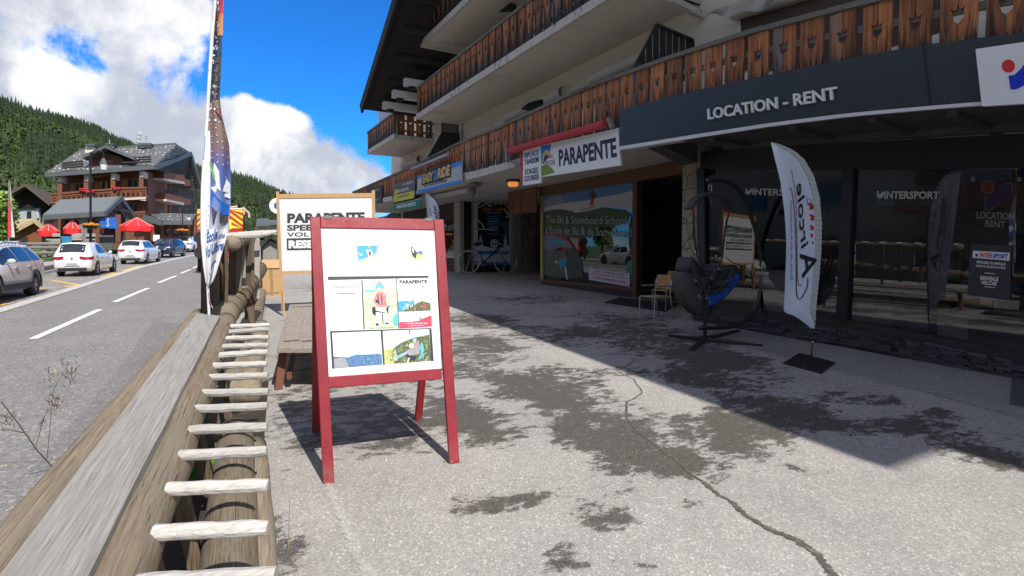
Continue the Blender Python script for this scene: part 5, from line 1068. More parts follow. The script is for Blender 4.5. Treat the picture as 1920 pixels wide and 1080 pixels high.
b = MB(); b.tube([V((c0.x, 16.05, G(0, 16).z - .05)), V((c0.x, 16.05, c0.z + .2))], .035, 8); b.build('post', M_GREYFRAME, rs)
# ---- bench
bh = .46; bq = [onG(519, 652, bh), onG(606, 652, bh), onG(592, 569, bh), onG(543, 571, bh)]
be = thing('wooden_bench', 'bleached wooden plank bench with brown splayed legs left of the red board', 'bench', onG(560, 715))
b = MB(); b.hexa([p - V((0, 0, .055)) for p in bq], bq); b.build('seat', M_BENCH, be, bevel=.006)
for (u, v) in ((.30, .10), (.72, .10), (.30, .90), (.72, .90)):
    b = MB()
    p = bil([bq[3], bq[2], bq[1], bq[0]], u, 1 - v) + V((0, 0, .003)); b.box(p, (.16, .035, .004)); b.build('tenon', M_DARKWOOD, be)
for (u, v, dx) in ((.12, .06, -.06), (.80, .06, .06), (.12, .92, -.06), (.80, .92, .06)):
    p = bil([bq[3], bq[2], bq[1], bq[0]], u, 1 - v); f = G(p.x + dx, p.y - .06 + .12 * v); b = MB(); b.bar(p - V((0, 0, .05)), f, .075, .06); b.build('leg', M_REDBROWN if 'M_REDBROWN' in globals() else pmat('red brown bench leg', (.16, .06, .03), .7, .2, 6), be)
b = MB(); b.bar(lerp(bq[0], bq[1], .3) + V((0, .15, -.32)), lerp(bq[3], bq[2], .3) + V((0, -.15, -.32)), .05, .07); b.build('stretcher', pmat('red brown bench leg', (.16, .06, .03)), be)
# ---- the log rail with pegs beside the road
PZ0, PSL = .66, .070
def onR(x, y, dz=0.0): d = ray(x, y); return CP + d * ((HC - PZ0 - dz) / (PSL * d.y - d.z))
lf = thing('log_fence', 'low log fence topped by a grey plank with a row of pale pegs', 'fence', onG(420, 900))
near_l, near_r, far_l, far_r = onR(-120, 1236, .06), onR(60, 1284, .06), onR(369, 587, .06), onR(412, 592, .06)
b = MB()
L = [lerp(near_l, far_l, i / 24) for i in range(25)]; R = [lerp(near_r, far_r, i / 24) for i in range(25)]
for P in (L, R):
    for i, p in enumerate(P): p.z += .0015 * math.sin(i * 1.3); p.x += .0015 * math.sin(i * .9)
dn = V((0, 0, -.055)); b.grid([L, R]); b.grid([R, [p + dn for p in R]]); b.grid([[p + dn for p in R], [p + dn for p in L]]); b.grid([[p + dn for p in L], L]); b.face([L[-1], R[-1], R[-1] + dn, L[-1] + dn]); b.face([L[0], R[0], R[0] + dn, L[0] + dn])
pk = b.build('top_plank', M_PLANK, lf)
def ax(x, y, dz): return onR(x, y, dz)
la, lb = onR(130, 1300, -.055), onR(423, 602, -.055); dl = (lb - la).normalized(); rn = dl.cross(V((0, 0, 1))).normalized()
b = MB(); n = 26; b.tube([lerp(la, lb, i / n) + V((.006 * math.sin(i * 1.1), 0, .006 * math.sin(i * .7))) for i in range(n + 1)], [.088 - .004 * i / n + .002 * math.sin(i * 2.1) for i in range(n + 1)], 20); b.build('log_rail', M_LOG, lf, smooth=True)
ra_, rb_ = onR(-150, 1250, -.11), onR(374, 594, -.11); b = MB(); b.tube([lerp(ra_, rb_, i / 20) for i in range(21)], .08, 14); b.build('log_rail', M_LOG, lf, smooth=True)
pegs = [(290.5, 999, 505.6, 988.5, 16), (315.5, 917, 506, 910.5, 13.5), (337.7, 854.7, 504.6, 846.5, 11), (355.5, 806.5, 502.7, 799.8, 9.7), (370, 767, 500.3, 762, 8.6), (382.4, 737, 502.3, 735, 7.8), (393, 707.8, 502.3, 704.5, 7.0), (402.6, 686, 502.7, 682.8, 6.5), (411.3, 666, 502.3, 660, 6.0), (418, 650, 503, 646.7, 5.5), (424.3, 634.6, 503.7, 631.7, 5.2), (429.6, 622.6, 502.7, 617, 5.0), (434, 612, 504.7, 610, 4.6), (255, 1096, 523, 1082, 19), (215, 1215, 545, 1196, 23)]
for x0, y0, x1, y1, r in pegs:
    x1 += random.uniform(-5, 2) * r / 12; p, q = onR(x0, y0, .0), onR(x1, y1 + random.uniform(-.12, .12) * r, .0); rr = r * (p - CP).dot(FW) / F * .98; d = (q - p)
    b = MB(); k = 9; b.tube([p - d * .015 if i == 0 else lerp(p, q, (i - 1) / (k - 1)) + V((0, 0, .0012 * math.sin(i * 1.7 + x0))) for i in range(k + 1)], [rr * (1 + .025 * math.sin(i * 2 + y0)) * (1 if i < k else .90) for i in range(k + 1)], 9, wob=.03)
    b.build('peg', M_PEG, lf, bevel=.004)
# support boards under the rail
for t in (.22, .38, .55, .72, .9):
    p = lerp(la, lb, t); b = MB(); w_ = .16; g0 = G(p.x - .05, p.y).z - .25
    b.prism([V((p.x - .03 + rn.x * 0, p.y - w_ / 2, p.z - .05)), V((p.x - .03, p.y + w_ / 2, p.z - .05)), V((p.x + .12, p.y + w_ / 2, g0)), V((p.x + .12, p.y - w_ / 2, g0))], (-.06, 0, 0)); b.build('support_board', M_POST, lf)
# low logs along the pavement edge, in pairs
def low_log(px_n, px_f, r, label):
    p, q = onG(*px_n, r * .9), onG(*px_f, r * .9); t = MB(); n = 14
    t.tube([lerp(p, q, i / n) + V((0, 0, .004 * math.sin(i * 1.9))) for i in range(n + 1)], [r * (1 + .03 * math.sin(i * 1.3)) for i in range(n + 1)], 18)
    o = t.build('kerb_log', M_LOWLOG, None, smooth=True); tag(o, label, 'log', 'logs edging the pavement under the pegs'); return o
low_log((424, 1230), (442, 812), .125, 'nearest thick log lying under the pegs on the fence side'); low_log((494, 1230), (478, 838), .078, 'nearest thinner log lying under the pegs on the pavement side')
low_log((433, 742), (466, 605), .12, 'farther thick log under the pegs, on the fence side of its pair'); low_log((464, 742), (490, 612), .11, 'farther log under the pegs, on the bench side of its pair')
# dark bed under the rail
strip('earth_bed', [(-.62, .2), (-.40, 4), (-.1, 6.3)], [(.16, .2), (.30, 4), (.55, 6.3)], .012, pmat('dark damp earth', (.035, .028, .02), .95, .5, 9, .6, dirt=(.08, .065, .04), dirt_amt=.3, dscale=14))
# ---- the taller boarded fence beyond
bf = thing('board_fence', 'tall fence of dark brown boards with a peg rail on top, beyond the plank', 'fence', onG(420, 590))
YF0 = 5.9
def fboard(x0, x1, ytop, ybot, Y, mat=M_POST, skew=0.0, name='fence_board'):
    p = [onY(x, y, Y) for x, y in ((x0 + skew, ytop), (x1 + skew, ytop), (x1, ybot), (x0, ybot))]; b = MB(); b.prism(p, (0, .06, 0)); return b.build(name, mat, bf, bevel=.006)
fboard(376.5, 381, 452, 588, YF0 - .1); fboard(384, 396, 452, 585, YF0 + .2); fboard(396, 412, 450, 590, YF0 + .05); fboard(411, 424, 448, 586, YF0 + .35); fboard(421, 428, 450, 592, YF0 + .15); fboard(427, 441, 446, 588, YF0 + .7, skew=3); fboard(438, 452, 446, 578, YF0 + .9, M_LOG, skew=3); fboard(452, 461, 444, 572, YF0 + 1.2, M_PLANK); fboard(459, 471, 446, 600, YF0 + 1.5, skew=1); fboard(470, 478, 446, 606, YF0 + 1.9, skew=-1); fboard(476, 487, 446, 560, YF0 + 2.6, M_PLANK); fboard(380, 392, 500, 588, YF0 + .4)
b = MB(); b.prism([onY(x, y, YF0 + 1.0) for x, y in ((440, 590), (448, 540), (462, 540), (480, 606), (470, 608), (458, 560))], (0, .06, 0)); b.build('brace', M_POST, bf)
pa, pb = onY(433, 457, YF0 + .2), onY(492, 438, YF0 + 5.6); b = MB(); b.tube([lerp(pa, pb, i / 10) for i in range(11)], [.085 - .003 * i for i in range(11)], 16); b.build('log_rail', M_LOG, bf, smooth=True)
pa, pb = onY(414, 600, YF0 - .1), onY(486, 504, YF0 + 4.2); b = MB(); b.tube([lerp(pa, pb, i / 12) for i in range(13)], .125, 16); mid = b.build('log_rail', M_LOG, bf, smooth=True)
for i in range(14):
    p = lerp(V((0, 0, 0)), V((0, 0, 0)), 0); Y = YF0 + .35 + i * .42; a = lerp(onY(434, 443, YF0 + .3), onY(497, 435, YF0 + 5.6), i / 13); q = onY(lerp(488, 521, (i / 13) ** .7), lerp(441, 433.5, i / 13), a.y + .03); b = MB(); b.tube([a - V((.1, 0, 0)), lerp(a, q, .5), q], [.030, .032, .029], 8, wob=.05); b.build('peg', M_PEG, bf)
for i in range(11):
    a = lerp(pa, pb, .08 + i * .083); b = MB(); dd = (pb - pa).normalized(); b.tube([a - dd * .012, a + dd * .012], .129, 16); b.build('shadow_ring', pmat('dark shadow ring', (.06, .045, .03), .9, .2), mid)  # dark rings paint the shadow stripes lying across the middle log
low_log((470, 640), (497, 520), .11, 'dark log lying at the foot of the tall boarded fence')
farfence = thing('far_peg_fence', 'last stretch of log fence seen end-on beside the cardboard boxes', 'fence', G(1.5, 13.5))
for i in range(6):
    a = V((.66 + .13 * i, 12.2 + i * 1.5, G(0, 12.2 + i * 1.5).z)); b = MB(); b.tube([a, a + V((0, 0, 1.25))], .10, 10); b.build('post', M_POST, farfence)
for z in (.45, .85, 1.2): b = MB(); b.tube([V((.60, 12.0, G(0, 12).z + z)), V((1.36, 20.5, G(0, 20.5).z + z))], .09, 10); b.build('log_rail', M_LOG, farfence)
# ---- weeds
M_STALK = pmat('dry brown weed stalk', (.085, .062, .045), .9, .2); M_SEED = pmat('dry weed seed heads', (.16, .125, .09), .9, .4, 20, island=.5)
wd = thing('dry_weed', 'leafless brown weed leaning over the road side of the plank', 'weed', onR(105, 880, .0))
WY = onR(105, 880).y + .25
def onWd(x, y): return onY(x, y, WY)
b = MB(); b.tube([onWd(112, 890), onWd(70, 845), onWd(35, 795), onWd(2, 753)], [.0026, .0025, .0022, .0018], 6); b.tube([onWd(46, 812), onWd(20, 806), onWd(-20, 806)], [.0026, .002, .0015], 5); b.tube([onWd(68, 834), onWd(82, 785), onWd(90, 765)], [.0014, .001, .0008], 5); b.tube([onWd(82, 866), onWd(40, 866), onWd(0, 868)], [.0012, .001, .0008], 5); b.tube([onWd(88, 862), onWd(100, 730), onWd(125, 690)], [.0012, .001, .0008], 5); b.build('stem', M_STALK, wd)
b = MB()
for cx, cy, n_, sx, sy in ((130, 700, 46, 18, 20), (102, 758, 40, 18, 14), (95, 708, 14, 10, 12), (15, 790, 26, 16, 14), (75, 795, 10, 8, 14)):
    for i in range(n_):
        x, y = random.gauss(cx, sx * .55), random.gauss(cy, sy * .6); a = random.uniform(-.9, .9); l = random.uniform(5, 11); p, q = onWd(x, y), onWd(x + math.sin(a) * l, y - math.cos(a) * l); q.y += random.uniform(-.03, .03); b.tube([p, lerp(p, q, .5), q], [.0006, .0016, .0005], 4)
b.build('seed_heads', M_SEED, wd)
b = MB()
for x, y in ((10, 797), (98, 716), (12, 873), (104, 695), (112, 757)): b.ball(onWd(x, y), .0035, 0, 6, 4)
b.build('blossom', pmat('tiny yellow blossom', (.7, .62, .05), .7, .1), wd)
gp = thing('green_weed', 'small bright green fern-like weed growing between the logs under the pegs', 'weed', onG(385, 895, -.05))
b = MB(); YG = onG(385, 890, .12).y
for k in range(9):
    a = k / 9 * 2.4 - .9; base = onY(372 + k * 3, 900, YG + .05); tip = base + V((math.sin(a) * .12, -.03, .06 + .05 * math.cos(a)))
    for i in range(7):
        t = (i + 1) / 7; c = lerp(base, tip, t)
        for s in (-1, 1): b.face([c, c + V((s * .028, -.012, .012)), c + V((s * .034, 0, .022)), c + V((s * .008, 0, .014))])
b.build('leaf', pmat('bright weed green', (.09, .22, .03), .7, .3, 20, island=.4), gp)
gs = thing('dry_grass', 'dry straw stalks and grass tuft at the foot of the nearest logs', 'grass tuft', onG(500, 1000))
b = MB()
for i in range(34):
    x = random.uniform(486, 512); y = random.uniform(960, 1025); p = onG(x, y); q = p + V((random.uniform(-.06, .03), random.uniform(-.06, .06), random.uniform(.02, .09))); b.tube([p, lerp(p, q, .5) + V((0, 0, .015)), q], [.0012, .001, .0005], 4)
b.tube([onG(540, 1030), onY(542, 985, onG(540, 1030).y), onY(543, 936, onG(540, 1030).y)], [.0022, .0018, .001], 5); b.build('stalk', pmat('straw', (.42, .30, .13), .9, .3, 20, island=.4), gs)
# ================================================================ flags, hanging harness, chairs, bicycle
def catmull(pts, k=6):
    out = []; n = len(pts)
    for i in range(n - 1):
        a, b_, c, d = [np.array(pts[max(0, min(n - 1, j))], float) for j in (i - 1, i, i + 1, i + 2)]
        for s in range(k):
            t = s / k; out.append(tuple(.5 * ((2 * b_) + (-a + c) * t + (2 * a - 5 * b_ + 4 * c - d) * t * t + (-a + 3 * b_ - 3 * c + d) * t ** 3)))
    return out + [tuple(pts[-1])]
# ---- left banner flag on the fence
FY = 5.2; FN = V((0, -1, 0))
FLL = [(-130, 421), (-60, 409), (0, 401), (60, 396), (110, 393), (150, 390.5), (200, 387.5), (250, 384.5), (300, 381), (350, 378), (400, 377), (450, 377.5), (500, 382), (538, 388)]
FRL = [(-130, 424), (-60, 421), (0, 419), (60, 417), (110, 415), (150, 413.5), (185, 412), (215, 416), (250, 425), (270, 430), (300, 432), (340, 433.5), (380, 432.5), (420, 429), (455, 422), (490, 412), (515, 405), (532, 398), (538, 392)]
def onFl(y, u, lift=0.0):
    a, c = interp(FLL, y), interp(FRL, y); x = lerp(a, c, u); p = onY(x, y, FY)
    wv = .05 * math.sin(u * 5.2 + y * .006) * min(1, u * 2.5) + .012 * math.sin(u * 15 + y * .02) * u
    return p + V((.0, wv - lift, 0))
lfg = thing('banner_flag', 'tall feather flag printed with sky and mountains tied to the fence by the road', 'flag', onY(390, 585, FY))
b = MB(); b.grid([[onFl(y, i / 14) for i in range(15)] for y in range(-130, 539, 8)]); cl_ = b.build('flag_cloth', None, lfg, smooth=True)
m, nt, bs = new_mat('printed banner cloth')
pos = node(nt, 'ShaderNodeNewGeometry').outputs['Position']; zz = node(nt, 'ShaderNodeSeparateXYZ', {0: pos}).outputs[2]
zt_, zb_ = onY(400, -130, FY).z, onY(400, 538, FY).z
fz = mapr(nt, zz, zt_, zb_, 0, 1, False); fz = math_(nt, 'ADD', fz, math_(nt, 'MULTIPLY', math_(nt, 'SUBTRACT', noise(nt, pos, 5, 6, .6), .5), .03))
cr = node(nt, 'ShaderNodeValToRGB', {0: fz}); e = cr.color_ramp.elements
def yfrac(y): return (zt_ - onY(400, y, FY).z) / (zt_ - zb_)
stops = [(-130, (.5, .10, .06)), (-20, (.55, .14, .06)), (20, (.45, .14, .08)), (60, (.16, .12, .10)), (100, (.10, .10, .12)), (150, (.20, .17, .15)), (190, (.30, .22, .18)), (240, (.30, .20, .17)), (275, (.26, .18, .20)), (310, (.14, .15, .42)), (340, (.12, .22, .60)), (395, (.25, .36, .66)), (420, (.55, .6, .75)), (440, (.70, .71, .76)), (538, (.74, .75, .80))]
e[0].position = 0; e[0].color = (*stops[0][1], 1); e[1].position = 1; e[1].color = (*stops[-1][1], 1)
for y, c in stops[1:-1]: q = e.new(yfrac(y)); q.color = (*c, 1)
nt.links.new(cr.outputs[0], bs.inputs['Base Color']); bs.inputs['Roughness'].default_value = .7
trn = node(nt, 'ShaderNodeBsdfTranslucent', {'Color': cr.outputs[0]}); mx = node(nt, 'ShaderNodeMixShader', {0: .3, 1: bs.outputs[0], 2: trn.outputs[0]}); nt.links.new(mx.outputs[0], nt.nodes['Material Output'].inputs[0])
cl_.data.materials.clear(); cl_.data.materials.append(m)
b = MB(); FW_, FB_, FD_, FO_, FG_, FR_, FSKY, FNAVY, FBR = range(9)
def fp(pts, mi, lift=.006):  # pts (y, u)
    b.face([onFl(y, u, lift) for y, u in pts], mi)
def fgrid(y0, y1, u0, u1, mi, lift=.005, n=8):
    ys = [lerp(y0, y1, i / n) for i in range(n + 1)]; b.grid([[onFl(y, lerp(u0(y) if callable(u0) else u0, u1(y) if callable(u1) else u1, j / 6), lift) for j in range(7)] for y in ys], mi)
random.seed(21)
fgrid(245, 535, .0, lambda y: .22 + .08 * math.sin((y - 245) / 90), FW_, .004, 30); fgrid(430, 537, .2, 1, FW_, .003, 14); fgrid(255, 300, 0, .1, FSKY, .006)
for y in range(12, 185, 17):           # dark discs at the top
    for u0 in (.28, .72):
        cy = y + random.uniform(-3, 3); 
        if u0 > .6 and y < 55: continue
        fp([(cy + 9.5 * math.sin(a), u0 + .24 * math.cos(a)) for a in [k * 2 * math.pi / 14 for k in range(14)]], FD_ if random.random() < .8 else FNAVY, .006)
fgrid(72, 108, .48, 1, FNAVY, .0055); fgrid(-60, 35, .62, 1, FR_, .0055); fgrid(30, 70, .55, 1, FO_, .0065); fgrid(-60, 40, 0, .3, FO_, .0055)
for i in range(60):
    y = random.uniform(0, 230); u = random.uniform(0, .55) if y > 110 else random.uniform(.15, .6); s = random.uniform(1.2, 3.6); fp([(y - s, u), (y, u + s * .034), (y + s, u), (y, u - s * .034)], FW_, .0085)
for y in range(165, 330, 13):
    for u in (.32, .52, .72, .9): 
        if random.random() < .8: s = 1.3; yy = y + random.uniform(-3, 3); fp([(yy - s, u), (yy, u + .028), (yy + s, u), (yy, u - .028)], FW_, .0085)
fp([(200, .60), (205, .74), (222, .86), (232, .98), (226, .99), (226, .8), (212, .62)], FD_, .009); fp([(206, .68), (212, .80), (218, .78), (212, .66)], FR_, .010)
fp([(300, .25), (312, .36), (330, .44), (348, .5), (340, .42), (322, .30), (308, .24)], FG_, .009); fp([(306, .40), (320, .55), (330, .80), (345, .98), (362, .98), (358, .6), (352, .48), (335, .44), (318, .38)], FW_, .007); fp([(352, .3), (362, .45), (372, .98), (362, .98), (350, .5)], FW_, .0075)
fp([(356, .3), (362, .38), (372, .55), (378, .7), (384, .98), (402, .98), (404, .7), (408, .4), (380, .3)], FSKY, .0075); fp([(388, .36), (396, .5), (400, .7), (398, .95), (416, .98), (418, .7), (422, .42)], FBR, .008); fp([(386, .80), (390, .76), (396, .74), (398, .70), (404, .72), (414, .76), (420, .86), (412, .88), (406, .84), (398, .88), (392, .88)], FD_, .010)
for y in range(385, 440, 9): fp([(y, .2 + .05 * math.sin(y)), (y + 2, .23 + .05 * math.sin(y)), (y + 3, .2 + .05 * math.sin(y))], FD_, .009)
def ftext(s, y0, y1, u0, u1, mi, bold=.02, tilt=0.0):
    vs, fs = glyphs(s, bold); k = [onFl(lerp(y1, y0, v) + tilt * u, lerp(u0, u1, u), .010) for u, v, z in vs]; b.add(k, fs, mi)
ftext('École', 431, 456, .22, .64, FB_, .03, -8); ftext('de', 438, 448, .70, .95, FB_, .02, -3); ftext('Vol', 464, 486, .16, .40, FB_, .03, -6); ftext('Libre', 457, 476, .44, .98, FB_, .03, -8)
fp([(505, .5), (496, .54), (490, .64), (488, .76), (491, .82), (491, .74), (495, .64), (502, .56)], FB_, .009)
for i in range(9): fp([(508 + i * 2.2, .36 + i * .035), (510 + i * 2.2, .40 + i * .035), (511 + i * 2.2, .36 + i * .035)], FNAVY, .009)
b.build('flag_print', [pmat('flag white', (.78, .79, .83), .7, .03), pmat('flag lettering blue', (.03, .13, .40), .6, .05), pmat('flag charcoal', (.035, .04, .055), .7, .3, 12), pmat('flag orange', (.62, .26, .06), .7, .2, 10), pmat('flag green', (.20, .45, .16), .7, .2), pmat('flag red', (.55, .05, .10), .7, .2, 10), pmat('flag deep sky', (.02, .14, .55), .7, .25, 8), pmat('flag navy', (.02, .05, .12), .7, .2), pmat('flag brown earth', (.08, .045, .05), .7, .4, 14)], lfg)
b = MB(); b.tube([onFl(y, .0) + V((.008, .01, 0)) for y in range(-130, 545, 15)], .014, 8); b.tube([onY(389.5, 536, FY), onY(392, 590, FY)], .011, 8); b.build('flag_pole', pmat('white flag sleeve', (.74, .75, .79), .6, .04), lfg)
b = MB(); b.tube([onY(391, 548, FY - .02), onY(393, 565, FY - .03), onY(396, 572, FY), onY(399, 578, FY - .02)], .004, 5); b.build('tie_cord', pmat('pinkish cord', (.45, .30, .30), .8, .1), lfg)
# ---- right feather flag on its plate
gp_ = onG(1520, 683); RY = gp_.y; 
rfg = thing('feather_flag', 'white feather flag with mirrored Aircole lettering on a black plate before the rental glass', 'flag', gp_)
FLW = [(267, 1445), (300, 1451), (340, 1459), (400, 1466), (460, 1471), (520, 1472), (560, 1473), (586, 1472)]
FRW = [(267, 1447), (272, 1465), (283, 1489), (300, 1508), (330, 1525), (370, 1536), (420, 1540), (470, 1539), (520, 1535), (570, 1530), (600, 1528), (616, 1527)]
def onRF(y, u, lift=0.0):
    x = lerp(interp(FLW, min(y, 586)) if y < 586 else lerp(1472, 1524, ((y - 586) / 30) ** .6), interp(FRW, y), u); p = onY(x, y, RY)
    return p + V((0, .035 * math.sin(u * 4 + y * .012) * (1 - u) - lift, 0))
M_FLAGW = pmat('white flag cloth', (.76, .78, .90), .75, .03, 2)
b = MB(); b.grid([[onRF(y, i / 12) for i in range(13)] for y in np.linspace(267.3, 616, 60)]); b.build('flag_cloth', M_FLAGW, rfg, smooth=True)
b = MB(); rows = [[onRF(y, lerp(max(0, 1 - 11 / max(11.1, interp(FRW, y) - interp(FLW, min(y, 586)))), 1, j / 4), .008 + .004 * math.sin(y * 2.4)) for j in range(5)] for y in np.linspace(268, 614, 170)]; b.grid(rows); b.build('pole_sleeve', pmat('gathered cream sleeve', (.60, .59, .56), .8, .1, 20), rfg, smooth=True)
b = MB(); pl = [onY(interp(FRW, y) - 4, y, RY + .015) for y in np.linspace(285, 616, 24)]; b.tube([p for p in pl] + [onY(1524, 640, RY), onY(1521, 672, RY)], .009, 8); b.tube([onY(1521.5, 664, RY), onY(1521, 682, RY)], .02, 8); b.build('flag_pole', M_BLACK, rfg)
b = MB(); q = [onG(*p, .018) for p in ((1468, 680), (1499, 661), (1567, 679), (1540, 699))]; b.prism(q, (0, 0, -.016)); b.build('base_plate', pmat('black powder-coated plate', (.018, .018, .02), .45, .2, 20), rfg, bevel=.004)
b = MB(); b.lathe(onY(1523.5, 641, RY) - V((0, 0, .01)), [(.011, 0), (.014, .01), (.011, .02)], 8); b.build('yellow_tie', pmat('yellow green tie', (.45, .5, .05), .6, .1), rfg)
def zf(x, y): return (1430 + x * .3614, 250 + y * .3611)
b = MB()
def onRp(x, y, l=.012): 
    p = onY(x, y, RY); u = (x - interp(FLW, min(y, 586))) / max(1, interp(FRW, y) - interp(FLW, min(y, 586))); return onRF(y, u, l)
def rpoly(pts, mi, l=.012): b.face([onRp(*zf(*p), l) for p in pts], mi)
def rtext(s, quad, mi, bold, shear=0, l=.014):
    """vertical mirrored lettering: quad in zoom pixels, tl,tr,br,bl of the mirrored text block"""
    tl_, tr_, br_, bl2 = [np.array(p, float) for p in quad]; vs, fs = glyphs(s, bold, shear); out = []
    for u, v, z in vs:
        p = (bl2 * (1 - u) + br_ * u) * (1 - v) + (tl_ * (1 - u) + tr_ * u) * v; out.append(onRp(*zf(*p), l))
    b.add(out, fs, mi)
# text runs from bottom (start) to top (end), mirrored: letter tops point left->right
rtext('ircole', ((240, 588), (208, 252), (168, 266), (203, 602)), 1, .008, .15); rtext('A', ((278, 700), (272, 612), (195, 625), (208, 755)), 1, .01, .0)
rtext('Ecole de ski & parapente', ((161, 757), (140, 350), (126, 352), (147, 762)), 2, .0)
def ribbon(pts, w, mi, l=.013):
    P = catmull(pts, 5)
    for (x0, y0), (x1, y1) in zip(P, P[1:]):
        L = math.hypot(x1 - x0, y1 - y0) or 1; nx, ny = -(y1 - y0) / L * w / 2, (x1 - x0) / L * w / 2; rpoly([(x0 + nx, y0 + ny), (x1 + nx, y1 + ny), (x1 - nx, y1 - ny), (x0 - nx, y0 - ny)], mi, l)
ribbon([(137, 190), (152, 260), (168, 360), (176, 480), (182, 620), (186, 740), (190, 785), (198, 792), (202, 780)], 3, 0); ribbon([(125, 290), (130, 285), (142, 310), (160, 420), (172, 560), (178, 700), (180, 820), (186, 855), (198, 858), (215, 830), (230, 790), (232, 750)], 4, 2)
for (x, y, s) in ((246, 380, 17), (252, 437, 15), (252, 490, 12), (252, 530, 9), (257, 568, 6)): rpoly([(x - s * .8, y - s), (x + s * .3, y - s * 1.1), (x + s, y - s * .3), (x + s * .9, y + s * 1.0), (x - s * .5, y + s * .9), (x + s * .1, y)], 0)
ribbon([(232, 345), (240, 340), (252, 350), (252, 366), (240, 372), (231, 362), (232, 345)], 2.5, 3); ribbon([(232, 345), (222, 320), (226, 330)], 1.5, 3)
b.build('flag_print', [pmat('flag print red', (.55, .03, .04), .6, .05), pmat('flag print black', (.02, .022, .03), .6, .1), pmat('flag print navy', (.025, .03, .12), .6, .1), pmat('flag print grey', (.22, .22, .24), .6, .1)], rfg)
# ---- small feather flag in front of the far shops (same club), partly behind the red board
sY = 15.5; sf = thing('feather_flag', 'smaller white feather flag rising behind the right corner of the red board', 'flag', G(onY(822, 480, sY).x, sY))
SL_, SR_ = [(363, 796), (380, 799), (400, 803), (430, 806), (470, 808)], [(363, 798), (367, 808), (375, 817), (390, 823), (410, 826), (440, 827), (470, 826)]
def onSF(y, u, l=0.0): p = onY(lerp(interp(SL_, y), interp(SR_, y), u), y, sY); return p + V((0, .04 * math.sin(u * 5 + y * .05) - l, 0))
b = MB(); b.grid([[onSF(y, i / 8) for i in range(9)] for y in np.linspace(363.2, 480, 30)]); b.build('flag_cloth', M_FLAGW, sf, smooth=True)
b = MB(); b.tube([onSF(y, 1) for y in np.linspace(366, 480, 16)] + [V((onY(822, 480, sY).x, sY, G(0, sY).z + .02))], .015, 8); b.build('flag_pole', M_BLACK, sf)
vs, fs = glyphs('Aircole', .01, .1); b = MB(); b.add([onSF(lerp(460, 386, u), lerp(.42, .70, 1 - v), .03) for u, v, z in vs], fs, 0); vs, fs = glyphs('Ecole de ski', 0); b.add([onSF(lerp(460, 390, u), lerp(.15, .27, 1 - v), .03) for u, v, z in vs], fs, 0)
for y in (396, 402, 408): b.face([onSF(y, .80, .03), onSF(y, .9, .03), onSF(y + 4, .9, .03), onSF(y + 4, .8, .03)], 1)
b.build('flag_print', [pmat('flag print navy', (.025, .03, .12)), pmat('flag print red', (.55, .03, .04))], sf)
b = MB(); b.lathe(V((onY(822, 480, sY).x, sY, G(0, sY).z)), [(.3, 0), (.3, .02), (0, .02)], 4); b.build('base_plate', M_BLACK, sf)
# ---- paragliding harness hanging from a C-shaped steel stand
hp = onG(1322, 634); HY = hp.y
hs = thing('harness_stand', 'black steel C-shaped hanging stand with crossed feet on the shaded pavement', 'stand', hp)
def onH(x, y, d=0.0): return onY(x, y, HY + d)
M_STEEL = pmat('black tubular steel', (.024, .024, .025), .4, .15, 6)
hoop = catmull([(1326, 338), (1345, 338.5), (1368, 343), (1388, 360), (1404, 395), (1417, 435), (1426, 475), (1428, 510), (1425, 545), (1418, 575), (1405, 596), (1385, 609), (1360, 614), (1312, 615)], 5)
b = MB(); b.tube([onH(x, y) for x, y in hoop], .035, 12); b.build('hoop', M_STEEL, hs, smooth=True)
b = MB(); b.tube([onH(1322, 600), onH(1322, 634)], .03, 10); b.tube([onH(1323, 607) + V((0, 0, .0)), onH(1328, 585), onH(1330, 560)], .008, 6); b.build('stem', M_STEEL, hs)
for x, y in ((1253, 627), (1430, 646), (1296, 654), (1384, 618)):
    c = onG(x, y, .03); o = onG(1322, 632, .075); b = MB(); d = (c - o); r = d.cross(V((0, 0, 1))).normalized(); b.hexa([o - r * .045 - V((0, 0, .05)), o + r * .045 - V((0, 0, .05)), c + r * .03 - V((0, 0, .022)), c - r * .03 - V((0, 0, .022))], [o - r * .045, o + r * .045, c + r * .03 + V((0, 0, 0)), c - r * .03]); b.build('foot', M_STEEL, hs, bevel=.006)
def zh(x, y): return (1240 + x * .3147, 320 + y * .3148)
def hh(x, y, d=0.0): return onH(*zh(x, y), d)
hr = thing('paraglider_harness', 'black and blue paragliding harness hanging from the C-shaped stand by straps', 'harness', hh(280, 700))
M_BAGBLK = pmat('black harness nylon', (.040, .040, .043), .7, .3, 9, .3); M_BAGBLU = pmat('blue harness nylon', (.018, .085, .42), .6, .2, 9, .3); M_MESH = pmat('dark grey mesh pocket', (.07, .066, .06), .8, .3, 40)
def cushion(name, pts, d0, d1, mat, bev=.05):
    b = MB(); P = [hh(x, y, d0) for x, y in pts]; b.prism(P, (0, d1 - d0, 0)); return b.build(name, mat, hr, bevel=bev, smooth=True)
cushion('mesh_pocket', [(121, 602), (180, 615), (243, 655), (262, 745), (270, 870), (225, 857), (170, 800), (136, 720)], -.16, .10, M_MESH)
cushion('seat_shell', [(190, 505), (215, 530), (240, 570), (300, 600), (345, 560), (440, 570), (478, 600), (470, 660), (410, 740), (340, 790), (290, 880), (245, 860), (200, 640), (165, 590)], -.06, .28, M_BAGBLK, .06)
cushion('seat_panel', [(285, 745), (330, 735), (400, 705), (425, 655), (478, 612), (470, 660), (400, 745), (330, 795), (292, 812)], -.17, -.02, M_BAGBLU, .03)
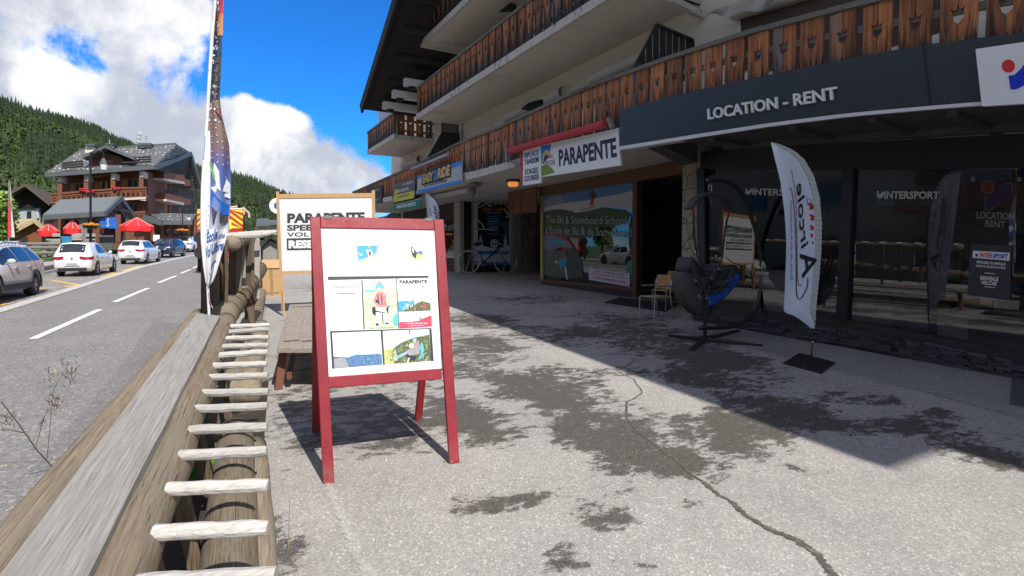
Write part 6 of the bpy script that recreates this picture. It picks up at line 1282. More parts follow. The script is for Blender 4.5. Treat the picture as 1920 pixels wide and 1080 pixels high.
cushion('knee_flap', [(300, 690), (390, 695), (410, 660), (350, 650)], -.13, -.05, M_MESH, .02); cushion('hip_pad', [(245, 640), (330, 610), (345, 570), (355, 610), (300, 700), (250, 690)], -.18, -.08, M_BAGBLK, .02)
def strap(name, pts, w, mat, d=0.0): b = MB(); P = [hh(x, y, d) for x, y in pts]; [b.bar(p, q, w, .012, up=(0, -1, 0)) for p, q in zip(P, P[1:])]; return b.build(name, mat, hr)
M_WEB = pmat('black webbing', (.045, .045, .048), .8, .2, 40); M_REDW = pmat('red webbing', (.40, .03, .03), .7, .1)
b = MB()
for P in ([(121, 602), (180, 617), (243, 655), (264, 745), (270, 868)], [(140, 640), (165, 720), (200, 790), (240, 840)], [(200, 640), (250, 700), (300, 720), (390, 700)], [(440, 570), (400, 640), (350, 700), (300, 740)], [(215, 530), (260, 580), (330, 590), (430, 572)]): b.tube([hh(x, y, -.19) for x, y in catmull(P, 4)], .006, 5)
b.build('piping', pmat('grey piping', (.13, .13, .13), .7, .2), hr, smooth=True)
b = MB()
for x, y in ((205, 655), (300, 640), (270, 760), (345, 585)): b.box(hh(x, y, -.23), (.05, .02, .035))
b.build('buckle', pmat('grey plastic buckle', (.22, .22, .22), .5, .1), hr, bevel=.004)
strap('shoulder_strap', [(230, 520), (262, 600), (300, 690)], .045, M_WEB, -.20); strap('seat_strap', [(345, 720), (400, 690), (440, 640)], .03, M_WEB, -.185)
bow = catmull([(162, 226), (195, 178), (240, 148), (290, 138), (340, 152), (385, 185), (428, 240)], 4)
b = MB(); P = [hh(x, y, .04) for x, y in bow]; [b.bar(p, q, .05, .16, up=(0, 1, 0)) for p, q in zip(P, P[1:])]; b.prism([hh(290, 140, -.02), hh(345, 150, -.02), hh(395, 215, -.02), hh(340, 252, -.02), hh(310, 220, -.02)], (0, .04, 0)); b.build('spreader', pmat('grey spreader cloth', (.05, .05, .05), .7, .2, 10), hr)
strap('riser', [(190, 225), (192, 300), (196, 380), (206, 470), (212, 510)], .035, M_WEB, -.02); strap('riser', [(402, 240), (384, 330), (372, 420), (360, 530)], .035, M_WEB, -.02)
strap('red_loop', [(189, 228), (192, 262)], .04, M_REDW, -.035); strap('red_loop', [(403, 240), (396, 282)], .045, M_REDW, -.035)
strap('chest_strap', [(348, 560), (300, 640), (270, 760), (262, 870)], .05, M_WEB, -.20); strap('leg_strap', [(185, 520), (205, 640), (225, 690)], .05, M_WEB, -.18); strap('hang_strap', [(268, 800), (275, 860), (262, 940)], .03, M_WEB, -.05)
b = MB()
for P in ([(240, 540), (280, 575), (330, 570), (350, 545)], [(380, 510), (420, 545), (470, 560)], [(352, 250), (350, 350), (342, 420), (360, 440), (375, 400)], [(196, 330), (184, 370), (190, 410)]): b.tube([hh(x, y, -.05) for x, y in catmull(P, 4)], .007, 6)
b.build('cord', M_WEB, hr, smooth=True)
b = MB(); b.tube([hh(291 + 9 * math.cos(a), 102 + 26 * math.sin(a), 0) for a in [k * math.pi / 6 for k in range(12)]], .006, 6, closed=True)
for x, y in ((356, 530), (210, 490), (228, 755), (280, 785)): b.tube([hh(x + 8 * math.cos(a), y + 18 * math.sin(a), -.05 if y < 600 else -.2) for a in [k * math.pi / 5 for k in range(10)]], .006, 6, closed=True)
b.build('carabiner', pmat('steel carabiner', (.5, .5, .5), .3, .1, metal=1.0), hr, smooth=True)
# ---- two metal and wood chairs in a row by the stone pier
M_CHROME = pmat('grey tubular metal', (.42, .42, .43), .35, .1, metal=.6); M_PLY = pmat('pale plywood seat', (.42, .30, .17), .5, .15, 5, stretch=(1, 6, 1)); M_BACKPLY = pmat('orange plywood back', (.40, .20, .06), .5, .15, 5)
def chair(px, label, sc=1.0):
    f = onG(*px); t = thing('metal_chair', label, 'chair', f, 'metal armchairs by the stone pier')
    Q = lambda a, c, z: V((f.x + a * sc, f.y + c * sc, f.z + z * sc))
    b = MB(); b.box(Q(.25, .20, .45), (.46 * sc, .44 * sc, .022)); b.build('seat', M_PLY, t, bevel=.006)
    for c in (0.0, .42):
        b = MB(); b.tube([Q(.02, c, 0), Q(.03, c, .44)], .013, 8); b.build('leg', M_CHROME, t)
        b = MB(); b.tube([Q(.56, c, 0), Q(.50, c, .30), Q(.46, c, .46), Q(.47, c, .66), Q(.52, c, .86)], .013, 8); b.build('leg', M_CHROME, t, smooth=True)
        b = MB(); b.tube([Q(.10, c, .665), Q(.48, c, .665)], .016, 8); b.build('armrest', M_CHROME, t)
        b = MB(); b.bar(Q(.03, c, .43), Q(.48, c, .43), .02, .02); b.build('side_rail', M_CHROME, t)
    b = MB(); b.hexa([Q(.47, -.0, .60), Q(.47, .42, .60), Q(.52, .42, .88), Q(.52, 0, .88)], [Q(.49, -.0, .60), Q(.49, .42, .60), Q(.54, .42, .88), Q(.54, 0, .88)]); b.build('backrest', M_BACKPLY, t)
    return t
chair((1225, 600), 'front metal armchair with pale seat nearest the hanging harness'); chair((1247, 583), 'rear metal armchair standing closer to the open doorway')
# grey plate at the right edge of the pavement
b = MB(); P = [onG(*p, .012) for p in ((1893, 757), (1898, 709), (1985, 722), (1990, 775))]; b.prism(P, (0, 0, -.010)); tag(b.build('utility_cover', pmat('grey cast cover', (.10, .10, .105), .6, .2, 12)), 'flat grey utility cover in the pavement at the right edge', 'cover')
# ---- bicycle leaning before the poster window
def zk(x, y): return (840 + x * .17595, 340 + y * .17593)
bg_ = onG(885, 512.5); KY = bg_.y
bi = thing('bicycle', 'blue step-through bicycle with white tyres leaning by the poster window', 'bicycle', onG(914, 513))
def kk(x, y, d=0.0): return onY(*zk(x, y), KY + d + (0))
M_FRAMEB = pmat('blue bicycle paint', (.02, .07, .20), .3, .05, coat=.3); M_TYRE = pmat('cream tyre', (.78, .75, .66), .8, .1); M_CHR = pmat('chrome', (.6, .6, .6), .2, .05, metal=1.0); M_RUB = pmat('black rubber', (.015, .015, .016), .7, .1)
for cx, cy, r in ((222, 858, 117), (615, 858, 120)):
    c = kk(cx, cy); R_ = (kk(cx + r, cy) - c).length; rz = (c - kk(cx, cy + r)).length
    ring = lambda q: [c + V((math.cos(a) * R_ * q, 0, math.sin(a) * rz * q)) for a in [k * 2 * math.pi / 40 for k in range(40)]]
    b = MB(); b.tube(ring(.97), .024, 8, closed=True); wh = b.build('wheel', M_TYRE, bi, smooth=True)
    b = MB(); b.tube(ring(.93), .014, 6, closed=True); b.build('rim', M_CHR, wh, smooth=True)
    b = MB()
    for k in range(18): a = k * math.pi / 9; b.tube([c + V((math.cos(a) * .04, .02 * (-1) ** k, math.sin(a) * .04)), c + V((math.cos(a + .2) * R_ * .92, 0, math.sin(a + .2) * rz * .92))], .0035, 4)
    b.build('spokes', M_CHR, wh)
    b = MB(); b.lathe(c, [(.045, -.05), (.045, .05)], 10, 0, 'y'); b.build('hub', M_CHR, wh)
b = MB()
for P, r in (([(375, 872), (345, 760), (330, 735)], .024), ([(380, 868), (540, 700)], .026), ([(352, 790), (335, 760), (420, 815), (530, 715)], .0), ([(398, 850), (545, 722)], .022), ([(375, 872), (222, 858)], .016), ([(338, 745), (222, 858)], .014), ([(528, 680), (548, 722)], .03), ([(548, 722), (570, 790), (600, 845), (615, 858)], .018)):
    if r: b.tube([kk(x, y) for x, y in P], r, 8)
b.build('frame', M_FRAMEB, bi, smooth=True)
b = MB(); P = [kk(*p) for p in ((273, 658), (300, 655), (355, 655), (358, 664), (325, 688), (305, 692), (280, 670))]; b.prism([p - V((0, .10, 0)) for p in P], (0, .2, 0)); b.build('saddle', pmat('dark brown saddle', (.06, .022, .018), .5, .1), bi, bevel=.02)
b = MB(); b.tube([kk(330, 740), kk(318, 685)], .016, 8); b.build('seat_post', M_CHR, bi)
b = MB(); b.tube([kk(528, 690), kk(520, 645), kk(545, 655, -.25), kk(590, 690, -.32)], .014, 8); b.tube([kk(520, 645), kk(530, 640, .25), kk(512, 632, .32)], .014, 8); b.build('handlebar', M_CHR, bi, smooth=True)
b = MB(); b.tube([kk(500, 630, .3), kk(520, 632, .3)], .022, 8); b.tube([kk(570, 680, -.30), kk(592, 692, -.33)], .022, 8); b.build('grip', M_RUB, bi)
arc = lambda cx, cy, r, a0, a1: [kk(cx + r * math.cos(a), cy - r * math.sin(a)) for a in np.linspace(a0, a1, 16)]
b = MB(); P = arc(222, 858, 128, 2.85, .9); [b.bar(p, q, .06, .012, up=(0, 0, 1)) for p, q in zip(P, P[1:])]; b.build('mudguard', pmat('white mudguard', (.60, .60, .58), .4, .05), bi)
b = MB(); P = arc(615, 858, 128, 2.2, .9); [b.bar(p, q, .05, .012, up=(0, 0, 1)) for p, q in zip(P, P[1:])]; b.build('mudguard', M_FRAMEB, bi)
b = MB(); c = kk(378, 876, -.06); b.lathe(c, [(.0, -.012), (.13, -.01), (.15, 0), (.13, .01), (0, .012)], 20, 0, 'y'); b.tube([c, c + V((.16, -.03, -.06))], .014, 6); b.build('crank', M_CHR, bi, smooth=True)
b = MB(); b.box(c + V((.18, -.08, -.07)), (.12, .12, .03)); b.build('pedal', M_RUB, bi)
b = MB(); b.tube([kk(378, 860, -.05), kk(222, 848, -.05)], .006, 5); b.tube([kk(378, 890, -.05), kk(222, 868, -.05)], .006, 5); b.tube([kk(235, 862, -.04), kk(165, 826, -.04)], .006, 5); b.build('chain', M_RUB, bi)
# ---- opposite side of the street, outside the frame but mirrored in the shop glass
# ================================================================ across the street: chalet hotel, pavilion, parasols, lamps
M_SHINGLE = None
def shingle():
    m, nt, bs = new_mat('grey slate shingles with snow hooks')
    co = node(nt, 'ShaderNodeTexCoord').outputs['Object']
    v = node(nt, 'ShaderNodeTexVoronoi', {'Vector': co, 'Scale': 3.0, 'Randomness': .5}); d = v.outputs['Distance']; r = node(nt, 'ShaderNodeSeparateColor', {0: v.outputs['Color']}).outputs[0]
    n_ = noise(nt, co, 5, 6, .6)
    col = mixc(nt, n_, (.075, .075, .075, 1), (.14, .14, .14, 1)); col = mixc(nt, math_(nt, 'MULTIPLY', mapr(nt, d, .28, .18), mapr(nt, r, .30, .36)), col, (.70, .70, .68, 1))
    nt.links.new(col, bs.inputs['Base Color']); bs.inputs['Roughness'].default_value = .7; return m
M_SHINGLE = shingle()
M_CHWOOD = pmat('red-brown chalet cladding', (.16, .060, .032), .75, .3, 2.5, stretch=(1, 1, 3)); M_CHRAIL = pmat('carved chalet railing', (.19, .07, .033), .75, .25, 8); M_CHORANGE = pmat('orange shutter', (.36, .125, .03), .6, .15, 3)
M_CHGREY = pmat('grey-brown side render', (.072, .052, .045), .9, .12, 1); M_EAVE = pmat('slate grey eave board', (.085, .095, .10), .6, .1); M_CONS = pmat('white console end', (.55, .48, .45), .7, .1)
CY0 = 58.0; c0 = onY(265, 455, CY0); base_z = G(0, CY0).z - .2; c0 = V((c0.x, CY0, base_z)); a0 = math.radians(9)
AF = V((-math.cos(a0), math.sin(a0), 0)); NF = V((-math.sin(a0), -math.cos(a0), 0)); AS = V((.20, 1, 0)).normalized(); NS = V((AS.y, -AS.x, 0))
def onCF(x, y, out=0.0): return onP(x, y, c0 + NF * out, NF)
def onCS(x, y, out=0.0): return onP(x, y, c0 + NS * out, NS)
def zp(x, y): return (60 + x * .2129, 250 + y * .213)
ho = thing('chalet_hotel', 'big brown wooden chalet with carved balconies and a white-flecked slate roof across the street', 'building', c0)
def cf(pts, name, mat, out=0.0, th=.2, par=None, f=None, n=None): b = MB(); P = [(f or onCF)(*zp(*p), out) for p in pts]; b.prism(P, -(n or NF) * th); return b.build(name, mat, par or ho)
cf([(245, 340), (1020, 330), (1020, 1010), (175, 1010), (175, 600), (245, 590)], 'wall', M_CHWOOD, 0, 6)
cf([(1015, 330), (1290, 150), (1430, 400), (1440, 1000), (1015, 1010)], 'side_wall', M_CHGREY, 0, 5, f=onCS, n=NS)
b = MB()                                        # roof: front slope, cropped gable, far slope
e0, e1, e2 = onCF(*zp(118, 378), 1.6), onCF(*zp(520, 338), 1.6), onCF(*zp(1085, 308), 1.6); r0, r1 = onCF(*zp(420, 175), -4.5), onCF(*zp(1272, 120), -4.5)
up_ = V((0, 0, .28)); b.hexa([e0, e2, r1, r0], [p + up_ for p in (e0, e2, r1, r0)]); h1 = onCS(*zp(1398, 190), 1.2); 
far = onCS(*zp(1482, 485), 1.6); b.hexa([r1, h1, far, far + AF * 6], [p + up_ for p in (r1, h1, far, far + AF * 6)]); b.add([e2 + up_, h1 + up_, r1 + up_], [(0, 1, 2)]); b.build('roof', M_SHINGLE, ho)
b = MB(); b.bar(e0 + V((0, 0, .1)), e2 + V((0, 0, .1)) , .3, .36); b.bar(e2 + V((0, 0, .1)), h1 + V((0, 0, .15)), .3, .42); b.bar(h1, far, .3, .45); b.bar(r0 + up_, r1 + up_, .35, .2); b.build('verge_board', M_EAVE, ho)
b = MB(); b.add([e2, h1, onCS(*zp(1440, 480), .1), onCS(*zp(1030, 330), .1)], [(0, 1, 2, 3)]); b.prism([onCS(*zp(x, y), .7) for x, y in ((1285, 200), (1330, 210), (1470, 480), (1400, 480))], -NS * .2); b.build('gable_soffit', M_DARKWOOD, ho)
b = MB()
for y0_, k in ((265, 0), (290, 1), (315, 2)):
    b.bar(onCF(*zp(265 + 0 * k, 300 + k * 22), 1.6 - (2 - k) * .9) + V((0, 0, .34)), onCF(*zp(450, 280 + k * 22), 1.6 - (2 - k) * .9) + V((0, 0, .34)), .14, .14)
    b.build('snow_guard', M_DARKWOOD, ho); b = MB(); b.bar(onCF(*zp(790 + 25 * (2 - k), 248 + k * 22), 1.6 - (2 - k) * .9) + V((0, 0, .34)), onCF(*zp(1050, 240 + k * 22), 1.6 - (2 - k) * .9) + V((0, 0, .34)), .14, .14); b.build('snow_guard', M_DARKWOOD, ho); b = MB()

# dormer
cf([(500, 300), (500, 225), (640, 160), (800, 215), (800, 310)], 'dormer_wall', M_CHWOOD, .5, 3)
b = MB(); pk = onCF(*zp(640, 128), 1.7)
for x, y in ((445, 222), (905, 236)):
    e = onCF(*zp(x, y), 1.7); bk = -NF * 6; b.hexa([pk, e, e + bk, pk + bk], [p + V((0, 0, .22)) for p in (pk, e, e + bk, pk + bk)])
b.build('dormer_roof', M_EAVE, ho)
# chimneys with caps, antennas
for pts, cap in (([(462, 190), (545, 160), (540, 105), (478, 105)], (470, 92, 548, 108)), ([(950, 125), (1045, 120), (1045, 100), (950, 102)], (945, 84, 1048, 102)), ([(645, 125), (712, 125), (705, 98), (655, 98)], (645, 88, 715, 98))):
    ch = cf(pts, 'chimney', pmat('white rendered chimney', (.62, .58, .50), .8, .15, 2), -3.5, 1.2); cf([(cap[0], cap[1]), (cap[2], cap[1]), (cap[2], cap[3]), (cap[0], cap[3])], 'chimney_cap', M_EAVE, -3.2, 1.8, par=ch)
b = MB()
for P in ([(945, 95), (943, 0)], [(1005, 90), (1003, 5)], [(990, 30), (1018, 25)], [(992, 45), (1016, 41)], [(683, 95), (683, 58)]): b.tube([onCF(*zp(*p), -3.5) for p in P], .05, 5)
for x, y, r in ((947, 8, .22), (940, 40, .22), (935, 75, .18)): b.ball(onCF(*zp(x, y), -3.4), r, sc=(1, .3, 1), nu=8, nv=6)
b.build('antenna', pmat('grey antenna metal', (.35, .36, .37), .5, .1), ho)
# balconies, posts, windows
def rail(pts, out, name='balcony'):
    (x0, yt0, yb0), (x1, yt1, yb1) = pts; b = MB(); n = max(6, int((x1 - x0) / 14)); P = lambda t, v: onCF(*zp(lerp(x0, x1, t), lerp(lerp(yt0, yt1, t), lerp(yb0, yb1, t), v)), out)
    b.bar(P(0, 0), P(1, 0), .16, .14); b.bar(P(0, 1), P(1, 1), .14, .16); b.bar(P(0, .3), P(1, .3), .06, .08)
    o = b.build(name, M_CHRAIL, ho); b = MB()
    for i in range(n):
        a, c = (i + .06) / n, (i + .8) / n; b.prism([P(a, .08), P(c, .08), P(c, .97), P(lerp(c, a, .15), .8), P(c, .55), P(lerp(a, c, .15), .42), P(a, .97)] if i % 3 else [P(a, .08), P(c, .08), P(c, .97), P(a, .97)], -NF * .05)
    b.build('baluster', M_CHRAIL, o); b = MB(); b.hexa([P(0, 1) + V((0, 0, -.12)), P(1, 1) + V((0, 0, -.12)), P(1, 1) - NF * out + V((0, 0, -.12)), P(0, 1) - NF * out + V((0, 0, -.12))], [P(0, 1), P(1, 1), P(1, 1) - NF * out, P(0, 1) - NF * out]); b.build('balcony_floor', M_CHWOOD, o)
rail([(165, 535, 612), (470, 512, 590)], 1.2); rail([(490, 508, 588), (712, 492, 572)], 1.25); rail([(735, 485, 568), (1010, 478, 565)], 1.3); rail([(535, 305, 380), (705, 295, 360)], 1.0); rail([(890, 700, 752), (1000, 690, 748)], 1.2)
b = MB(); b.bar(onCF(*zp(735, 585), 1.3), onCF(*zp(1005, 570), 1.3), .3, .18); b.build('balcony_beam', M_CONS, ho)
for x, y0_, y1_ in ((248, 395, 600), (480, 385, 590), (715, 370, 572), (963, 352, 575)):
    b = MB(); b.bar(onCF(*zp(x, y0_), 1.1), onCF(*zp(x, y1_), 1.1), .32, .32); b.build('post', M_CHWOOD, ho); b = MB(); b.bar(onCF(*zp(x - 6, y0_ + 6), 1.3), onCF(*zp(x + 42, y0_ + 22), .6), .3, .55); b.build('console', M_CONS, ho)
cf([(948, 558), (1000, 575), (1000, 595), (975, 592), (950, 588)], 'console', M_CONS, 1.4, .3)
M_CHPANE = pmat('dark chalet pane', (.025, .03, .028), .1, .2, 1, spec=.7); M_CURT = pmat('yellow curtain', (.42, .36, .12), .8, .2, 8)
def cwin(x0, y0_, x1, y1_, out=.06, shut=True, curtain=False):
    w_ = cf([(x0, y0_), (x1, y0_ - 2), (x1, y1_ - 2), (x0, y1_)], 'window', M_CHORANGE, out, .1); m_ = (x0 + x1) / 2; g = (x1 - x0) * .06
    for a, c in ((x0 + g, m_ - g), (m_ + g, x1 - g)): cf([(a, y0_ + 6), (c, y0_ + 5), (c, y1_ - 5), (a, y1_ - 5)], 'pane', M_CHPANE, out + .02, .05, par=w_)
    if curtain: cf([(m_ + g, y0_ + 8), (m_ + g + 18, y0_ + 8), (m_ + g + 8, y1_ - 6), (m_ + g, y1_ - 6)], 'curtain', M_CURT, out + .04, .02, par=w_); cf([(x0 + g, y0_ + 8), (x0 + g + 14, y0_ + 8), (x0 + g + 6, y1_ - 6), (x0 + g, y1_ - 6)], 'curtain', M_CURT, out + .04, .02, par=w_)
    if shut:
        for a, c in ((x0 - (x1 - x0) * .55, x0 - 3), (x1 + 3, x1 + (x1 - x0) * .5)): cf([(a, y0_ + 2), (c, y0_), (c, y1_ - 4), (a, y1_ - 2)], 'shutter', M_CHORANGE, out, .08, par=w_)
cwin(380, 438, 452, 515); cwin(600, 418, 692, 500, curtain=True); cwin(840, 402, 932, 482); cwin(640, 238, 716, 292, .56, False); cwin(850, 615, 930, 690, .06, False)
# flower boxes
for x, y in ((460, 500), (748, 486), (515, 512)):
    b = MB(); p = onCF(*zp(x, y), 1.45)
    for k in range(14): b.ball(p + V((random.uniform(-.35, .35), random.uniform(-.1, .1), random.uniform(-.08, .1))), .07, 0, 6, 4, jit=.3)
    b.build('flower_box', pmat('red geraniums', (.55, .03, .05), .7, .3, 10), ho)
# side: shutters, doors, white balconies and lettering
for x in (1115, 1165, 1205, 1290):
    for y0_, y1_ in ((425, 495), (620, 690)) if x < 1280 else ((495, 530), (655, 720)):
        s_ = -(x - 1115) * .02; b = MB(); P = [onCS(*zp(x + dx, yy + s_), .06) for dx, yy in ((0, y0_), (26, y0_ + 3), (26, y1_ + 3), (0, y1_))]; b.prism(P, -NS * .1); b.build('shutter', M_CHORANGE if x < 1200 else pmat('brown side door', (.17, .06, .03), .7, .2), ho)
for (x0, x1, yt, yb) in ((1160, 1345, 335, 415), (1190, 1340, 528, 600)):
    b = MB(); P = [onCS(*zp(x, y), 1.3) for x, y in ((x0, yt), (x1, yt + 35), (x1, yb + 15), (x0, yb - 20))]; b.prism(P, -NS * .1); Q = [P[0], P[3], P[3] - NS * 1.3, P[0] - NS * 1.3]; b.prism(Q, AS * .1); bl2 = b.build('side_balcony', M_CHRAIL, ho)
    b = MB(); P = [onCS(*zp(x, y), 1.4) for x, y in ((x0 - 3, yb - 20), (x1, yb + 12), (x1, yb + 32), (x0 - 3, yb - 2))]; b.prism(P, -NS * 1.4); b.build('balcony_slab', M_CONS, bl2)
for (x0, x1, yt, yb) in ((1345, 1395, 400, 460), (1335, 1400, 570, 625)):
    b = MB(); P = [onCS(*zp(x, y), 1.3) for x, y in ((x0, yt), (x1, yt + 10), (x1, yb + 5), (x0, yb))]; b.prism(P, -NS * .1); b.build('side_balcony', M_CHRAIL, ho)
b = MB()
def cst(s, x0, y0_, x1, y1_, rise): text_on(b, s, [onCS(*zp(x0, y0_), .05), onCS(*zp(x1, y0_ + rise), .05), onCS(*zp(x1, y1_ + rise), .05), onCS(*zp(x0, y1_), .05)], .03, 0, .02)
cst('L', 1038, 472, 1066, 525, 0); cst('Hermine', 1026, 548, 1102, 600, 18); cst('La Neige', 1020, 655, 1106, 708, -45)
b.build('wall_lettering', pmat('white wall lettering', (.72, .71, .70), .6, .05), ho)
# ground floor extension with its own low roof and shop windows
ex = thing('hotel_shop', 'low shop building with grey pitched roof at the foot of the chalet', 'building', onCS(330, 455, 3))
def zl(x, y): return (240 + x * .1111, 340 + y * .1111)
def onE(x, y, d=0.0): return onY(*zl(x, y), 57.0 + d)
b = MB(); b.prism([onE(300, 640, 2), onE(1150, 640, 2), onE(1150, 1010, 2), onE(300, 1010, 2)], (0, 3, 0)); b.build('wall', M_CHWOOD, ex)
b = MB(); b.hexa([onE(585, 690, -1), onE(1080, 690, -1), onE(1140, 585, 3), onE(300, 565, 3)], [p + V((0, 0, .2)) for p in (onE(585, 690, -1), onE(1080, 690, -1), onE(1140, 585, 3), onE(300, 565, 3))]); b.build('roof', M_SHINGLE, ex)
b = MB(); b.bar(onE(265, 610, -.5), onE(590, 705, -1.2), .4, .5); b.bar(onE(580, 700, -1.1), onE(1085, 700, -1.1), .3, .35); b.build('eave', M_EAVE, ex)
for x0, x1 in ((590, 700), (740, 830), (890, 1000)):
    b = MB(); b.prism([onE(x, y, 1.9) for x, y in ((x0, 800), (x1, 800), (x1, 980), (x0, 980))], (0, .1, 0)); w_ = b.build('window', M_CHPANE, ex); b = MB()
    for k in range(16): b.ball(onE(random.uniform(x0 + 8, x1 - 8), random.uniform(890, 965), 1.8), .12, 0, 6, 4)
    b.build('window_goods', pmat('mixed souvenirs', (.35, .18, .15), .7, .3, 3, island=.9), w_)
for x in (585, 720, 860, 1030):
    b = MB(); b.bar(onE(x, 730, 1.0), onE(x, 1000, 1.0), .25, .25); b.build('post', M_CHORANGE if x > 1000 else M_CHWOOD, ex)
sg2 = MB(); sg2.prism([onE(x, y, -3) for x, y in ((425, 905), (535, 905), (535, 1010), (425, 1010))], (0, .05, 0)); tag(sg2.build('white_placard', M_WHITE), 'small white placard standing before the orange shopfront behind the parked cars', 'sign')
# timber pavilion
PY_ = 46.0
def onV(x, y, d=0.0): return onY(*zp(x, y), PY_ + d)
pv = thing('timber_pavilion', 'open timber pavilion with a plain grey roof and sturdy grey posts', 'pavilion', onV(450, 1000))
M_PROOF = pmat('plain grey pavilion roof', (.145, .16, .16), .6, .07, 1.2); M_PPOST = pmat('weathered grey timber post', (.20, .19, .175), .85, .2, 3, stretch=(1, 1, .3))
b = MB(); P = [onV(100, 738, -1), onV(640, 706, -1), onV(780, 575, 3.5), onV(250, 605, 3.5)]; b.hexa(P, [p + V((0, 0, .18)) for p in P]); Q = [onV(640, 706, -1), onV(780, 575, 3.5), onV(905, 735, 8), onV(860, 730, 8)]; b.build('roof', M_PROOF, pv)
b = MB(); b.bar(onV(640, 708, -1), onV(780, 572, 3.5), .22, .32); b.bar(onV(780, 572, 3.5), onV(898, 735, 8), .22, .34); b.bar(onV(98, 742, -1.05), onV(642, 710, -1.05), .22, .3); b.build('eave', M_EAVE, pv)
b = MB(); b.prism([onV(650, 715, .5), onV(778, 590, 3.6), onV(890, 738, 7.5), onV(820, 760, 6)], (0, .1, 0)); b.bar(onV(700, 660, 1), onV(860, 690, 6), .2, .2); b.bar(onV(740, 625, 2), onV(800, 720, 4), .2, .2); b.build('gable_truss', pmat('dark pavilion truss', (.05, .036, .028), .8, .2), pv)
for x, y0_, y1_, d in ((133, 745, 1010, -.6), (455, 725, 1010, -.6), (575, 715, 985, -.4), (760, 715, 960, 1.0), (260, 735, 960, 4), (848, 760, 950, 4)):
    b = MB(); b.bar(onV(x, y0_, d), onV(x, y1_, d), .42 if d < 0 else .3, .36); b.build('post', M_PPOST if d < 0 and x < 500 else M_CHWOOD, pv)
b = MB(); b.bar(onV(150, 790, -.6), onV(210, 745, -.6), .2, .2); b.bar(onV(440, 780, -.6), onV(375, 735, -.6), .2, .2); b.bar(onV(580, 770, -.5), onV(640, 720, -.5), .2, .2); b.build('brace', M_PPOST, pv)
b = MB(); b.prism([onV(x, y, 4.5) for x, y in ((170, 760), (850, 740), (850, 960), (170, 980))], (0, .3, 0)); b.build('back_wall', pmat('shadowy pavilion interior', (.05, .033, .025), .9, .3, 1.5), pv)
bn = thing('blue_banner', 'blue banner with a pale S figure hung under the pavilion eave', 'banner', onV(670, 790, -.9)); q = [onV(605, 742, -.9), onV(738, 738, -.9), onV(752, 838, -.9), onV(585, 832, -.9)]
b = MB(); b.prism(q, (0, .04, 0)); b.build('banner_cloth', pmat('royal blue banner', (.008, .10, .46), .6, .12, 2), bn); b = MB(); text_on(b, 'S', sub(q, .42, .12, .56, .86), .02, 0, .01); text_on(b, 'ALPES', sub(q, .12, .62, .40, .86), .02, 1, .0); text_on(b, 'SCOTT', sub(q, .60, .60, .92, .84), .02, 1, .0); b.build('lettering', [pmat('pale cyan print', (.50, .62, .68), .6, .1), pmat('mid blue print', (.05, .25, .60), .6, .1)], bn)
# blue and pale menu panels, wooden counters
b = MB(); b.prism([onV(x, y, -2.5) for x, y in ((258, 905), (345, 905), (352, 1000), (285, 1030), (262, 960))], (0, .08, 0)); tag(b.build('leaning_board', pmat('sky blue panel', (.02, .20, .38), .6, .1, 2)), 'sky blue leaning panel at the pavilion entrance', 'panel')
b = MB(); b.prism([onV(x, y, -1) for x, y in ((592, 908), (712, 908), (712, 1010), (592, 1010))], (0, .3, 0)); b.bar(onV(585, 905, -1.2), onV(718, 905, -1.2), .3, .12); tag(b.build('grey_counter', pmat('dark grey counter', (.075, .08, .08), .6, .15)), 'dark grey serving counter under the right half of the pavilion', 'counter')
ct = thing('plank_counter', 'pale weathered plank counter between the pavilion posts', 'counter', onV(390, 960, -1)); b = MB()
for x0, x1 in ((125, 250), (350, 440), (475, 560)):
    b = MB(); [b.bar(onV(x0, 905 + k * 30, -1.3 + .1), onV(x1, 903 + k * 30, -1.3 + .1), .06, .35) for k in range(3)]; b.build('plank', M_PLANK, ct)
# parasols
def parasol(x0, x1, xt, yt, ye, d, label):
    c = onV((x0 + x1) / 2, ye - 8, d); r = (onV(x1, ye, d) - onV(x0, ye, d)).length / 2 * .93; top = onV(xt, yt, d).z; t = thing('parasol', label, 'parasol', V((c.x, c.y, G(0, c.y).z)), 'red parasols on the terrace')
    b = MB(); n = 8; z0 = onV(x0, ye - 18, d).z; rim = [V((c.x + r * math.cos(a), c.y + r * math.sin(a), z0)) for a in [k * 2 * math.pi / n + .2 for k in range(n)]]; apx = V((c.x, c.y, top))
    for i in range(n): 
        p, q = rim[i], rim[(i + 1) % n]; m_ = lerp(lerp(p, q, .5), apx, .5) - V((0, 0, .08)); b.add([p, q, lerp(q, apx, .5), lerp(p, apx, .5), apx], [(0, 1, 2, 3), (3, 2, 4)])
        b.add([p, q, q - V((0, 0, .32)), lerp(p, q, .5) - V((0, 0, .36)), p - V((0, 0, .32))], [(0, 1, 2, 3, 4)])
    b.build('canopy', pmat('red parasol cloth', (.72, .022, .025), .75, .08, 2), t)
    b = MB(); [b.tube([p + V((0, 0, .02)), apx + V((0, 0, .02))], .022, 5) for p in rim]; b.build('seam', pmat('pale parasol seam', (.72, .30, .28), .7, .1), t)
    b = MB(); b.tube([V((c.x, c.y, G(0, c.y).z)), apx], .05, 8); b.build('pole', M_PPOST, t)
parasol(42, 250, 225, 792, 880, -.8, 'leftmost red parasol of the terrace, partly behind the pavilion corner post'); parasol(272, 442, 355, 758, 860, -.8, 'red parasol under the middle of the pavilion, left of the flower basket'); parasol(760, 1090, 850, 742, 835, -1.2, 'widest red parasol, open to the right of the blue banner'); parasol(500, 640, 560, 800, 855, 2.5, 'red parasol glimpsed between the flower basket and the blue banner')
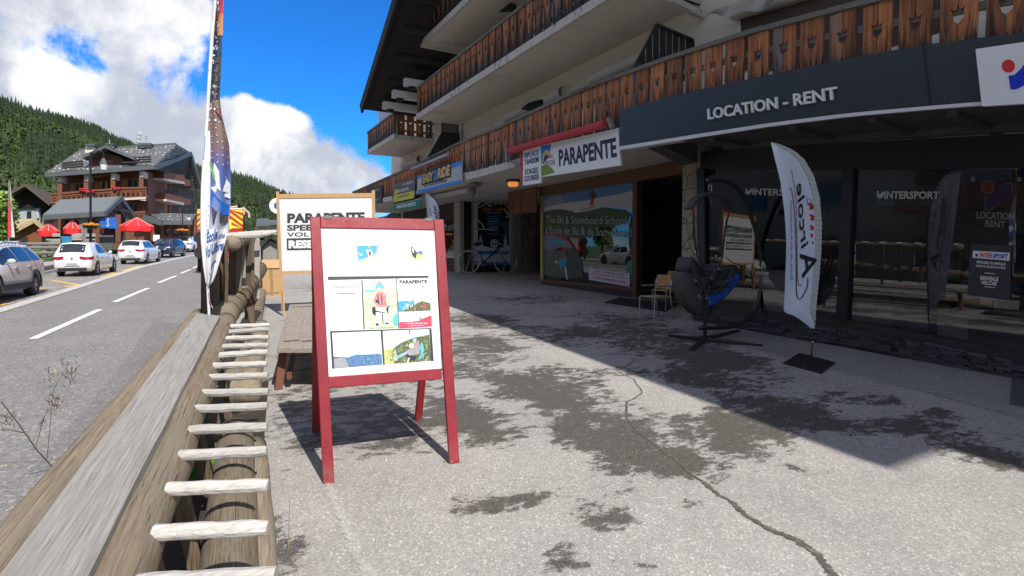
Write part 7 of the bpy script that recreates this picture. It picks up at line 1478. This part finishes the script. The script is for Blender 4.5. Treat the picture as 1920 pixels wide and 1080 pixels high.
# lamp posts with lantern and flower basket
def lamp(px, ytop, ybase, Y, label, sc):
    base = onY(px, ybase, Y); base.z = G(base.x, Y, RD + .1).z; top = onY(px, ytop, Y); t = thing('street_lamp', label, 'street lamp', base, 'lamp posts with flower baskets')
    b = MB(); h = top.z - base.z; b.tube([base, base + V((0, 0, h * .25)), top], [.075 * sc, .055 * sc, .04 * sc], 8); k_ = .52 * sc; arm = [top - V((0, 0, .25)), top + V((.25 * k_, 0, .05)), top + V((.75 * k_, 0, .1)), top + V((.95 * k_, 0, -.05)), top + V((.95 * k_, 0, -.25))]; b.tube(catmull(arm, 4), .03 * sc, 6); b.build('pole', M_BLACK, t)
    c = top + V((.95 * k_, 0, -.25)); sc = k_ * 1.15; b = MB(); b.lathe(c, [(.03, 0), (.12 * sc, -.06 * sc), (.25 * sc, -.42 * sc), (.27 * sc, -.5 * sc)], 8); lb_ = b.build('lantern_hood', pmat('grey lantern metal', (.10, .12, .12), .4, .1), t); b = MB(); b.lathe(c, [(.24 * sc, -.5 * sc), (.20 * sc, -.95 * sc), (0, -.98 * sc)], 8); b.build('lantern_glass', pmat('milky lantern glass', (.72, .72, .68), .4, .05), lb_)
    return t, base, top
def basket(c, r, label):
    t = thing('flower_basket', label, 'flower basket', c, 'hanging baskets on the lamp posts'); b = MB()
    for k in range(190):
        a = random.uniform(0, 6.28); q = r * math.sqrt(random.random()); z = random.uniform(-.12, .26) * (1.3 - q / r); b.ball(c + V((q * math.cos(a), q * math.sin(a), z * r)), r * random.uniform(.07, .12), random.choice((0, 0, 1, 2)), 5, 4, jit=.25)
    b.build('flowers', [pmat('orange blooms', (.70, .24, .02), .7, .2, 8), pmat('yellow blooms', (.66, .45, .03), .7, .2, 8), pmat('red blooms', (.45, .05, .02), .7, .2, 8)], t)
    b = MB()
    for k in range(220):
        a = random.uniform(0, 6.28); q = r * random.uniform(.2, 1.05); p = c + V((q * math.cos(a), q * math.sin(a), r * random.uniform(-.45, .15))); d = V((random.gauss(0, 1), random.gauss(0, 1), random.gauss(0, 1))) * r * .07; e = V((random.gauss(0, 1), random.gauss(0, 1), random.gauss(0, 1))) * r * .07; b.face([p - d, p + e, p + d, p - e])
    b.build('leaves', pmat('basket leaves', (.05, .12, .02), .8, .3, 8, island=.4), t); b = MB(); b.lathe(c - V((0, 0, r * .5)), [(.05, 0), (r * .6, r * .1), (r * .75, r * .45)], 12); b.build('basket', M_DARKWOOD, t)
t, bs_, tp = lamp(170, 285, 452, 33.0, 'tall black lamp post with a hanging lantern before the chalet', 1.0); basket(onY(171, 422, 32.7), .36, 'round basket of orange and yellow flowers on the nearer lamp post')
lamp(342, 395, 450, 52.0, 'farther lamp post with a small lantern beside the shop roof', .9); basket(onY(342, 432, 51.6), .42, 'small orange flower basket on the farther lamp post')
# dark chalet at the left, log hut, red and white flag, blue hoarding
dc = thing('dark_chalet', 'black-fronted chalet over a white ground floor at the far left', 'house', onY(60, 440, 60))
def zq(x, y): return (x * .1389, 330 + y * .1389)
def onD(x, y, d=0.0): return onY(*zq(x, y), 60 + d)
b = MB(); b.prism([onD(x, y) for x, y in ((170, 290), (335, 150), (560, 330), (630, 410), (545, 430), (190, 440))], (0, 5, 0)); b.build('upper_wall', pmat('soot black boards', (.012, .009, .008), .9, .2), dc)
b = MB(); b.prism([onD(x, y, .2) for x, y in ((190, 438), (545, 430), (545, 640), (190, 640))], (0, 5, 0)); b.build('lower_wall', pmat('white lower wall', (.36, .37, .38), .9, .05), dc)
b = MB(); b.prism([onD(x, y, .1) for x, y in ((362, 478), (420, 475), (420, 585), (362, 588))], (0, .1, 0)); b.build('window', M_CHPANE, dc)
b = MB(); pk = onD(335, 140, -1.2)
for x, y in ((120, 260), (670, 405)): e = onD(x, y, -1.2); b.hexa([pk, e, e + V((0, 7, 0)), pk + V((0, 7, 0))], [p + V((0, 0, .25)) for p in (pk, e, e + V((0, 7, 0)), pk + V((0, 7, 0)))])
b.build('roof', pmat('brown grey roof', (.10, .075, .06), .85, .2, 2), dc)
b = MB(); b.prism([onD(x, y, .05) for x, y in ((490, 425), (528, 424), (528, 570), (490, 572))], (0, .1, 0)); b.build('hanging_banner', pmat('white blue banner', (.35, .42, .5), .6, .4, 3), dc)
hu = thing('log_hut', 'small orange log hut with a pale shingle roof', 'hut', onY(55, 455, 49))
def onHu(x, y, d=0.0): return onY(*zq(x, y), 49 + d)
b = MB(); b.prism([onHu(x, y) for x, y in ((225, 780), (470, 610), (570, 700), (560, 900), (225, 905))], (0, 4, 0)); b.build('wall', pmat('orange log wall', (.20, .075, .03), .8, .25, 4, stretch=(1, 1, 5)), hu)
b = MB(); P = [onHu(200, 735, -.4), onHu(465, 598, -.4), onHu(440, 590, 3), onHu(190, 625, 3)]; P = [onHu(195, 740, -.4), onHu(462, 600, -.4), onHu(455, 594, 4), onHu(205, 615, 4)]; b.hexa(P, [p + V((0, 0, .12)) for p in P]); b.bar(onHu(462, 600, -.4), onHu(590, 705, -.4), .3, .25); b.bar(onHu(195, 745, -.4), onHu(462, 606, -.4), .2, .25); b.build('roof', pmat('pale yellow shingles', (.42, .33, .18), .85, .2, 3), hu)
b = MB(); b.prism([onHu(x, y, -.05) for x, y in ((275, 830), (375, 825), (375, 900), (275, 900))], (0, .1, 0)); b.build('opening', M_DARKWOOD, hu)
rf_ = thing('red_white_flag', 'narrow red and white feather flag standing at the left edge', 'flag', onY(20, 455, 30)); b = MB()
def onT(x, y): return onY(*zq(x, y), 30)
L_ = [(70, 128), (200, 122), (400, 122), (520, 112), (700, 108), (835, 108)]; R_2 = [(65, 136), (200, 152), (400, 160), (600, 178), (700, 190), (830, 202)]
b.grid([[onT(lerp(interp(L_, y), interp(R_2, y), u / 6), y) + V((0, .05 * math.sin(u), 0)) for u in range(7)] for y in range(68, 838, 20)]); b.build('flag_cloth', pmat('white pink cloth', (.72, .66, .68), .7, .1, 3), rf_)
b = MB(); b.grid([[onT(lerp(interp(L_, y), interp(R_2, y), lerp(.0, .42, u / 4)), y) - V((0, .03, 0)) for u in range(5)] for y in range(300, 838, 20)])
for k in range(12): y = 360 + k * 28; b.face([onT(interp(L_, y) + 26, y) - V((0, .05, 0)), onT(interp(L_, y) + 44, y + 4) - V((0, .05, 0)), onT(interp(L_, y) + 40, y + 20) - V((0, .05, 0)), onT(interp(L_, y) + 24, y + 14) - V((0, .05, 0))])
b.build('flag_print', pmat('signal red cloth', (.66, .03, .05), .7, .1), rf_); b = MB(); b.tube([onT(125, 60), onT(118, 880)], .03, 6); b.build('flag_pole', M_GREYFRAME, rf_)
bo = thing('blue_hoarding', 'long blue and white advertising board on the railing behind the silver car', 'sign board', onY(14, 460, 23)); q = [onY(*zq(x, y), 23) for x, y in ((-300, 878), (245, 878), (245, 945), (-300, 950))]; b = MB(); b.prism(q, (0, .06, 0)); b.build('panel', pmat('white hoarding', (.55, .6, .62), .6, .05), bo); b = MB()
for k in range(11): decal(b, q, [(.05 + k * .085, .25), (.10 + k * .085, .25), (.11 + k * .085, .9), (.05 + k * .085, .9)], .01, 0)
decal(b, q, [(0, .78), (1, .78), (1, 1), (0, 1)], .008, 0); b.build('print', pmat('hoarding blue', (.03, .16, .40), .6, .1), bo)
# post-and-rail fence with rough log at the grass edge
pf = thing('rail_fence', 'weathered post and rail fence around the lawn behind the cars', 'fence', onY(60, 480, 30))
for x in (270, 385, 600, 790, 60): b = MB(); b.tube([onY(*zq(x, 895), 30), onY(*zq(x, 1090), 30)], .11, 8); b.build('post', M_PPOST, pf)
for y in (915, 965, 1035): b = MB(); b.tube([onY(*zq(-60, y + 2), 29.9), onY(*zq(800, y), 29.9)], .06, 8); b.build('rail', M_PPOST, pf)
b = MB(); b.tube([onG(74, 508, -.02), onG(115, 500, -.02)], .16, 8); tag(b.build('edge_log', M_POST), 'dark log lying on the lawn edge behind the first white car', 'log')
# ---- near broadleaf tree at the left edge and a few big firs behind the buildings
def leafy_tree(base, h, r, label, n=2600, hue=M_BROAD, leaf=.16):
    t = thing('broadleaf_tree', label, 'tree', base); b = MB(); b.tube([base, base + V((.1, 0, h * .3)), base + V((-.1, .1, h * .6))], [r * .09, r * .07, r * .03], 8)
    for k in range(6): a = k * 1.05; b.tube([base + V((0, 0, h * (.25 + k * .06))), base + V((math.cos(a) * r * .5, math.sin(a) * r * .5, h * (.5 + k * .05)))], [r * .035, r * .012], 6)
    b.build('trunk', M_POST, t); b = MB(); lobes = [(V((random.gauss(0, .45), random.gauss(0, .45), random.uniform(-.55, .75))), random.uniform(.28, .48)) for _ in range(20)]
    for i in range(n):
        o, q = random.choice(lobes); u = V((random.gauss(0, 1), random.gauss(0, 1), random.gauss(0, 1))).normalized(); p = o + u * q * random.uniform(.6, 1.05); p = base + V((p.x * r, p.y * r, h * .60 + p.z * h * .42)); a = V((random.gauss(0, 1), random.gauss(0, 1), random.gauss(0, .6))).normalized() * leaf; c = a.cross(u).normalized() * leaf * .6
        b.face([p - a, p + c, p + a, p - c])
    b.build('crown', hue, t); return t
leafy_tree(G(onY(-6, 440, 36).x, 36, -.1), onY(0, 352, 36).z - G(0, 36).z, 1.05, 'bright green broadleaf tree at the left edge by the red and white flag', 2400, pmat('bright green leaves', (.17, .27, .045), .7, .3, .8, island=.5), .13)  # leaf colour itself is a brighter green
def fir_tree(base, h, r, label):
    t = thing('fir_tree', label, 'tree', base, 'single firs behind the buildings'); b = MB(); b.tube([base, base + V((0, 0, h * .95))], [r * .1, .03], 6); b.build('trunk', M_POST, t); b = MB()
    for k in range(26):
        z = h * (.12 + .86 * k / 26); q = r * (1 - k / 27)
        for j in range(9):
            a = j * .7 + k * .9 + random.uniform(-.2, .2); d = V((math.cos(a), math.sin(a), -.28)); s = V((-d.y, d.x, 0)) * q * .22; p = base + V((0, 0, z)); l = q * random.uniform(.75, 1.1); b.face([p, p + d * l * .55 + s, p + d * l, p + d * l * .55 - s]); b.face([p, p + d * l * .6 + V((0, 0, q * .1)), p + d * l, p + d * l * .6 - V((0, 0, q * .14))])
    b.build('crown', M_FIR, t)
p = onY(747, 330, 62); fir_tree(V((p.x, 62, G(0, 62).z)), onY(747, 285, 62).z - G(0, 62).z, 2.2, 'lone dark fir peeping over the far end of the balcony railing')
# village houses far down the road
for x0, x1, yr, ye, yb, Y, lab in ((482, 504, 413, 424, 440, 95, 'tiny grey-roofed house far down the road'), (500, 523, 415, 422, 440, 110, 'tiny cream house with low roof far down the road')):
    t = thing('far_house', lab, 'house', onY((x0 + x1) / 2, yb, Y)); a, c = onY(x0, ye, Y), onY(x1, yb, Y); b = MB(); b.box(((a.x + c.x) / 2, Y + 3, (a.z + c.z) / 2), (c.x - a.x, 6, a.z - c.z)); b.build('wall', pmat('cream house wall', (.42, .36, .28), .9, .1), t)
    b = MB(); r_ = [onY(x0 - 2, ye, Y - 1), onY(x1 + 2, ye, Y - 1), onY(x1, yr, Y + 3), onY(x0, yr, Y + 3)]; b.hexa(r_, [p + V((0, 0, .3)) for p in r_]); b.build('roof', M_EAVE, t)
# ================================================================ vehicles
M_TYREB = pmat('tyre rubber', (.018, .018, .019), .85, .15); M_RIM = pmat('alloy rim', (.32, .32, .33), .35, .05, metal=.7); M_CARGLASS = pmat('tinted car glass', (.018, .024, .034), .05, .05, 1, spec=.9); M_TAIL = pmat('red tail light', (.30, .012, .03), .2, .1, coat=.5); M_HEAD = pmat('clear headlight', (.62, .64, .66), .15, .2, coat=.5); M_CLAD = pmat('black bumper plastic', (.022, .022, .024), .6, .1); M_PLATE = pmat('number plate', (.72, .72, .72), .5, .05)
def smooth_st(st, n):
    xs = np.linspace(st[0][0], st[-1][0], n); A = np.array(st); out = []
    for x in xs:
        i = max(0, min(len(A) - 2, np.searchsorted(A[:, 0], x) - 1)); t = (x - A[i, 0]) / (A[i + 1, 0] - A[i, 0]); p0, p1, p2, p3 = A[max(0, i - 1)], A[i], A[i + 1], A[min(len(A) - 1, i + 2)]
        m1 = (p2 - p0) / max(1e-6, p2[0] - p0[0]) * (p2[0] - p1[0]) * .8; m2 = (p3 - p1) / max(1e-6, p3[0] - p1[0]) * (p2[0] - p1[0]) * .8; h = (2 * t ** 3 - 3 * t ** 2 + 1) * p1 + (t ** 3 - 2 * t ** 2 + t) * m1 + (-2 * t ** 3 + 3 * t ** 2) * p2 + (t ** 3 - t ** 2) * m2; h[0] = x; out.append(h)
    return out
# stations: x, z_bottom, half width low, half width belt, z belt, half width top, z top  (x forward, origin on the ground under the rear axle)
HATCH = [(-.83, .42, .70, .74, .80, .62, .90), (-.78, .30, .80, .82, .86, .66, 1.02), (-.62, .24, .86, .87, .93, .64, 1.28), (-.38, .22, .89, .90, .95, .62, 1.425), (.1, .21, .90, .91, .945, .61, 1.47), (.8, .20, .90, .91, .93, .61, 1.475), (1.35, .20, .90, .905, .915, .60, 1.42), (1.75, .20, .90, .90, .90, .60, 1.24), (2.2, .21, .90, .89, .885, .66, 1.00), (2.55, .21, .90, .87, .86, .70, .93), (3.0, .22, .87, .82, .78, .66, .84), (3.35, .26, .78, .72, .66, .56, .72), (3.5, .36, .62, .58, .56, .45, .62)]
WAGON = [(-.95, .42, .72, .76, .82, .64, .95), (-.90, .30, .82, .84, .92, .68, 1.10), (-.74, .24, .87, .88, .97, .66, 1.33), (-.50, .22, .89, .90, .98, .63, 1.44), (.1, .21, .91, .91, .97, .62, 1.485), (.9, .20, .91, .91, .955, .62, 1.49), (1.5, .20, .91, .905, .935, .60, 1.43), (1.95, .20, .91, .90, .92, .60, 1.25), (2.4, .21, .90, .89, .905, .66, 1.02), (2.7, .21, .90, .87, .88, .70, .95), (3.2, .22, .87, .82, .80, .66, .86), (3.55, .26, .78, .72, .68, .56, .74), (3.7, .36, .62, .58, .56, .45, .62)]
def section(s):
    x, zb, wl, wb_, zbl, wt, zt = s; wm = max(wl, wb_) + .012; return [(x, 0, zb), (x, wl * .86, zb), (x, wl, zb + .10), (x, wm, zb + (zbl - zb) * .55), (x, wb_, zbl), (x, lerp(wb_, wt, .55), lerp(zbl, zt, .55)), (x, wt, zt - .045 * min(1, (zt - zbl) * 4)), (x, wt * .72, zt - .006), (x, 0, zt + .008)]
def make_car(name, label, st, paint, wb=2.67, clad=False, kind='hatch', rim=M_RIM, front_detail=True):
    t = thing(name, label, 'car', (0, 0, 0), 'cars parked along the kerb'); S = smooth_st(st, 56); secs = [section(s) for s in S]
    rows = [[V(p) for p in sec] + [V((p[0], -p[1], p[2])) for p in sec[-2:0:-1]] for sec in secs]; b = MB(); b.grid(rows, 0, True); b.face(rows[0][::-1]); b.face(rows[-1])
    body = b.build('body', paint, t, smooth=True)
    for x in (0, wb):                                    # cut the wheel arches out of the shell
        c = MB(); c.lathe((x, 0, .33), [(0, -2), (.375, -2), (.375, 2), (0, 2)], 28, 0, 'y'); co = c.build('cutter', paint); mo = body.modifiers.new('arch', 'BOOLEAN'); mo.operation = 'DIFFERENCE'; mo.object = co; mo.solver = 'EXACT'
        dg = bpy.context.evaluated_depsgraph_get(); dg.update(); me = bpy.data.meshes.new_from_object(body.evaluated_get(dg)); body.modifiers.clear(); body.data = me; bpy.data.objects.remove(co)
    b = MB(); b.box((wb / 2, 0, .45), (wb + 1.1, 1.34, .4)); b.build('underbody', M_CLAD, t)
    def sidept(x, v, side, lift=.008):                  # v 0 belt .. 1 roof edge
        s = min(S, key=lambda q: abs(q[0] - x)); i = [k for k, q in enumerate(S) if q is s][0]; q = list(S[i])
        if S[i][0] < x and i < len(S) - 1: f = (x - S[i][0]) / (S[i + 1][0] - S[i][0]); q = [lerp(a, c, f) for a, c in zip(S[i], S[i + 1])]
        elif S[i][0] > x and i > 0: f = (x - S[i - 1][0]) / (S[i][0] - S[i - 1][0]); q = [lerp(a, c, f) for a, c in zip(S[i - 1], S[i])]
        sec = section(q); A, B_, C_ = sec[4], sec[5], sec[6]; p = [lerp(a, c, v / .55) for a, c in zip(A, B_)] if v < .55 else [lerp(a, c, (v - .55) / .45) for a, c in zip(B_, C_)]
        return V((x, (p[1] + lift) * side, p[2] + lift * .4)), sec
    xr = -.32 if kind == 'hatch' else -.55; xf = 1.98 if kind == 'hatch' else 2.2; xm = 1.0 if kind == 'hatch' else 1.1
    for side in (1, -1):                                 # side windows
        for a, c in ((xr, .12 if kind == 'wagon' else .16), (.2, xm - .03), (xm + .03, xf)):
            if kind == 'hatch' and a == xr: continue
            n = 9; cols_ = []
            for i in range(n + 1):
                x = lerp(a, c, i / n); tr_ = 0.90; 
                if x > 1.35: tr_ = max(.10, .90 - (x - 1.35) / (xf - 1.35) * .15)
                taper = 1.0
                if c == xf: taper = min(1, (xf - x) / .10 + .06)
                if a == xr: taper = min(1, (x - xr) / .22 + .25)
                if kind == 'hatch' and a == .2: taper = min(1, (x - .02) / .45 + .05)
                cols_.append((x, .10, .10 + (tr_ - .10) * taper))
            b = MB(); b.grid([[sidept(x, lerp(v0, v1, k / 4), side, .012)[0] for x, v0, v1 in cols_] for k in range(5)]); b.build('side_window', M_CARGLASS, t, smooth=True)
    def toprow(x, u0, u1, lift=.008, n=8):
        s = [np.interp(x, [q[0] for q in S], [q[k] for q in S]) for k in range(7)]; sec = section(s); wt = sec[6][1]; return [V((x, lerp(u0, u1, j / n) * wt, lerp(sec[8][2], sec[6][2], abs(lerp(u0, u1, j / n)) ** 2.2) + lift)) for j in range(n + 1)]
    xs0, xs1 = (1.42, 2.10) if kind == 'hatch' else (1.58, 2.32); b = MB(); b.grid([toprow(x, -.9, .9, .012) for x in np.linspace(xs0, xs1, 8)]); b.build('windscreen', M_CARGLASS, t, smooth=True)
    xa, xb = (-.76, -.47) if kind == 'hatch' else (-.87, -.60); b = MB(); b.grid([toprow(x, -.88, .88, .014) for x in np.linspace(xa, xb, 7)]); b.build('rear_window', M_CARGLASS, t, smooth=True)
    b = MB(); b.grid([toprow(x, -.94, .94, .05, 8) for x in (xb - .04, xb + .10)] + [toprow(x, -.94, .94, .01, 8) for x in (xb + .16,)]); b.build('roof_spoiler', paint, t, smooth=True)
    for x in (0, wb):
        for side in (1, -1):
            w_ = MB(); y = side * .80; w_.lathe((x, y, .33), [(.20, -.11), (.30, -.115), (.33, -.08), (.335, 0), (.33, .08), (.30, .115), (.20, .11)], 26, 0, 'y'); wh = w_.build('wheel', M_TYREB, t, smooth=True)
            r_ = MB(); yo = y + side * .095; r_.lathe((x, yo, .33), [(.205, 0), (.215, .012 * side), (.19, .0)], 24, 0, 'y')
            for k in range(10): a = k * math.pi / 5 + (.10 if k % 2 else -.10); r_.bar(V((x, yo, .33)), V((x + math.cos(a) * .2, yo, .33 + math.sin(a) * .2)), .03, .03, up=(0, 1, 0))
            r_.lathe((x, yo, .33), [(0, .018 * side), (.05, .015 * side), (.055, 0)], 12, 0, 'y'); r_.build('rim', rim, wh)
            d_ = MB(); d_.lathe((x, yo - side * .04, .33), [(0, 0), (.21, 0)], 20, 0, 'y'); d_.build('brake_disc', M_CLAD, wh)
    x0 = S[0][0]
    for side in (1, -1):                                 # lamps, mirrors, handles
        b = MB(); z = .80 if kind == 'hatch' else .86; b.prism([V((x0 - .03, side * .36, z - .015)), V((x0 - .035, side * .60, z - .05)), V((x0 - .01, side * .76, z - .05)), V((x0 + .07, side * .865, z - .05)), V((x0 + .28, side * .915, z - .02)), V((x0 + .28, side * .80, z - .02)), V((x0 + .10, side * .36, z - .015))], V((0.02, 0, .11))); b.build('tail_light', M_TAIL, t, bevel=.008)
        b = MB(); xe = S[-1][0]; b.prism([V((xe - .42, side * .76, .80)), V((xe - .16, side * .62, .71)), V((xe - .10, side * .50, .64)), V((xe - .2, side * .66, .60)), V((xe - .40, side * .80, .68))], V((.05, side * .03, .02))); b.build('headlight', M_HEAD, t, bevel=.008)
        p, _ = sidept(xf - .28, .12, side); b = MB(); b.ball(p + V((.02, side * .12, .06)), .09, 0, 10, 6, (.6, 1.1, .75)); b.bar(p, p + V((.0, side * .10, .03)), .04, .04); b.build('mirror', paint, t, smooth=True)
        for xh in (.38, 1.32): b = MB(); p, sc_ = sidept(xh, 0, side); b.bar(V((xh, p.y + side * .012, p.z - .09)), V((xh + .17, p.y + side * .012, p.z - .09)), .025, .03); b.build('door_handle', paint, t)
    b = MB(); b.prism([V((x0 - .018, -.26, .50)), V((x0 - .018, .26, .50)), V((x0 - .018, .26, .61)), V((x0 - .018, -.26, .61))], (.05, 0, 0)); pl_ = b.build('number_plate', M_PLATE, t); b = MB()
    for k in range(7): b.box((x0 - .021, -.20 + k * .065, .555), (.004, .035, .06))
    b.build('plate_characters', M_INK, pl_)
    b = MB(); b.box((S[-1][0] - .02, 0, .48), (.05, .52, .11)); b.build('front_plate', M_PLATE, t)
    b = MB(); b.box((x0 + .05, 0, .33), (.12, 1.30, .13)); b.box((x0 + .02, 0, .46), (.06, .7, .03)); b.build('rear_diffuser', M_CLAD, t, bevel=.02)
    b = MB(); b.box((S[-1][0] - .06, 0, .40), (.12, 1.0, .16)); b.box((S[-1][0] - .10, 0, .60), (.12, .75, .07)); b.build('grille', M_CLAD, t, bevel=.01)
    b = MB(); b.box((x0 + .0, 0, .80), (.03, .10, .10)); b.build('badge', M_RIM, t, bevel=.02)
    if clad:
        for side in (1, -1):
            for x in (0, wb):
                b = MB(); P = [V((x + .395 * math.cos(a), side * .915, .33 + .395 * math.sin(a))) for a in np.linspace(-.25, math.pi + .25, 18)]; [b.bar(p, q, .035, .07, up=(0, side, 0)) for p, q in zip(P, P[1:])]; b.build('arch_cladding', M_CLAD, t)
            b = MB(); b.bar(V((.40, side * .915, .34)), V((wb - .4, side * .915, .34)), .03, .16); b.bar(V((.45, side * .93, .45)), V((wb - .45, side * .93, .45)), .015, .05, m=1); b.build('sill_cladding', [M_CLAD, M_RIM], t)
            b = MB(); b.tube([V((-.5, side * .60, 1.47)), V((-.4, side * .60, 1.52)), V((1.2, side * .60, 1.54)), V((1.4, side * .60, 1.47))], .02, 6); b.build('roof_rail', M_RIM, t)
    return t
def paintm(name, c): return pmat(name, c, .25, .03, 1.0, coat=.6, spec=.5)
M_PWHITE = paintm('white car paint', (.80, .80, .80)); M_PSILV = pmat('silver beige metallic paint', (.66, .645, .61), .3, .03, 1.0, metal=.12, coat=.6); M_PNAVY = paintm('dark navy paint', (.012, .018, .040))
def place(t, rear_mid, heading, sc):
    t.location = rear_mid; t.rotation_euler = (math.atan2(SL * 1.0, 1) * 0, -math.atan(SL) * math.sin(heading), heading); t.scale = (sc, sc, sc)
def car_at(t, p_rr, p_fr, sc, flip=1):
    """p_rr, p_fr: ground points of the rear and front wheel on the right-hand side"""
    a, c = onG(*p_rr, RD + .004), onG(*p_fr, RD + .004); d = (c - a); hd = math.atan2(d.y, d.x); left = V((-math.sin(hd), math.cos(hd), 0)); place(t, a + left * (.80 * sc * flip), hd, sc); return a, c
def car_dir(t, p_rr, ang, sc):
    a = onG(*p_rr, RD + .004); left = V((-math.sin(ang), math.cos(ang), 0)); place(t, a + left * (.66 * sc), ang, sc)
HD = math.radians(90 - 7)
c1 = make_car('parked_car', 'white hatchback seen from behind, parked between the silver estate and the white estate', HATCH, M_PWHITE)
cs = make_car('parked_car', 'silver estate car with black wheel arches facing us, cut off by the left edge', WAGON, M_PSILV, 2.7, True, 'wagon')
c2 = make_car('parked_car', 'white estate car parked between the white hatchback and the navy car', WAGON, M_PWHITE, 2.7, False, 'wagon')
c3 = make_car('parked_car', 'dark navy car facing us with bright headlights', HATCH, M_PNAVY)
c4 = make_car('parked_car', 'farthest white car, half hidden beside the red fire engine', HATCH, M_PWHITE)
car_dir(c1, (181, 516.5), HD, .87); car_dir(c2, (276, 494.5), HD - .05, .86); car_dir(c4, (363, 473), HD - .12, .95)
for c_ in (c1, c2, c4): c_.scale = (c_.scale[0] * .96, c_.scale[0] * .80, c_.scale[0] * 1.03)
a = onG(60, 553, RD + .004); cs.location = a + V((-.80 * .93, 0, 0)); cs.rotation_euler = (0, 0, math.radians(-90 - 4)); cs.scale = (.93,) * 3
a = onG(321, 484, RD); c3.location = a + V((-.1, 3.1, .09)); c3.rotation_euler = (0, 0, HD + math.pi - .12); c3.scale = (.90,) * 3
# ---- red fire engine behind the banner flag
FE = thing('fire_engine', 'red fire engine with yellow and red chevrons half hidden by the banner flag', 'fire engine', onG(410, 488, RD)); EY = 27.0
def onEn(x, y, d=0.0): return onY(x, y, EY + d)
b = MB(); b.prism([onEn(x, y) for x, y in ((369, 392), (456, 390), (456, 486), (369, 484))], (0, 6.5, 0)); b.build('body', pmat('fire engine red', (.55, .02, .02), .3, .05, coat=.5), FE, bevel=.03)
b = MB()
for (x0, x1, y0_, y1_) in ((370, 386, 395, 430), (432, 455, 393, 428)):
    b = MB()
    b.prism([onEn(x, y, -.03) for x, y in ((x0, y0_), (x1, y0_), (x1, y1_), (x0, y1_))], (0, .02, 0), 0)
    k = 0
    for s in range(-3, 5):
        P = [(x0, y0_ + s * 11 + 11 + (6)), (x1, y0_ + s * 11), (x1, y0_ + s * 11 + 5.5), (x0, y0_ + s * 11 + 16.5 + 6)] if x0 < 400 else [(x0, y0_ + s * 11), (x1, y0_ + s * 11 + 17), (x1, y0_ + s * 11 + 22.5), (x0, y0_ + s * 11 + 5.5)]
        P = [(x, min(max(y, y0_), y1_)) for x, y in P]
        if len({round(y, 1) for x, y in P}) > 2: b.face([onEn(x, y, -.045) for x, y in P], 1)
    b.build('chevron_panel', [pmat('signal yellow', (.80, .70, .02), .5, .05), pmat('chevron red', (.50, .03, .03), .5, .05)], FE)
b = MB(); b.prism([onEn(x, y, -.05) for x, y in ((430, 412), (434, 412), (434, 430), (430, 430))], (0, .02, 0)); b.build('yellow_edge', pmat('signal yellow', (.80, .70, .02)), FE)
b = MB(); b.prism([onEn(x, y, -.04) for x, y in ((398, 410), (430, 410), (430, 470), (398, 470))], (0, .03, 0)); b.build('roller_shutter', pmat('grey roller shutter', (.33, .32, .31), .5, .1, 3, stretch=(1, 1, 20)), FE)
b = MB()
for P in (((432, 389), (445, 388)), ((444, 400), (444, 391)), ((446, 393), (457, 391)), ((446, 402), (457, 402)), ((457, 391), (467, 400)), ((457, 402), (457, 388)), ((467, 400), (467, 408))): b.tube([onEn(*P[0], .1), onEn(*P[1], .1)], .05, 6)
b.build('ladder_rail', pmat('white red ladder', (.68, .45, .44), .5, .1), FE)
b = MB()
for x, y in ((371, 450), (371, 478)): b.lathe(onEn(x + 6, y - 4, -.08), [(0, -.05), (.27, -.05), (.27, .05), (0, .05)], 16, 0, 'y')
b.build('hose_reel', M_RUB, FE)
for x in (378, 448):
    for d in (1.0, 4.8): b = MB(); c_ = onEn(x, 484, d); b.lathe(V((c_.x, EY + d, G(0, EY + d, RD).z + .48)), [(0, -.15), (.44, -.15), (.48, 0), (.44, .15), (0, .15)], 18, 0, 'x'); b.build('wheel', M_TYREB, FE)
# ================================================================ the side of the street left of the frame, mirrored in the shop glass
oc = thing('roadside_chalet', 'pale timber chalet across the road, seen as a reflection in the rental shop glass', 'building', G(-15, 4))
b = MB(); b.box((-19, 9, 4.6), (8, 50, 9.8)); b.build('wall', pmat('pale weathered cladding', (.30, .28, .25), .85, .3, 1.5, stretch=(1, 1, 4)), oc)  # out-of-frame house, stretched to cut sky fill, walls paled to grey the glass
b = MB(); b.box((-14.95, 9, 1.4), (.3, 50, 2.6)); b.build('lower_wall', pmat('grey render base', (.22, .21, .20), .9, .1), oc)
b = MB(); b.hexa([V((-13, -16, 9)), V((-13, 34, 9)), V((-19, 34, 13)), V((-19, -16, 13))], [V((-13, -16, 9.3)), V((-13, 34, 9.3)), V((-19, 34, 13.3)), V((-19, -16, 13.3))]); b.hexa([V((-19, -16, 13)), V((-19, 34, 13)), V((-25, 34, 9)), V((-25, -16, 9))], [V((-19, -16, 13.3)), V((-19, 34, 13.3)), V((-25, 34, 9.3)), V((-25, -16, 9.3))]); b.build('roof', M_EAVE, oc)
for y in (-9, -4.5, 0, 4.5, 9, 13, 18, 23, 28):
    for z in (1.6, 5.0): b = MB(); b.box((-14.78 if z < 3 else -14.98, y, z), (.1, 1.5, 1.5)); b.build('window', M_CHPANE, oc)
for y in (-2.5,): b = MB(); b.box((-14.2, 2, 3.6), (1.5, 24, .2)); b.box((-13.5, 2, 4.2), (.1, 24, 1.0)); b.build('balcony', M_CHRAIL, oc)
c5 = copy_tree(c3); c5['label'] = 'dark navy car parked opposite, seen only as a reflection in the shop glass'; c5.location = G(-5.7, 3.0, RD); c5.rotation_euler = (0, 0, math.radians(92)); c5.scale = (1.1,) * 3
